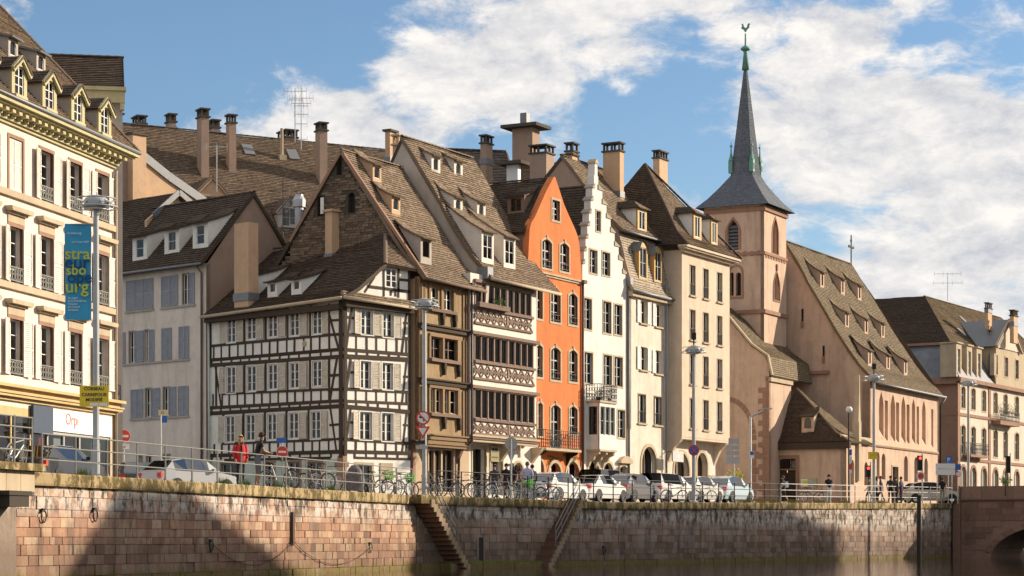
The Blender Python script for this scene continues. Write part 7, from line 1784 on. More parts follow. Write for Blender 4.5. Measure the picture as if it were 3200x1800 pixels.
for x in (.0, -.95, -1.9, -2.9, -3.9):
    mb = MB(); mb.tube([(x-.12, .1, z1), (x-.12, .1, z1+1.25)], .035, 6); put('rail_post', mb.mesh('rail_post', RAILM), frE.M, t_)
for dz in (.35, .65, .95, 1.22):
    mb = MB(); mb.tube([(-.1, .1, z1+dz), (ue, .1, z1+dz)], .022, 6); put('rail', mb.mesh('rail', RAILM), frE.M, t_)
# ------------------------------------------------------------------ stone bridge at the right
frK = Fr(3003, 152.5, 119.6)
br = thing('stone_bridge', 'dark red sandstone bridge with arch at the right edge', 'bridge', frK.M)
zp1 = frK.z(3100, 1519); zs_ = frK.z(3100, 1563)
c_u, hs_, rise_ = frK.u(3104)+5.7, 5.9, 2.55
def in_arch(u, z): 
    q = (u-c_u)/hs_; return abs(q) < 1 and z < -3.15+rise_*math.sqrt(1-q*q)
al = [(c_u-hs_*cos(pi*k/24), -3.15+rise_*sin(pi*k/24)) for k in range(25)]
put('spandrel', wall_mesh([(0, -3.6), (al[0][0], -3.6)]+al+[(al[-1][0], -3.6), (16, -3.6), (16, zs_), (0, zs_)], [], 7, .1, .03, 'spandrel', BRIDST), frK.M, br)
rb = random.Random(6); z = -3.4
while z < zs_-.1:
    hh = min(.42*rb.uniform(.9, 1.1), zs_-z); u = -rb.random()*.6
    while u < 13:
        w_ = rb.uniform(.8, 1.5); a, b = max(u, 0), u+w_
        if not any(in_arch(x, zz-.38) for x in (a, (a+b)/2, b) for zz in (z, z+hh)): boxr('block', BRIDST, frK.M, a+.008, b-.008, -rb.uniform(.0, .02), .05, z+.008, z+hh-.008, br)
        u += w_
    z += hh
for k in range(20):
    a0_, a1_ = pi*k/20+.008, pi*(k+1)/20-.008; f = lambda a, e: (c_u-(hs_+e)*cos(a), -3.15+(rise_+e)*sin(a))
    mb = MB(); mb.prism([f(a0_, .01), f(a0_, .42), f(a1_, .42), f(a1_, .01)], -.06, .3); put('voussoir', mb.mesh('voussoir', BRIDST), frK.M, br)
u = 0
while u < 14: w_ = rb.uniform(1.3, 1.9); boxr('parapet_stone', BRIDST, frK.M, u+.008, u+w_-.008, -.02, .45, zs_+.11, zp1, br); u += w_
boxr('string_course', BRIDST, frK.M, 0, 15, -.14, .5, zs_, zs_+.105, br); boxr('end_pier', BRIDST, frK.M, -.55, -.02, -.12, .9, -3.5, zp1+.03, br); boxr('deck', ASPH, frK.M, 0, 15, .46, 8, zs_-.3, zs_+.02, br)

fq = thing('quay_wall', 'distant stretch of quay wall seen through the bridge arch', 'quay wall', frQ2.M)
for k in range(10):
    for r_ in range(4): boxr('block', BRIDST, frQ2.M, QEND+9+k*8+(r_ % 2)*2, QEND+9+k*8+7.98+(r_ % 2)*2, -.02*(k % 2), .6, -3.5+r_*.95, -2.57+r_*.95, fq)
# ------------------------------------------------------------------ street lamps
def pole_base(px, d): p = at(px, 1500, d); return Vector((p.x, p.y, gz(d)))
def lamp(label, px, d, ytop, group='ring-headed street lamps', extra_top=False):
    b = pole_base(px, d); t_ = thing('street_lamp', label, 'street lamp', Matrix.Translation(b), group); M_ = WM[t_.name]
    h = EZ+(HY-ytop)/F*d-b.z
    mb = MB(); mb.tube([(0, 0, 0), (0, 0, .9), (0, 0, .92), (0, 0, h*.55), (0, 0, h-.25)], [.12, .12, .10, .10, .085], 12); mb.lathe([(.2, 0), (.2, .04), (.13, .12)], n=12); put('pole', mb.mesh('pole', POLEG, smooth=False), M_, t_)
    mb = MB(); mb.lathe([(.09, h-.30), (.38, h-.24), (.46, h-.10), (.30, h+.10), (.12, h+.18)], n=18); put('lantern', mb.mesh('lantern', POLEG, smooth=True), M_, t_)
    mb = MB(); mb.lathe([(.36, h-.27), (.36, h-.245)], n=18); put('lens', mb.mesh('lens', SIGNW), M_, t_)
    for dz, r in ((-.2, .66), (.06, .60)):
        mb = MB(); mb.tube([(r*cos(a*pi/12), r*sin(a*pi/12), h+dz) for a in range(25)], .022, 6, cap=False); put('hoop', mb.mesh('hoop', STEEL), M_, t_)
    for k in range(6):
        a = k*pi/3; mb = MB(); mb.bar((.3*cos(a), .3*sin(a), h+.05), (.64*cos(a), .64*sin(a), h-.2), .03); put('hoop_stay', mb.mesh('hoop_stay', STEEL), M_, t_)
    for k in range(2):
        a = -.4+k*1.2; mb = MB(); mb.bar((.1*cos(a), .1*sin(a), h+.12), (.62*cos(a), .62*sin(a), h-.12), .16, .05); put('reflector_fin', mb.mesh('reflector_fin', SIGNW), M_, t_)
    if extra_top:
        mb = MB(); mb.tube([(0, 0, h+.1), (0, 0, h+.9)], .04, 6); mb.box(-.12, .12, -.15, .15, h+.5, h+.85); put('camera_head', mb.mesh('camera_head', IRON), M_, t_)
    return t_, b, h
L1 = lamp('lamp post carrying the blue banner and yellow sign at the left', 300, 67.3, 628)
L2 = lamp('lamp post with no-left-turn and give-way signs before the carved house', 1326, 95, 945)
L3 = lamp('lamp post with a no-stopping sign before the tall beige house', 2168, 118, 1090, extra_top=True)
L4 = lamp('lamp post with a yellow sign before the nave', 2731, 141, 1178, extra_top=True)
L5 = lamp('lamp post before the classical house at the right', 3026, 165, 1195)
FACE = Matrix.Rotation(0, 4, 'Z')
def disc(name, r, mat, M_, par, y=0.0, n=28, th=.015):
    mb = MB(); mb.prism([(r*cos(2*pi*k/n), r*sin(2*pi*k/n)) for k in range(n)], y-th, y); return put(name, mb.mesh(name, mat), M_, par)
def plate(name, x0, x1, z0, z1, mat, M_, par, y=0.0, th=.015): return boxr(name, mat, M_, x0, x1, y-th, y, z0, z1, par)
def tri(name, r, mat, M_, par, y=0.0, th=.012):
    mb = MB(); mb.prism([(-r, r*.62), (0, -r*1.1), (r, r*.62)], y-th, y); return put(name, mb.mesh(name, mat), M_, par)
def sign_thing(label, px, py, d, ang=0, cat='sign', name='road_sign', group=None):
    p = at(px, py, d); return thing(name, label, cat, Matrix.Translation(p) @ Matrix.Rotation(rad(ang), 4, 'Z'), group)
def post(t_, d, x=0.0, y=.03, top=.2, r=.035, mat=STEEL):
    M_ = WM[t_.name]; z0 = gz(d)-M_.translation.z; mb = MB(); mb.tube([(x, y, z0), (x, y, top)], r, 8); put('post', mb.mesh('post', mat), M_, t_)
def no_entry(label, px, py, d, r, ang=0):
    t_ = sign_thing(label, px, py, d, ang, group='no-entry signs'); M_ = WM[t_.name]; disc('rim', r, SIGNW, M_, t_, 0); disc('red_disc', r*.93, SIGNR, M_, t_, -.016); plate('white_bar', -r*.68, r*.68, -r*.17, r*.17, SIGNW, M_, t_, -.032, .004); post(t_, d, top=.1); return t_
t_ = no_entry('bright no-entry sign with a small white plate before the lane house', 387, 1363, 98, .30, 8); plate('sub_plate', -.24, .24, -.58, -.36, SIGNW, WM[t_.name], t_); text('SAUF', .1, SIGNK, WM[t_.name] @ Matrix.Translation((-.15, -.02, -.51)) @ XZ, t_)
t_ = no_entry('dark red no-entry sign under a blue plate before the half-timbered house', 882, 1412, 98, .265, 8); plate('blue_plate', -.26, .18, .40, .62, SIGNB, WM[t_.name], t_, -.02); post(t_, 98, top=.6)
t_ = sign_thing('round no-left-turn sign on the lamp post before the carved house', 1322, 1306, 94.6, 5); M_ = WM[t_.name]; disc('red_ring', .30, SIGNR, M_, t_); disc('white_disc', .235, SIGNW, M_, t_, -.016)
mb = MB(); mb.bar((-.15, -.036, .03), (.02, -.036, .0), .05, .006, up=(0, 1, 0)); mb.bar((.02, -.036, .0), (.04, -.036, -.15), .05, .006, up=(0, 1, 0)); mb.prism([(-.2, .035), (-.1, .10), (-.1, -.03)], -.04, -.036); put('arrow', mb.mesh('arrow', SIGNK), M_, t_); mb = MB(); mb.bar((-.17, -.042, .17), (.17, -.042, -.17), .04, .004, up=(0, 1, 0)); put('red_slash', mb.mesh('red_slash', SIGNR), M_, t_); mb = MB(); mb.box(-.05, .05, 0, .3, -.05, .05); put('clamp', mb.mesh('clamp', STEEL), M_, t_)
t_ = sign_thing('red-edged give-way triangle on the lamp post before the carved house', 1321, 1347, 94.6, 5); M_ = WM[t_.name]; tri('red_triangle', .32, SIGNR, M_, t_); tri('white_triangle', .19, SIGNW, M_ @ Matrix.Translation((0, 0, .015)), t_, -.013, .004); plate('arrow_plate', -.3, .22, -.78, -.62, SIGNG, M_, t_); plate('small_plate', -.2, .1, -.56, -.40, SIGNK, M_, t_); mb = MB(); mb.box(-.05, .05, 0, .3, -.5, .2); put('clamp', mb.mesh('clamp', STEEL), M_, t_)
t_ = sign_thing('grey back of a round road sign before the gallery house', 1597, 1386, 101, 12); M_ = WM[t_.name]; disc('sign_back', .30, SIGNG, M_, t_, .02); post(t_, 101, y=-.04, top=.2, r=.04); 
mb = MB(); mb.prism([(-.24, .3), (0, -.25), (.24, .3)], .0, .015); put('triangle_back', mb.mesh('triangle_back', SIGNG), M_ @ Matrix.Translation((.02, .01, -.62)), t_); plate('oval_plate', -.14, .14, -1.05, -.93, SIGNG, M_, t_)
t_ = sign_thing('blue and red no-stopping sign on the lamp post before the beige house', 2168, 1407, 117.6, 12); M_ = WM[t_.name]; disc('red_ring', .30, SIGNR, M_, t_); disc('blue_disc', .235, SIGNB, M_, t_, -.016)
for sg_ in (-1, 1): mb = MB(); mb.bar((-.17, -.036, .17*sg_), (.17, -.036-.002*sg_, -.17*sg_), .05, .004, up=(0, 1, 0)); put('red_bar', mb.mesh('red_bar', SIGNR), M_, t_)
mb = MB(); mb.box(-.05, .05, 0, .35, -.05, .05); put('clamp', mb.mesh('clamp', STEEL), M_, t_)
t_ = sign_thing('stack of four grey direction sign backs on a post by the beige house', 2292, 1410, 128, 10, name='direction_sign'); M_ = WM[t_.name]
for k, (z0, z1, l) in enumerate(((.42, .76, -.30), (.10, .34, -.48), (-.24, .02, -.48), (-.72, -.34, -.48))): plate('arrow_board', l, .36, z0, z1, SIGNG, M_, t_)
post(t_, 128, x=.05, top=.8, r=.045)
# bent-arm lamp by the church
b = pole_base(2345, 133); t_ = thing('arm_lamp', 'slim pale lamp with a bent arm before the church porch', 'street lamp', Matrix.Translation(b)); M_ = WM[t_.name]; hh = EZ+(HY-1300)/F*133-b.z
mb = MB(); mb.tube([(0, 0, 0), (0, 0, hh)], .075, 10); put('pole', mb.mesh('pole', STEEL), M_, t_); mb = MB(); mb.tube([(0, 0, hh-.05), (1.0, 0, hh+.42)], .055, 8); put('arm', mb.mesh('arm', STEEL), M_, t_); mb = MB(); mb.box(.75, 1.3, -.09, .09, hh+.40, hh+.48); put('lamp_head', mb.mesh('lamp_head', SIGNG), M_, t_)
t_ = sign_thing('small blue and white plate on the bent-arm lamp post', 2349, 1421, 132.8, 8); plate('plate', -.12, .14, -.22, .22, SIGNW, WM[t_.name], t_); plate('blue_panel', -.10, .12, -.02, .2, SIGNB, WM[t_.name], t_, -.016, .004); mb = MB(); mb.box(-.03, .03, 0, .15, -.05, .05); put('clamp', mb.mesh('clamp', STEEL), WM[t_.name], t_)
b = pole_base(2652, 142); t_ = thing('globe_lamp', 'thin lamp post with a small white globe at the chapel corner', 'street lamp', Matrix.Translation(b)); M_ = WM[t_.name]; hh = EZ+(HY-1290)/F*142-b.z
mb = MB(); mb.tube([(0, 0, 0), (0, 0, hh)], .045, 8); put('pole', mb.mesh('pole', IRON), M_, t_); mb = MB(); mb.lathe([(.06, hh), (.2, hh+.1), (.22, hh+.25), (.12, hh+.4)], c=(.03, 0), n=12); put('globe', mb.mesh('globe', SIGNW, smooth=True), M_, t_)
t_ = sign_thing('tall narrow stack of blue white and red plates at the chapel corner', 2656, 1440, 142.5, 8)
for z0, z1, m_ in ((.35, .75, SIGNB), (-.15, .3, SIGNW), (-.55, -.2, SIGNR), (-.80, -.60, SIGNW)): plate('plate', -.13, .13, z0, z1, m_, WM[t_.name], t_)
post(t_, 142.5, top=.7, r=.03)
t_ = sign_thing('bright yellow sign on the lamp post before the nave', 2727, 1423, 140.7, 10); plate('yellow_plate', -.30, .32, -.24, .22, SIGNY, WM[t_.name], t_); mb = MB(); mb.box(-.05, .05, 0, .3, -.05, .05); put('clamp', mb.mesh('clamp', STEEL), WM[t_.name], t_); mb = MB(); mb.bar((-.2, -.018, -.05), (.2, -.018, .1), .06, .004, up=(0, 1, 0)); put('arrow', mb.mesh('arrow', plain('sign_orange', (.7, .36, .03), .5)), WM[t_.name], t_)
def traffic_light(label, px, py, d, h=1.0, lit=True):
    t_ = sign_thing(label, px, py, d, 10, 'traffic light', 'traffic_light', 'traffic lights'); M_ = WM[t_.name]; boxr('housing', IRON, M_, -.15, .15, -.12, .12, -h, 0, t_)
    for k in range(3): disc('lens', .10, REDLED if (k == 0 and lit) else DARK, M_ @ Matrix.Translation((0, 0, -.17-k*.32*h)), t_, -.121); 
    post(t_, d, x=.2, top=.25, r=.05); return t_
t_ = traffic_light('traffic light showing red with a round sign below, before the nave end', 2874, 1424, 146); disc('round_sign', .30, SIGNW, WM[t_.name] @ Matrix.Translation((.05, 0, -1.35)), t_, -.05); disc('round_sign_face', .2, SIGNR, WM[t_.name] @ Matrix.Translation((.05, 0, -1.35)), t_, -.066)
traffic_light('small red signal on the post left of the walking group', 2712, 1455, 143, .75)
traffic_light('dark traffic light before the classical house at the right edge', 3150, 1425, 168, 1.3, False)
t_ = sign_thing('wide white two-panel direction sign by the bridge', 2950, 1465, 150, 14, name='direction_sign'); M_ = WM[t_.name]; plate('upper_panel', -.62, .82, .0, .36, SIGNW, M_, t_); plate('lower_panel', -.62, .82, -.42, -.03, SIGNW, M_, t_); post(t_, 150, x=-.5, top=.3); post(t_, 150, x=.6, top=.3)
t_ = sign_thing('blue parking sign above the white direction sign', 2964, 1437, 150.4, 14); M_ = WM[t_.name]; plate('blue_plate', -.2, .26, -.22, .26, SIGNB, M_, t_); text('P', .42, SIGNW, M_ @ Matrix.Translation((-.1, -.018, -.14)) @ XZ, t_); post(t_, 150.4, top=-.1)
t_ = sign_thing('small blue square sign right of the white direction sign', 2994, 1459, 151, 14); plate('blue_plate', -.22, .2, -.22, .2, SIGNB, WM[t_.name], t_); disc('round_plate', .2, SIGNR, WM[t_.name] @ Matrix.Translation((0, 0, -.5)), t_); disc('round_face', .15, SIGNW, WM[t_.name] @ Matrix.Translation((0, 0, -.5)), t_, -.016); post(t_, 151, top=.1)
t_ = sign_thing('bus stop flag with beige and blue panels before the lane house', 510, 1297, 92, 6, name='bus_stop_sign'); M_ = WM[t_.name]; plate('beige_panel', -.20, .18, -.02, .22, plain('sign_beige', (.62, .55, .32), .5), M_, t_); plate('blue_panel', -.05, .16, -.32, -.03, SIGNB, M_, t_); post(t_, 92, x=-.1, top=.2, r=.035); text('22', .15, SIGNK, M_ @ Matrix.Translation((-.1, -.018, .05)) @ XZ, t_)
# banner and yellow notice on the left lamp
t_ = thing('street_banner', 'blue vertical banner with yellow and navy lettering on the left lamp post', 'banner', Matrix.Translation(at(285, 1000, 67.2))); M_ = WM[t_.name]
hb_ = (1000-700)/F*67.2; wb = (285-203)/F*67.2
BLUE = plain('banner_blue', (.04, .30, .50), .7, var=.08, scale=2); NAVY = plain('banner_navy', (.005, .06, .17), .7); YEL = plain('banner_yellow', (.50, .52, .05), .7)
mb = MB(); nx, nz = 10, 24
bf = lambda x, z: .05*sin(x*7+z*1.2)*(.3+.7*abs(x)/wb)+.03*sin(z*3.1+x*3)
for i in range(nx):
    for k in range(nz):
        q = [(-wb+wb*(i+a)/nx, bf(-wb+wb*(i+a)/nx, hb_*(k+b)/nz), hb_*(k+b)/nz) for a, b in ((0, 0), (1, 0), (1, 1), (0, 1))]; mb.face(q)
put('cloth', mb.mesh('cloth', BLUE, smooth=True, fix=False), M_, t_)
for z_ in (0, hb_): mb = MB(); mb.tube([(-wb, 0, z_), (.12, 0, z_)], .015, 6); put('banner_arm', mb.mesh('banner_arm', STEEL), M_, t_)
for s_, x_, z_, sz, m_ in (('stra', -.79, 1.86, .50, YEL), ('eur', -.80, 1.58, .56, NAVY), ('sbo', -.76, 1.38, .44, YEL), ('ope', -.72, 1.14, .50, NAVY), ('urg', -.78, .84, .54, YEL), ('strasbourg', -.72, 2.62, .10, SIGNW), ('mai europe 2022', -.58, 2.36, .075, SIGNW), ('Au cœur', -.70, .64, .085, SIGNW), ('de la Présidence', -.70, .55, .085, SIGNW), ('française', -.70, .46, .085, SIGNW), ('du Conseil', -.70, .37, .085, SIGNW), ('européen', -.70, .28, .085, SIGNW)):
    text(s_, sz, m_, M_ @ Matrix.Translation((x_*wb/.80, -.075, z_*hb_/2.94)) @ XZ, t_, bold=.006 if sz > .2 else 0, ext=.002)
t_ = thing('roadworks_notice', 'yellow notice board reading carrefour modifié on the left lamp post', 'sign', Matrix.Translation(at(249, 1271, 67.1))); M_ = WM[t_.name]; wn, hn = 91/F*67.1, 66/F*67.1
boxr('board', SIGNY, M_, 0, wn, -.02, 0, 0, hn, t_)
for s_, z_ in (('CORBEAU', .78), ('CARREFOUR', .50), ('MODIFIÉ', .26)): text(s_, .135, SIGNK, M_ @ Matrix.Translation((wn/2, -.025, z_*hn)) @ XZ, t_, align='CENTER', bold=.003)
for x0, x1 in ((.35, .65), (.68, .95)): boxr('sticker', SIGNW, M_, x0*wn, x1*wn, -.024, -.021, .04*hn, .18*hn, t_)
mb = MB(); mb.box(wn*.45, wn*.55, 0, .2, hn*.3, hn*.7); put('clamp', mb.mesh('clamp', STEEL), M_, t_)

# ------------------------------------------------------------------ cars
WHEEL = {}
def wheel_meshes():
    if not WHEEL:
        n = 20; mb = MB()
        prof = [(.19, -.10), (.28, -.105), (.315, -.08), (.32, 0), (.315, .08), (.28, .105), (.19, .10)]
        for k in range(n):
            a0, a1 = 2*pi*k/n, 2*pi*(k+1)/n
            for (r0, y0), (r1, y1) in zip(prof, prof[1:]): mb.face([(r0*cos(a0), y0, r0*sin(a0)), (r1*cos(a0), y1, r1*sin(a0)), (r1*cos(a1), y1, r1*sin(a1)), (r0*cos(a1), y0, r0*sin(a1))])
        WHEEL['t'] = mb.mesh('tyre', BLACKP, smooth=True)
        mb = MB(); mb.prism([(.19*cos(2*pi*k/n), .19*sin(2*pi*k/n)) for k in range(n)], -.05, .05); 
        for k in range(5):
            a = 2*pi*k/5; mb.bar((0, -.07, 0), (.19*cos(a), -.075, .19*sin(a)), .06, .02, up=(0, 1, 0)); mb.bar((0, .07, 0), (.19*cos(a), .075, .19*sin(a)), .06, .02, up=(0, 1, 0))
        WHEEL['r'] = mb.mesh('rim', CHROME)
    return WHEEL
PAINTS = {}
def car(label, pos, heading, col, L=4.0, W=1.72, H=1.48, style='hatch'):
    """heading: angle of the nose from +X. Body lofted from stations; glass, wheels and lights are parts"""
    if col not in PAINTS: PAINTS[col] = paint('car_paint_%d' % len(PAINTS), col)
    pm = PAINTS[col]; t_ = thing('parked_car', label, 'car', Matrix.Translation(pos) @ Matrix.Rotation(heading, 4, 'Z'), 'cars parked along the quay'); M_ = WM[t_.name]
    w = W/2; b = .86
    # stations: x (0 tail .. 1 nose), belt z, roof z, roof half-width
    if style == 'hatch': st_ = [(0.0, .62, None), (.015, .90, None), (.05, .98, None), (.17, .97, 1.40), (.32, .95, H), (.52, .94, H*.99), (.60, .93, H*.955), (.745, .93, None), (.93, .80, None), (.985, .66, None), (1, .55, None)]
    elif style == 'sedan': st_ = [(0, .6, None), (.015, .88, None), (.13, .93, None), (.29, .93, 1.36), (.40, .93, H*.98), (.55, .92, H*.98), (.60, .92, H*.93), (.74, .91, None), (.93, .78, None), (.985, .64, None), (1, .52, None)]
    else: st_ = [(0, .65, None), (.01, 1.0, None), (.02, 1.02, None), (.07, 1.02, H), (.25, 1.0, H), (.55, .98, H), (.64, .97, H*.95), (.80, .98, None), (.95, .85, None), (.985, .66, None), (1, .55, None)]
    R_ = []
    for x, bz, rz in st_:
        ed = 1-.10*max(0, abs(x-.5)-.40)/.10; ww = w*ed; X = (x-.5)*L; top = rz if rz else bz+.02; rw = ww*.74 if rz else ww*.93
        R_.append([(X, s*q, z) for s, (q, z) in [(1, (ww*.9, .2)), (1, (ww, .45)), (1, (ww*.985, bz)), (1, (rw, top-.03)), (1, (rw*.8, top)), (-1, (rw*.8, top)), (-1, (rw, top-.03)), (-1, (ww*.985, bz)), (-1, (ww, .45)), (-1, (ww*.9, .2))]])
    body, side, scr = MB(), [MB(), MB()], [MB(), MB()]
    for i in range(len(R_)-1):
        A, B_ = R_[i], R_[i+1]; ra, rb = st_[i][2], st_[i+1][2]
        for j in range(9):
            q = [A[j], A[j+1], B_[j+1], B_[j]]
            if j in (2, 6) and (ra or rb):
                (side[0] if j == 2 else side[1]).face(q) if (ra and rb) else body.face(q)
            elif j in (3, 4, 5) and bool(ra) != bool(rb): (scr[0] if rb else scr[1]).face(q)
            else: body.face(q)
        body.face([A[0], A[9], B_[9], B_[0]])
    body.face(R_[0]); body.face(R_[-1][::-1])
    for xx in (-.31, .315):      # wheel arches
        for sg_ in (-1, 1):
            body.m = 1; y_ = w*.985*sg_; body.face([(xx*L+.37*cos(pi*k/8), y_+.016*sg_, .31+.37*sin(pi*k/8)) for k in range(9)]); body.m = 0
    put('body', body.mesh('car_body', pm, BLACKP), M_, t_)
    for nm, m_ in (('side_window', side[0]), ('side_window', side[1]), ('rear_window', scr[0]), ('windscreen', scr[1])): 
        if m_.f: put(nm, m_.mesh(nm, CARGLASS, fix=True), M_, t_)
    mb = MB(); mb.box(-.30*L, .2*L, -w*.7, w*.7, .3, .85); put('cabin', mb.mesh('cabin', DARK), M_, t_)
    wm = wheel_meshes()
    for xx in (-.31, .315):
        for sg_ in (-1, 1):
            Mw = M_ @ Matrix.Translation((xx*L, sg_*(w-.09), .32)); o = put('wheel', wm['t'], Mw, t_); put('rim', wm['r'], Mw, o)
    for sg_ in (-1, 1):
        boxr('tail_light', SIGNR, M_, -.5*L-.005, -.47*L, sg_*w*.62, sg_*w*.92, .68, .88, t_); boxr('headlight', SIGNW, M_, .455*L, .487*L, sg_*w*.55, sg_*w*.86, .60, .74, t_)
    boxr('number_plate', SIGNW, M_, -.5*L-.015, -.5*L-.002, -.26, .26, .48, .59, t_); boxr('rear_bumper', BLACKP, M_, -.505*L, -.47*L, -w*.8, w*.8, .24, .42, t_)
    boxr('door_mirror', pm, M_, .12*L, .16*L, -w-.16, -w+.0, .95, 1.08, t_)
    return t_
HQ = rad(90-29.6); HL = rad(90-16.2)
SILV, WHT = (.42, .42, .43), (.72, .71, .69)
def qcar(label, px, off, col, **kw):
    u = frQ2.u(px, off); p = frQ2.w(u, off, 0); p.z = gz(p.y); return car(label, p, HQ+kw.pop('turn', 0), col, **kw)
qcar('white hatchback nearest the railing stair, left end of the parked row', 1738, 3.2, WHT, L=4.0)
qcar('white saloon second in the parked row, beside the stair rail', 1865, 3.3, WHT, L=4.4, style='sedan', H=1.44)
qcar('dark purple-brown van behind the white saloon', 1895, 5.2, (.05, .025, .03), L=4.3, style='van', H=1.75)
qcar('dark grey hatchback third in the parked row', 1972, 3.2, (.16, .16, .17), L=4.0, H=1.52)
qcar('white estate car fourth in the parked row, left of the lamp post', 2080, 3.3, WHT, L=4.3, style='van', H=1.58)
qcar('pale hatchback partly behind the no-stopping lamp post', 2178, 3.2, (.60, .58, .55), L=3.9)
qcar('light blue hatchback at the right end of the parked row', 2275, 3.3, (.45, .56, .62), L=4.0, H=1.55)
def fcar(label, px, d, head, col, **kw): p = at(px, 1500, d); p.z = gz(d); return car(label, p, head, col, **kw)
fcar('black estate car in front of the shop at the left edge', 178, 77.5, HL, (.02, .022, .028), L=4.5, H=1.45)
fcar('dark car with pale windows beside the bus stop', 425, 94, HL+.5, (.03, .032, .035), L=4.3, H=1.45)
fcar('silver car parked left of the red-jacketed person', 590, 91, HL-.45, SILV, L=4.2, H=1.5)
fcar('beige car driving at the bridge end before the nave', 2905, 153, HQ-.9, (.50, .45, .36), L=4.2, H=1.5)
# ------------------------------------------------------------------ bicycles
BK = {}
def bike_meshes():
    if not BK:
        r = .33; mb = MB(); mb.tube([(r*cos(a*pi/14), 0, r*sin(a*pi/14)) for a in range(29)], .02, 6, cap=False); BK['tyre'] = mb.mesh('tyre', BLACKP)
        mb = MB(); mb.tube([((r-.03)*cos(a*pi/14), 0, (r-.03)*sin(a*pi/14)) for a in range(29)], .011, 5, cap=False)
        for k in range(16): a = 2*pi*k/16; mb.bar((0, .02*(-1)**k, 0), ((r-.03)*cos(a), 0, (r-.03)*sin(a)), .006)
        mb.tube([(0, -.04, 0), (0, .04, 0)], .022, 8); BK['rim'] = mb.mesh('rim', CHROME)
        mb = MB(); mb.prism([(-.13, 0), (.14, .0), (.14, .03), (.02, .05), (-.13, .07)], -.055, .055); BK['saddle'] = mb.mesh('saddle', BLACKP)
        mb = MB(); mb.tube([(-.12, -.27, .02), (.04, -.2, .03), (.06, 0, .0), (.04, .2, .03), (-.12, .27, .02)], .014, 6); BK['bar'] = mb.mesh('handlebar', IRON)
    return BK
BP = {}
def bike(label, px, d, head, col, basket=None, lean=6, z=None):
    k = bike_meshes(); p = at(px, 1500, d); p.z = gz(d) if z is None else z
    t_ = thing('bicycle', label, 'bicycle', Matrix.Translation(p) @ Matrix.Rotation(head, 4, 'Z') @ Matrix.Rotation(rad(lean), 4, 'X'), 'bicycles along the railing'); M_ = WM[t_.name]
    if col not in BP:
        mb = MB(); BB, ST, HD, RW, FW = (-.08, 0, .29), (-.25, 0, .80), (.42, 0, .82), (-.52, 0, .33), (.55, 0, .33)
        for a, b, r in ((BB, ST, .018), (BB, (.45, 0, .68), .02), ((-.22, 0, .72), HD, .018), (BB, RW, .012), ((-.2, 0, .66), RW, .012), (HD, FW, .016), (HD, (.40, 0, .98), .014), (ST, (-.27, 0, .90), .013)): mb.tube([a, b], r, 6)
        mb.tube([(-.86+.36*(1-cos(a*pi/8))*.95, 0, .33+.36*sin(a*pi/8)) for a in range(1, 8)], .012, 4)
        BP[col] = mb.mesh('frame', paint('bike_paint_%d' % len(BP), col, .35))
    put('frame', BP[col], M_, t_)
    for x in (-.52, .55): Mw = M_ @ Matrix.Translation((x, 0, .33)); o = put('wheel', k['tyre'], Mw, t_); put('rim', k['rim'], Mw, o)
    put('saddle', k['saddle'], M_ @ Matrix.Translation((-.28, 0, .90)), t_); put('handlebar', k['bar'], M_ @ Matrix.Translation((.40, 0, .99)) @ Matrix.Rotation(rad(random.uniform(-15, 15)), 4, 'Z'), t_)
    if basket:
        mb = MB()
        for q in range(5): z_ = .62+q*.08; s_ = .13+.012*q; mb.tube([(.60-s_, -s_*1.2, z_), (.60+s_, -s_*1.2, z_), (.60+s_, s_*1.2, z_), (.60-s_, s_*1.2, z_), (.60-s_, -s_*1.2, z_)], .012, 4)
        for q in range(12): a = 2*pi*q/12; mb.bar((.60+.13*cos(a), .15*sin(a), .62), (.60+.18*cos(a), .21*sin(a), .94), .022)
        mb.box(.47, .73, -.16, .16, .61, .63); put('basket', mb.mesh('basket', basket), M_, t_)
    return t_
GRN = plain('lime_green_crate', (.10, .42, .05), .6, var=.15)
def qd(fr, px, off): return fr.depth(fr.u(px, off), off)
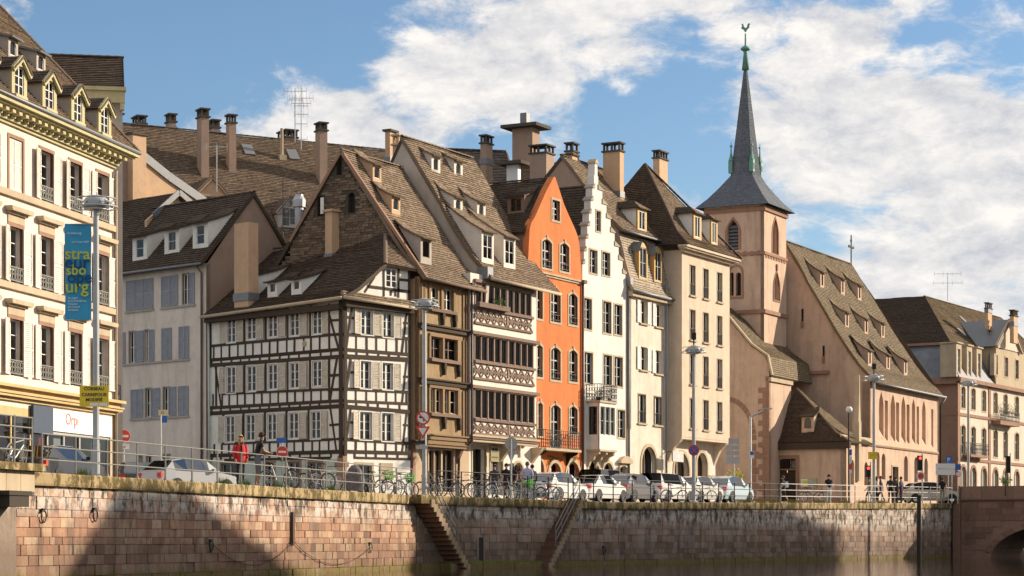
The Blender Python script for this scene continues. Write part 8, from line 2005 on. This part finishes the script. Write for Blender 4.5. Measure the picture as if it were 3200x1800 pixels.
BDEF = [(45, 0, .9, (.30, .30, .31), None, 'grey bicycle propped on the bridge railing at the left edge'),
        (872, 1, .7, (.35, .40, .42), None, 'pale bicycle parked behind the railing under the dark red no-entry sign'),
        (985, 1, .8, (.25, .12, .08), None, 'brown bicycle nose-on before the mint ground floor'), (1022, 1, 1.0, (.45, .42, .40), None, 'light grey bicycle beside the quoined corner of the half-timbered house'),
        (1180, 1, .9, (.03, .05, .05), GRN, 'bicycle with a green crate, left one of the pair before the white gable wall'), (1215, 1, 1.3, (.35, .06, .05), None, 'dark red bicycle between the two green crates'),
        (1262, 1, .9, (.05, .10, .09), GRN, 'bicycle with a green crate, right one of the pair before the white gable wall'), (1250, 1, 1.6, (.10, .10, .11), None, 'black bicycle behind the right green-crate bicycle'),
        (1345, 2, 1.2, (.20, .20, .22), None, 'grey bicycle at the head of the stone stair'), (1395, 2, 1.0, (.08, .09, .12), None, 'dark blue bicycle right of the lamp post with signs'),
        (1450, 2, .9, (.05, .05, .05), None, 'black bicycle standing alone before the carved house'), (1500, 2, .9, (.07, .07, .08), None, 'black bicycle before the doorway of the gallery house'),
        (1540, 2, 1.4, (.04, .05, .10), None, 'dark bicycle at the left of the group of people'), (1566, 2, .8, (.12, .12, .13), None, 'charcoal bicycle in front of the two people in black'),
        (1632, 2, .9, (.08, .16, .16), GRN, 'teal bicycle with a green crate in front of the lavender shirt'), (1690, 2, .8, (.05, .05, .06), None, 'black bicycle right of the group of people'), (1715, 2, 1.2, (.15, .16, .17), None, 'grey bicycle overlapping the first white car'),
        (2105, 2, .7, (.10, .10, .10), None, 'dark bicycle leaning before the white estate car'), (2200, 2, .7, (.12, .14, .12), None, 'bicycle right of the no-stopping lamp post'), (2548, 2, 1.4, (.05, .04, .04), None, 'dark bicycle under the chapel notice board'), (2532, 2, 1.0, (.10, .09, .09), None, 'bicycle parked left of the man in white trousers')]
rbk = random.Random(11)
for k, (px, w_, off, col, bas, lab) in enumerate(BDEF):
    if w_ == 0: bike(lab, px, 60.2, HL+.15, col, None, 8, z=WM['bridge_abutment'].translation.z*0+z_r-.05)
    else:
        fr_ = frQ1 if w_ == 1 else frQ2; bike(lab, px, qd(fr_, px, off), (HL if w_ == 1 else HQ)-rad(rbk.choice((8, 50, 75, 100, 30, 90))), col, bas, rbk.uniform(-9, 9))
sc_ = thing('covered_scooter', 'bulky grey covered scooter by the white doorway of the half-timbered house', 'scooter', Matrix.Translation(Vector((at(1108, 1500, qd(frQ1, 1108, 1.2)).x, qd(frQ1, 1108, 1.2), 0))) @ Matrix.Rotation(HL-1.2, 4, 'Z'))
mb = MB(); rc_ = random.Random(4); rings = []
for q, (z_, rx, ry) in enumerate(((.12, .40, .26), (.4, .42, .30), (.75, .36, .28), (1.0, .26, .22), (1.15, .12, .12))): rings.append([(rx*cos(2*pi*a/16)*(1+rc_.uniform(-.06, .06)), ry*sin(2*pi*a/16)*(1+rc_.uniform(-.06, .06)), z_) for a in range(16)])
for A, B_ in zip(rings, rings[1:]):
    for a in range(16): mb.face([A[a], A[(a+1) % 16], B_[(a+1) % 16], B_[a]])
mb.face(rings[-1]); put('cover', mb.mesh('cover', plain('grey_striped_cover', (.14, .12, .12), .8, var=.5, scale=12)), WM[sc_.name], sc_)
for x in (-.36, .36): put('wheel', WHEEL['t'], WM[sc_.name] @ Matrix.Translation((x, 0, .22)) @ Matrix.Scale(.7, 4), sc_)

# ------------------------------------------------------------------ people
SKIN = plain('skin', (.50, .30, .21), .6, var=.05); SKIN2 = plain('skin_tanned', (.36, .20, .13), .6, var=.05)
CLOTH = {}
def cloth(c):
    if c not in CLOTH: CLOTH[c] = plain('cloth_%d' % len(CLOTH), c, .85, var=.12, scale=6)
    return CLOTH[c]
def person(label, px, d, head, h=1.72, shirt=(.02, .02, .02), legs=(.03, .03, .04), shoes=(.03, .03, .03), hair=(.05, .03, .02), sleeve='short', pose='stand', coat=None, long_hair=False, shorts=False, skin=None, bag=None):
    skin = skin or SKIN; p = at(px, 1500, d); p.z = gz(d)
    s = h/1.75; t_ = thing('person', label, 'person', Matrix.Translation(p) @ Matrix.Rotation(head-pi/2, 4, 'Z'), 'people on the quay'); M_ = WM[t_.name] @ Matrix.Scale(s, 4)
    st = {'stand': 0.05, 'walk': .22, 'lean': .03}[pose]
    J = {'pel': (0, 0, .96), 'spi': (0, .0, 1.16), 'che': (0, .0 if pose != 'lean' else .08, 1.36), 'nec': (0, .01 if pose != 'lean' else .12, 1.50), 'hdb': (0, .03 if pose != 'lean' else .15, 1.585), 'hed': (0, .035 if pose != 'lean' else .16, 1.69)}
    for sg_, n in ((-1, 'l'), (1, 'r')):
        f = st*sg_ if pose == 'walk' else st*.3*sg_
        J['hip'+n] = (.095*sg_, 0, .92); J['kne'+n] = (.10*sg_, f*.7+.03, .50); J['ank'+n] = (.11*sg_, f-.03-(.05 if f < -.1 else 0), .09+(.05 if f < -.1 else 0)); J['toe'+n] = (.12*sg_, f+.13, .035)
        yo = J['che'][1]; J['sho'+n] = (.19*sg_, yo, 1.43)
        if pose == 'lean': J['elb'+n] = (.27*sg_, yo+.05, 1.17); J['wri'+n] = (.12*sg_, yo+.30, 1.12)
        elif pose == 'walk': J['elb'+n] = (.25*sg_, -f*.4-.03, 1.16); J['wri'+n] = (.25*sg_, -f*.9+.08, .93)
        else: J['elb'+n] = (.25*sg_, -.03, 1.15); J['wri'+n] = ((.22*sg_), .10, .92)
    RAD = dict(pel=.145, spi=.13, che=.15, nec=.06, hdb=.065, hed=.098, hip=.095, kne=.062, ank=.042, toe=.042, sho=.068, elb=.045, wri=.032)
    E = [('pel', 'spi', 't'), ('spi', 'che', 't'), ('che', 'nec', 't'), ('nec', 'hdb', 'h'), ('hdb', 'hed', 'h')]
    for n in 'lr': E += [('pel', 'hip'+n, 'l'), ('hip'+n, 'kne'+n, 'l'), ('kne'+n, 'ank'+n, 'k'), ('ank'+n, 'toe'+n, 's'), ('che', 'sho'+n, 't'), ('sho'+n, 'elb'+n, 'u'), ('elb'+n, 'wri'+n, 'f')]
    names = list(J); me = bpy.data.meshes.new('body'); me.from_pydata([J[k] for k in names], [(names.index(a), names.index(b)) for a, b, _ in E], [])
    o = bpy.data.objects.new('tmp', me); o.modifiers.new('s', 'SKIN'); sv = me.skin_vertices[0].data
    for k, n in enumerate(names):
        r = RAD[n] if n in RAD else RAD[n[:-1]]; sv[k].radius = (r*(1.15 if n in ('pel', 'che', 'spi') else 1), r*(.80 if n in ('pel', 'che', 'spi') else 1)); sv[k].use_root = n == 'pel'
    o.modifiers.new('b', 'SUBSURF').levels = 1; bm_ = eval_mesh(o)
    V = [tuple(v.co) for v in bm_.vertices]; Fc = [tuple(q.vertices) for q in bm_.polygons]; mats = [skin, cloth(shirt), cloth(legs), cloth(shoes)]; mi = []
    def seg(p_, a, b):
        a, b = Vector(a), Vector(b); ab = b-a; t = max(0, min(1, (p_-a).dot(ab)/ab.length_squared)); return (p_-(a+ab*t)).length, t
    for q in Fc:
        c = sum((Vector(V[i]) for i in q), Vector())/len(q); best = min(((seg(c, J[a], J[b])[0]-.5*(RAD.get(a, RAD.get(a[:-1]))+RAD.get(b, RAD.get(b[:-1])))), kd, seg(c, J[a], J[b])[1]) for a, b, kd in E)
        kd, t = best[1], best[2]
        m_ = {'t': 1, 'h': 0, 'l': 2, 'k': 0 if shorts and t > .15 else 2, 's': 3, 'u': 1 if sleeve != 'none' and (sleeve == 'long' or t < .6) else 0, 'f': 1 if sleeve == 'long' and t < .9 else 0}[kd]
        if kd == 't' and c.z < 1.0: m_ = 2
        mi.append(m_)
    fb = MB()
    for n, sg_ in (('l', -1), ('r', 1)):      # palms with five curled fingers
        w_, e_ = Vector(J['wri'+n]), Vector(J['elb'+n]); dv = (w_-e_).normalized(); sd = dv.cross(Vector((0, 1, 0))).normalized() if abs(dv.y) < .9 else Vector((1, 0, 0)); fw_ = sd.cross(dv)
        fb.tube([w_-dv*.02, w_+dv*.04, w_+dv*.09], [.027, .036, .030], 8)
        for q in range(4): o_ = w_+dv*.08+fw_*(-.028+.019*q); L_ = (.07, .08, .075, .06)[q]; fb.tube([o_, o_+dv*L_*.5+sd*.008, o_+dv*L_*.85+sd*.03], [.0095, .009, .006], 5)
        o_ = w_+dv*.03+fw_*.03; fb.tube([o_, o_+fw_*.03+dv*.025, o_+fw_*.035+dv*.06], [.011, .010, .007], 5)
    k0 = len(V); V += fb.v; Fc += [tuple(k0+i for i in q) for q in fb.f]; mi += [0]*len(fb.f)
    hc = Vector(J['hed']); nb = MB(); nb.tube([hc+Vector((0, .085, -.01)), hc+Vector((0, .12, -.045))], [.012, .02], 5); k0 = len(V); V += nb.v; Fc += [tuple(k0+i for i in q) for q in nb.f]; mi += [0]*len(nb.f)
    me2 = bpy.data.meshes.new('body'); me2.from_pydata(V, [], Fc)
    for m_ in mats: me2.materials.append(m_)
    me2.polygons.foreach_set('material_index', mi); me2.polygons.foreach_set('use_smooth', [True]*len(Fc)); me2.update(); put('body', me2, M_, t_)
    mb = MB(); n, m = 14, 9; hp = lambda a, b: hc+Vector((.104*sin(pi*b/m)*cos(2*pi*a/n), -.018+.112*sin(pi*b/m)*sin(2*pi*a/n), .012+.122*cos(pi*b/m)))
    for i in range(n):
        for j in range(m):
            q = [hp(i, j), hp(i+1, j), hp(i+1, j+1), hp(i, j+1)]; c = sum(q, Vector())/4-hc
            if c.z > .075 or (c.y < .02 and c.z > -.06) : mb.face(q)
    if long_hair:
        mb.tube([hc+Vector((0, -.05, .03)), hc+Vector((0, -.075, -.10)), hc+Vector((0, -.06, -.24))], [.10, .10, .05], 8)
        for x in (-.085, .085): mb.tube([hc+Vector((x, .0, .04)), hc+Vector((x*1.1, .01, -.10)), hc+Vector((x, .04, -.22))], [.03, .035, .02], 6)
    put('hair', mb.mesh('hair', cloth(hair), smooth=True), M_, t_)
    mb = MB()
    for x in (-.035, .035): mb.box(x-.014, x+.014, .092, .102, 1.695, 1.707)
    mb.box(-.022, .022, .092, .10, 1.622, 1.630)
    if pose != 'lean': put('face_features', mb.mesh('face_features', cloth((.05, .02, .02))), M_, t_)
    if coat:
        mb = MB(); rs = [(1.48, .09, .08), (1.43, .17, .11), (1.32, .195, .135), (1.12, .185, .14), (.98, .20, .15), (.80, .225, .165)]; n = 18
        for (z0, a0, b0), (z1, a1, b1) in zip(rs, rs[1:]):
            for k in range(n):
                t0, t1 = 2*pi*k/n+pi/2+.12, 2*pi*(k+1)/n+pi/2+.12
                if k in (n-1,) : continue
                mb.face([(a0*cos(t0), b0*sin(t0), z0), (a0*cos(t1), b0*sin(t1), z0), (a1*cos(t1), b1*sin(t1), z1), (a1*cos(t0), b1*sin(t0), z1)])
        for n_ in 'lr': mb.tube([J['sho'+n_], J['elb'+n_], Vector(J['elb'+n_]).lerp(Vector(J['wri'+n_]), .85)], [.078, .060, .048], 10)
        put('coat', mb.mesh('coat', cloth(coat), smooth=True), M_, t_)
    if bag:
        mb = MB(); mb.box(-.15, .15, -.30, -.13, 1.02, 1.42); mb.box(-.12, .12, -.34, -.30, 1.06, 1.25); put('backpack', mb.mesh('backpack', cloth(bag)), M_, t_)
    return t_
OUT = -pi/2
person('blonde person in an open red jacket talking at the railing', 751, 75.2, OUT+.5, 1.68, (.03, .03, .035), (.02, .02, .025), (.03, .03, .03), (.45, .30, .14), 'long', 'stand', (.55, .03, .03), True)
person('dark-haired person in black T-shirt and grey shorts leaning on the railing', 805, 76.6, pi*.12, 1.84, (.012, .013, .018), (.16, .16, .19), (.6, .6, .6), (.05, .025, .015), 'short', 'lean', shorts=True, skin=SKIN2)
person('person in black shirt left of the close group by the bicycles', 1582, 104, OUT+.3, 1.72, (.015, .012, .012), (.03, .02, .02), hair=(.10, .07, .05))
person('person in black top second in the close group by the bicycles', 1601, 104.6, OUT-.4, 1.74, (.02, .012, .015), (.10, .08, .06), hair=(.04, .02, .015), long_hair=True)
person('person in brown jacket in the middle of the close group', 1622, 105.5, 0.2, 1.70, (.16, .07, .035), (.08, .14, .11), hair=(.12, .06, .03), sleeve='long', long_hair=True)
person('person in lavender shirt and blue trousers seen from behind', 1648, 104.2, pi/2, 1.80, (.42, .40, .58), (.05, .07, .13), hair=(.10, .08, .07), sleeve='long')
person('person in dark jacket at the right of the close group', 1664, 105, pi*.7, 1.70, (.02, .02, .025), (.04, .04, .05), hair=(.03, .02, .02), sleeve='long')
person('person in dark clothes behind the bicycles at the gallery house door', 1546, 106.5, OUT, 1.76, (.05, .05, .06), (.02, .02, .03), hair=(.12, .10, .08), sleeve='long')
person('person in blue patterned top walking with a white bag before the chapel', 2448, 134, pi, 1.62, (.12, .17, .22), (.03, .03, .03), (.6, .55, .5), (.10, .06, .04), 'short', 'walk', shorts=True, bag=(.65, .65, .66))
person('person in black T-shirt and white trousers before the notice board', 2590, 139, OUT+.2, 1.76, (.015, .012, .015), (.62, .60, .57), (.5, .5, .5), (.03, .02, .02), 'short')
for k, (px, d, hd, sh, lg, lab, ps) in enumerate(((2716, 144, pi, (.03, .06, .03), (.03, .03, .04), 'person in dark green top at the left of the walking group', 'walk'), (2738, 143.2, .2, (.55, .52, .50), (.02, .02, .02), 'person in white top and black trousers beside the lamp post', 'stand'), (2752, 143.5, pi*.9, (.04, .03, .05), (.04, .03, .03), 'person in dark clothes walking right of the lamp post', 'walk'), (2783, 144.2, OUT, (.05, .05, .05), (.02, .02, .02), 'person in black at the left of the second group before the nave', 'stand'), (2798, 143.6, OUT+.5, (.04, .045, .04), (.02, .02, .03), 'person in charcoal in the middle of the second group', 'stand'), (2816, 143.8, pi*.8, (.06, .06, .11), (.03, .03, .04), 'person in navy jacket at the right of the second group', 'stand'), (2945, 149.5, pi/2, (.012, .012, .014), (.25, .22, .18), 'person in black shirt standing by the bridge railing', 'stand'))):
    person(lab, px, d, hd, 1.66+.03*(k % 4), sh, lg, hair=(.05+.04*(k % 3), .03, .02), sleeve='long' if k % 2 else 'short', pose=ps, long_hair=k % 3 == 1)
# ------------------------------------------------------------------ plants
def bush(label, px, py0, d, r, mat, n=500, sz=.10, name='shrub', pot=False, flat=.8):
    p = at(px, py0, d); t_ = thing(name, label, 'plant', Matrix.Translation(p)); rg = random.Random(int(px)); mb = MB()
    for k in range(7): leaves(mb, (rg.uniform(-.6, .6)*r, rg.uniform(-.6, .6)*r, r*.8+rg.uniform(-.35, .4)*r), r*.55, n//7, sz, rg, flat)
    put('foliage', mb.mesh('foliage', mat, fix=False), WM[t_.name], t_); mb = MB(); mb.tube([(0, 0, -.6), (0, 0, r*.8)], [.06, .03], 6)
    for k in range(5): mb.bar((0, 0, r*.3), (rg.uniform(-.7, .7)*r, rg.uniform(-.7, .7)*r, r*1.1), .025)
    put('stem', mb.mesh('stem', TIMB), WM[t_.name], t_); return t_
bush('yellow-leaved shrub between the beige house and the church', 2285, 1530, 140, .85, LEAFY, 800, .09)
bush('dark green potted palm-like shrub behind the parked cars', 2210, 1530, 128, .5, LEAFG, 300, .11)
bush('flowering green box on the bridge parapet', 3142, 1522, 149, .45, LEAFG, 350, .07)
wd = [(700, 1), (770, 1), (262, 1), (872, 1), (1035, 1), (2380, 2), (2420, 2), (2480, 2), (2330, 2), (2560, 2), (2640, 2), (2700, 2), (2760, 2)]
for k, (px, w_) in enumerate(wd):
    fr_ = frQ1 if w_ == 1 else frQ2; u = fr_.u(px); p = fr_.w(u, .05, gz(fr_.depth(u))); t_ = thing('weed_tuft', ['tuft of weeds sprouting from the coping under the red jacket', 'tuft of weeds on the coping by the black T-shirt person', 'small weed on the coping before the black estate car', 'green weed at the foot of the pale bicycle', 'weed on the coping before the mint ground floor', 'dry grass on the coping left of the walking person', 'dry grass on the coping under the walking person', 'grass on the coping under the chapel door', 'dry grass on the coping under the bent-arm lamp', 'grass on the coping left of the man in white trousers', 'grass on the coping at the chapel corner', 'grass on the coping below the yellow sign', 'grass on the coping below the second group'][k], 'weed', Matrix.Translation(p), 'weeds on the coping'); rg = random.Random(k); mb = MB()
    for q in range(70 if w_ == 1 else 160):
        x, y = rg.gauss(0, .14 if w_ == 1 else .55), rg.gauss(0, .08); hh = rg.uniform(.08, .28); a = fr_.d*x+fr_.n*y; dx, dy = rg.uniform(-.1, .1), rg.uniform(-.1, .1); mb.face([(a.x-.012, a.y, -.02), (a.x+.012, a.y, -.02), (a.x+dx, a.y+dy, hh)])
    put('blades', mb.mesh('blades', LEAFG if w_ == 1 else plain('dry_grass%d' % k, (.24, .20, .06), .9, var=.3, scale=8), fix=False), WM[t_.name], t_)
# ------------------------------------------------------------------ the opposite bank (out of frame to the right): unseen houses shaped to shade the quay wall
def shade_house(name, label, fr, u0, u1, zs, over, hip, dist=44):
    """house on the far bank whose roof line throws its shadow edge at height zs on the wall between u0 and u1 of frame fr"""
    nd = Vector((fr.n.x, fr.n.y)); Sh = Vector((S.x, S.y)); k = dist/(-(Sh.dot(nd))); shift = Sh.dot(fr.d)*k; zt = zs+S.z*k
    M_ = fr.M @ Matrix.Translation((shift, -dist+5, 0)); t_ = thing(name, label, 'house', M_, 'unseen shade houses on the far bank')
    e = hip; ze = zt-over; mb = MB(); mb.box(u0-e+.4, u1+e-.4, -9.6, -.4, -1, ze); put('wall', mb.mesh('wall', BEIGE9), M_, t_)
    A, B_, C_, D_ = (u0-e, 0, ze), (u1+e, 0, ze), (u1+e, -10, ze), (u0-e, -10, ze); P, Q = (u0, -5, zt), (u1, -5, zt)
    mb = MB(); mb.face([A, B_, Q, P]); mb.face([C_, D_, P, Q]); mb.face([D_, A, P]); mb.face([B_, C_, Q]); put('roof', mb.mesh('roof', plain('far_roof_tiles', (.22, .13, .09), .9)), M_, t_)
    n = int((u1-u0+2*e)/3)
    for i in range(n):
        for f in range(3): boxr('window', GREYF, M_, u0-e+1.2+i*3, u0-e+2.3+i*3, -.42, -.35, 1.5+f*3.2, 3.3+f*3.2, t_)
shade_house('far_bank_shade_house', 'unseen hip-roofed house across the river, shaped to shade the quay wall', frQ1, -27.6, -22.8, -.25, 5.5, 6.5)
shade_house('far_bank_shade_house', 'unseen long roofed house across the river, shaped to shade the quay wall', frQ2, 2.5, 40, .15, 4.5, 3.0, 52)
shade_house('far_bank_shade_house', 'unseen last house across the river, shaped to shade the bridge end', frQ2, 66, 84, 1.2, 4.5, 3.0, 52)
# plane trees between those houses, their trunks and thin crowns streak the right end of the wall
for k, (u, zs) in enumerate(((48.0, -.2), (53.5, .4), (58.5, .2), (62.5, .8))):
    kk = 46/(-(Vector((S.x, S.y)).dot(frQ2.n))); p = frQ2.w(u+Vector((S.x, S.y)).dot(frQ2.d)*kk, -46, 0); zt = zs+S.z*kk
    t_ = thing('plane_tree', ('first', 'second', 'third', 'fourth')[k]+' plane tree across the river, counted from the long house', 'tree', Matrix.Translation(p), 'plane trees on the far bank'); M_ = WM[t_.name]; rg = random.Random(40+k)
    mb = MB(); mb.tube([(0, 0, -1), (.1, 0, zt*.4), (-.1, .1, zt*.8), (.1, 0, zt-.5)], [.42, .32, .22, .08], 8)
    for q in range(9): a = rg.uniform(0, 6.3); z_ = zt*rg.uniform(.5, .9); r_ = rg.uniform(1.2, 2.6); mb.tube([(0, 0, z_), (r_*.5*cos(a), r_*.5*sin(a), z_+.9), (r_*cos(a), r_*sin(a), z_+1.4)], [.12, .07, .03], 5)
    put('trunk', mb.mesh('trunk', TIMB3), M_, t_); mb = MB()
    for q in range(10): a = rg.uniform(0, 6.3); r_ = rg.uniform(.3, 2.2); leaves(mb, (r_*cos(a), r_*sin(a), zt*rg.uniform(.62, .96)), rg.uniform(.7, 1.3), 45, .16, rg)
    put('crown', mb.mesh('crown', LEAFG, fix=False), M_, t_)

bpy.data.scenes.remove(TS)
